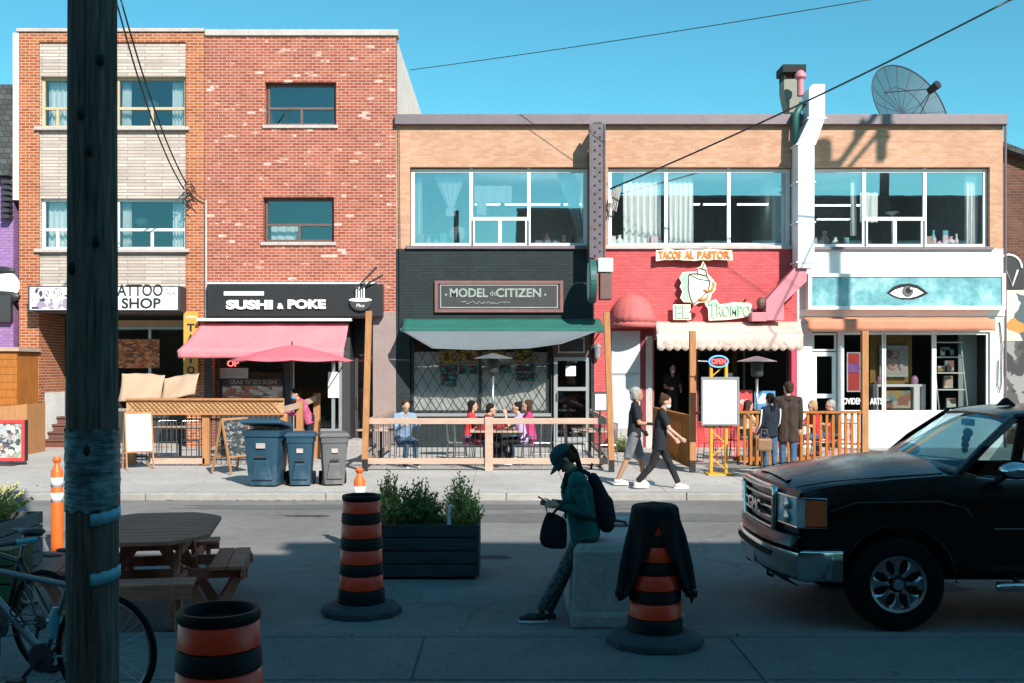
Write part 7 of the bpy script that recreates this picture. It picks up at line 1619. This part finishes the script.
frame(MB(), fx(700.5, D), fx(738, D), fz(425, D), fz(377, D), D-.11, .035, .055).build('board_frame', M['alu'], bd)
# open sign
s = T('open_sign', 'small oval neon sign reading open with red letters and blue rim', 'neon sign', (fx(717.5, D), D, fz(368, D)))
cx_, cz_ = fx(718, D), fz(361.5, D)
MB().prism([(cx_+.20*math.cos(2*math.pi*i/28), cz_+.125*math.sin(2*math.pi*i/28)) for i in range(28)], D-.05, D-.02).build('backing', M['black_paint'], s)
MB().tube([(cx_+.185*math.cos(2*math.pi*i/28), D-.065, cz_+.11*math.sin(2*math.pi*i/28)) for i in range(28)], .013, 6, closed=True).build('blue_rim', emis('neon_blue', (.05, .25, .9), 2), s)
text('OPEN', cx_-.14, cz_-.05, .28, .10, D-.06, emis('neon_red', (1, .06, .05), 3), s, bold=.02)
MB().tube([(cx_-.2, D-.04, cz_), (cx_-.4, D-.04, cz_+.01)], .01, 6).build('cable', M['alu'], s)
# plant by the step
shrub('small dark green plant at the foot of the pale side door', at(622, 26.0), .24, .45, 'leaf_green', 9, 60, 'potted plants by the doors')
# ---- lattice patio
LD = 22.3
o = T('patio_fence', 'wooden lattice topped patio fence in front of the tattoo and sushi shops', 'fence', (fx(205, LD), LD, .12), 'patio fences')
lx0, lx1, lz0, lz1 = fx(126, LD), fx(284, LD), fz(414, LD), fz(399.5, LD)
MB().box(lx0, lx1, LD+.02, LD+.035, lz0, lz1).build('backing_board', M['ply'], o)
m = MB(); hh = lz1-lz0; x = lx0
while x < lx1-hh:
    m.bar((x, LD+.01, lz0), (x+hh, LD+.01, lz1), .007, .02, up=(0, 1, 0)); m.bar((x+hh, LD-.0, lz0), (x, LD-.0, lz1), .007, .02, up=(0, 1, 0)); x += .10
m.build('lattice', M['post_wood'], o)
for z in (lz0, lz1): MB().box(lx0, lx1, LD-.04, LD+.06, z-.02, z+.025).build('rail', M['post_wood'], o, bevel=.004)
for px in (130, 205, 283): MB().box(fx(px, LD)-.075, fx(px, LD)+.075, LD-.02+.06, LD+.16, .14, lz0-.02).build('post', M['post_wood'], o, bevel=.006)
for z in (.30, 1.10): MB().box(fx(132, LD), fx(282, LD), LD+.16, LD+.19, z-.02, z+.02).build('iron_rail', M['charcoal'], o)
MB().box(fx(150, LD), fx(204, LD), LD+.04, LD+.075, .16, .28).build('kick_board', M['rail_wood'], o)
b0 = None
for k in range(30):
    x = fx(134+k*5, LD)
    if b0 is None: b0 = MB().cyl((x, LD+.175, .15), (x, LD+.175, 1.2), .009, n=6).build('iron_bar', M['charcoal'], o); x_0 = x
    else: c = b0.copy(); COL.objects.link(c); c.location.x += x-x_0
o = T('entrance_railing', 'short sloping wooden handrail with three posts beside the sushi entrance', 'railing', at(300, 23.5))
pr = [(284, 22.4, 1.32), (300, 23.2, 1.38), (317, 24.2, 1.52)]
for (a, D1, z1), (b_, D2, z2) in zip(pr[:-1], pr[1:]): MB().bar((fx(a, D1), D1, z1), (fx(b_, D2), D2, z2), .05, .12).build('rail', M['rail_wood'], o)
for a, D1, z1 in pr[1:]: MB().box(fx(a, D1)-.07, fx(a, D1)+.07, D1-.08, D1+.06, .12, z1+.10).build('post', M['post_wood'], o, bevel=.005)
M['canvas'] = mat('brown_canvas', (.46, .32, .22), .9, 0, .12, 2)
for a, b_, D, za, zb, zc, zd, lab in ((122, 166, 23.0, 373, 375, 401, 397, 'tan canvas sheet hung over the lattice fence, the left one'), (164, 200, 23.3, 378, 373, 400, 399, 'tan canvas sheet hung over the lattice fence, the right one near the yellow sign')):
    f_ = MB().grid(lambda u, v: (fx(a+(b_-a)*u, D)+.05*v*math.sin(u*5), D-.25*v+.07*math.sin(u*4+v*3), fz((za+(zb-za)*u)+((zc-za)+(zd-zc)*u)*v+(.5*math.sin(u*7+1)+.3*math.sin(u*17))*(1-v), D)), 14, 8).build('canvas_sheet', M['canvas'], None, smooth=True, solid=.01)
    tag(f_, lab, 'canvas sheet', 'canvas sheets on the lattice fence')
# A-frame boards
def aframe(name, label, px, D, ytop, w, facem, framem, px_shift=0, tilt=10, rz=0):
    zt = fz(ytop, D)-.12; o = T(name, label, 'sandwich board', (0, 0, 0)); 
    for s_ in (-1, 1):
        Q = Matrix.Translation((0, 0, zt)) @ Matrix.Rotation(R(s_*tilt), 4, 'X')
        m = MB(); m.box(-w/2-.03, -w/2, -.02, .02, -zt*1.01, 0); m.box(w/2, w/2+.03, -.02, .02, -zt*1.01, 0); m.box(-w/2, w/2, -.02, .02, -.04, 0); m.box(-w/2, w/2, -.02, .02, -zt*.72, -zt*.69)
        m.xf(Q); m.build('board_frame', framem, o, local=True)
        m = MB(); m.box(-w/2, w/2, -.011, .011, -zt*.69, -.04); m.xf(Q); m.build('panel', facem, o, local=True)
    place(o, at(px, D), R(rz)); return o
aframe('sandwich_board', 'white faced wooden A frame board at the left end of the lattice fence', 138, 21.7, 412, .50, M['white_paint'], M['post_wood'], rz=32)
M['chalk'] = patches('chalk_menu', [(.03, .035, .04), (.05, .06, .065), (.03, .03, .035), (.25, .24, .24), (.04, .05, .05)], 14, stretch=(1, 1, 2))
o = aframe('sandwich_board', 'dark chalk menu A frame board seen from the side, left of the tallest bin', 234, 20.8, 418, .62, M['chalk'], M['post_wood'], tilt=14, rz=58)
# art board at far left
s = T('art_board', 'red framed mural board on a low metal stand at the left edge', 'sign board', at(6, 22.5)); D = 22.5
frame(MB(), fx(-18, D), fx(25.5, D), fz(461, D), fz(420, D), D-.05, .07, .06).build('red_frame', M['red_poster'], s)
MB().box(fx(-17, D), fx(24.5, D), D-.03, D-.01, fz(460, D), fz(421, D)).build('mural_panel', patches('mural_board', [(.42, .40, .40), (.06, .06, .07), (.5, .5, .48), (.30, .32, .34), (.36, .36, .38), (.34, .20, .16), (.44, .42, .40), (.24, .32, .24), (.10, .10, .12), (.5, .48, .45)], 11), s)
MB().box(fx(25.5, D), fx(27, D), D-.04, D+.05, fz(461, D), fz(420, D)).build('edge', M['black_paint'], s)
m = MB(); m.cyl(at(11, D, .14), (fx(11, D), D, fz(461, D)), .02, n=8); m.box(fx(3, D), fx(19, D), D-.25, D+.25, .122, .14); m.build('stand', M['charcoal'], s)
# umbrella
o = T('patio_umbrella', 'wide pink market umbrella below the pink awning', 'umbrella', at(292, 23.6)); D = 23.6; p = at(292, D)
zc, zr, ru = fz(345, D), fz(360.5, D), fx(353, D)-fx(292, D)
m = MB(); vs = [(p.x, D, zc)]; n = 8
for k in range(n):
    a = 2*math.pi*k/n+.2
    for q in range(4): t = a+2*math.pi/n*q/4; f_ = math.cos(math.pi/n)/math.cos((2*math.pi/n*q/4)-math.pi/n); 
    vs += []
pts = []
for j in range(1, 6):
    for k in range(n*4):
        t = .2+2*math.pi*k/(n*4); lo = (k % 4)/4; f_ = 1-.07*math.sin(math.pi*lo); r_ = ru*j/5*f_
        pts.append((p.x+r_*math.cos(t), D+r_*math.sin(t), zc+(zr-zc)*(j/5)**1.25-.03*math.sin(math.pi*lo)*j/5))
K = n*4; m.add([(p.x, D, zc)]+pts, [(0, 1+k, 1+(k+1) % K) for k in range(K)]+[(1+j*K+k, 1+(j+1)*K+k, 1+(j+1)*K+(k+1) % K, 1+j*K+(k+1) % K) for j in range(4) for k in range(K)])
m.build('canopy', M['red_fabric'], o, smooth=30, solid=.006)
MB().cyl(p, (p.x, D, zc+.08), .022).build('pole', M['brown_wood'], o)
for k in range(n): t = .2+2*math.pi*k/n; MB().bar((p.x+.03*math.cos(t), D+.03*math.sin(t), zc-.03), (p.x+ru*.97*math.cos(t), D+ru*.97*math.sin(t), zr-.015), .012, .012).build('rib', M['brown_wood'], o)
MB().lathe([(.24, 0), (.24, .05), (.05, .10)], p, 16).build('base', M['charcoal'], o)
# ---- wheeled bins
M['bin_blue'] = mat('bin_blue', (.014, .055, .095), .5, 0, .15, 4, dirt=(.06, .12, .16)); M['bin_grey'] = mat('bin_grey', (.11, .115, .12), .55, 0, .15, 4, dirt=(.17, .165, .16))
def bin_(label, px, D, w, h, matl, rz, lid_open=0):
    o = T('wheeled_bin', label, 'bin', (0, 0, 0), 'wheeled bins at the kerb'); d = w*1.05; m = MB(); secs = []
    for z, q in ((.03, .74), (.10, .78), (h*.50, .88), (h*.80, .95), (h*.805, 1.02), (h*.86, 1.03), (h*.90, 1.05)):
        a, b_ = w/2*q, d/2*q; r_ = .05
        secs.append([Vector((sx*(a-r_*(1-math.cos(t))), sy*(b_-r_*(1-math.sin(t))), z)) for sx, sy, ts in ((1, 1, (0, .785, 1.57)), (-1, 1, (1.57, .785, 0)), (-1, -1, (0, .785, 1.57)), (1, -1, (1.57, .785, 0))) for t in ts])
    m.loft(secs).build('bin_body', matl, o, local=True, smooth=35)
    m = MB(); m.loft([[Vector((-w*.30, -d/2*.80, .12)), Vector((w*.30, -d/2*.80, .12)), Vector((w*.20, -d/2*.86, h*.44)), Vector((-w*.20, -d/2*.86, h*.44))], [Vector((-w*.28, -d/2*.80-.035, .13)), Vector((w*.28, -d/2*.80-.035, .13)), Vector((w*.17, -d/2*.86-.035, h*.42)), Vector((-w*.17, -d/2*.86-.035, h*.42))]])
    m.build('front_panel', matl, o, local=True, bevel=.01)
    MB().box(-w*.16, w*.16, -d/2*.95-.028, -d/2*.95-.0, h*.47, h*.50).build('grab_bar', M['charcoal'], o, local=True)
    MB().box(-w*.12, w*.12, -d/2*.99-.01, -d/2*.93, h*.62, h*.70).build('white_emblem', M['coping_pale'], o, local=True)
    l = MB(); l.loft([[Vector((x*w*.55*q, y*d*.56*q, z)) for x, y in ((-1, -1), (1, -1), (1, 1), (-1, 1))] for z, q in ((h*.905, 1), (h*.945, 1.0), (h*.985, .90), (h*1.0, .6))])
    if lid_open: l.xf(Matrix.Translation((0, d*.55, h*.92)) @ Matrix.Rotation(R(-lid_open), 4, 'X') @ Matrix.Translation((0, -d*.55, -h*.92)))
    l.build('lid', matl, o, local=True, bevel=.015)
    m = MB(); m.tube([(-w*.42, d*.5, h*.84), (-w*.42, d*.66, h*.90), (w*.42, d*.66, h*.90), (w*.42, d*.5, h*.84)], .018, 8); m.build('handle', matl, o, local=True)
    for s_ in (-1, 1): MB().cyl((s_*w*.40, d*.42, .12), (s_*w*.50, d*.42, .12), .12, n=20).build('wheel', M['rubber'], o, local=True, bevel=.01)
    place(o, at(px, D), R(rz)); return o
bin_('tallest blue wheeled bin, its lid propped open by rubbish', 267, 18.6, .66, 1.10, M['bin_blue'], -6, 9)
bin_('smaller blue wheeled bin between the tall blue bin and the grey bin', 301, 18.6, .48, .96, M['bin_blue'], 6)
bin_('scuffed grey wheeled bin, rightmost of the three bins', 333.5, 18.7, .48, .95, M['bin_grey'], 14)
m = MB(); random.seed(6)
for k in range(5): m.ball(at(258+k*4, 18.55, 1.13+random.uniform(-.02, .03)), (.09, .1, .06), 8, 6)
tag(m.build('rubbish_bag', mat('brown_bag', (.35, .24, .15), .8, 0, .3, 8), None), 'crumpled brown rubbish sticking out under the lid of the tallest bin', 'rubbish')
# bag on the shoulder of the ponytail woman
o = T('shoulder_bag', 'tan bag held low by the woman in the striped navy jacket', 'bag', at(771, 19.4, .75))
p = at(765, 19.45, .72); MB().box(p.x-.15, p.x+.13, p.y-.05, p.y+.05, .66, .90).build('bag_body', mat('tan_leather', (.22, .12, .06), .6, 0, .25, 9), o, bevel=.04)
MB().tube([p+Vector((-.10, 0, .17)), p+Vector((-.06, 0, .34)), p+Vector((.03, 0, .34)), p+Vector((.07, 0, .17))], .010, 6).build('handle', M['brown_frame'], o, smooth=True)
# ---------------------------------------------------------------- light, sky, camera
sd = Vector((.5, -1, .80)).normalized()                          # towards the sun
el = math.asin(sd.z); az = math.atan2(sd.x, sd.y)
W = bpy.data.worlds.new('World'); SC.world = W; W.use_nodes = True
nt = W.node_tree; N, L = nt.nodes, nt.links; bg = N['Background']
sky = N.new('ShaderNodeTexSky'); sky.sky_type = 'NISHITA'; sky.sun_disc = False
sky.sun_elevation = el; sky.sun_rotation = az; sky.air_density = 1.0; sky.dust_density = .4; sky.ozone_density = 2.0
mx = N.new('ShaderNodeMix'); mx.data_type = 'RGBA'; mx.blend_type = 'MULTIPLY'; mx.inputs['Factor'].default_value = 1
A = [i for i in mx.inputs if i.type == 'RGBA']; L.new(sky.outputs[0], A[0]); A[1].default_value = SKYTINT
L.new([o for o in mx.outputs if o.type == 'RGBA'][0], bg.inputs['Color']); bg.inputs['Strength'].default_value = SKYS
ld = bpy.data.lights.new('sun', 'SUN'); ld.energy = SUNS; ld.angle = R(.53); ld.color = (1, .93, .84)
lo_ = bpy.data.objects.new('sun', ld); COL.objects.link(lo_); lo_.location = (20, -30, 40)
lo_.rotation_euler = (-sd).to_track_quat('-Z', 'Y').to_euler()
cam = bpy.data.cameras.new('camera'); co = bpy.data.objects.new('camera', cam); COL.objects.link(co)
co.location = (0, 0, HC); co.rotation_euler = (R(90), 0, 0); cam.sensor_width = 36; cam.lens = F/1024*36
cam.shift_x = (512-CX)/1024; cam.shift_y = (HY-341.5)/1024; cam.clip_end = 1000; cam.clip_start = .05
SC.camera = co
SC.view_settings.view_transform = 'Standard'; SC.view_settings.look = 'None'; SC.view_settings.exposure = EXPO; SC.view_settings.gamma = 1
SC.view_settings.use_curve_mapping = False
SC.cycles.max_bounces = 6; SC.cycles.transparent_max_bounces = 12; SC.cycles.glossy_bounces = 4; SC.cycles.use_denoising = True
bpy.context.view_layer.update()
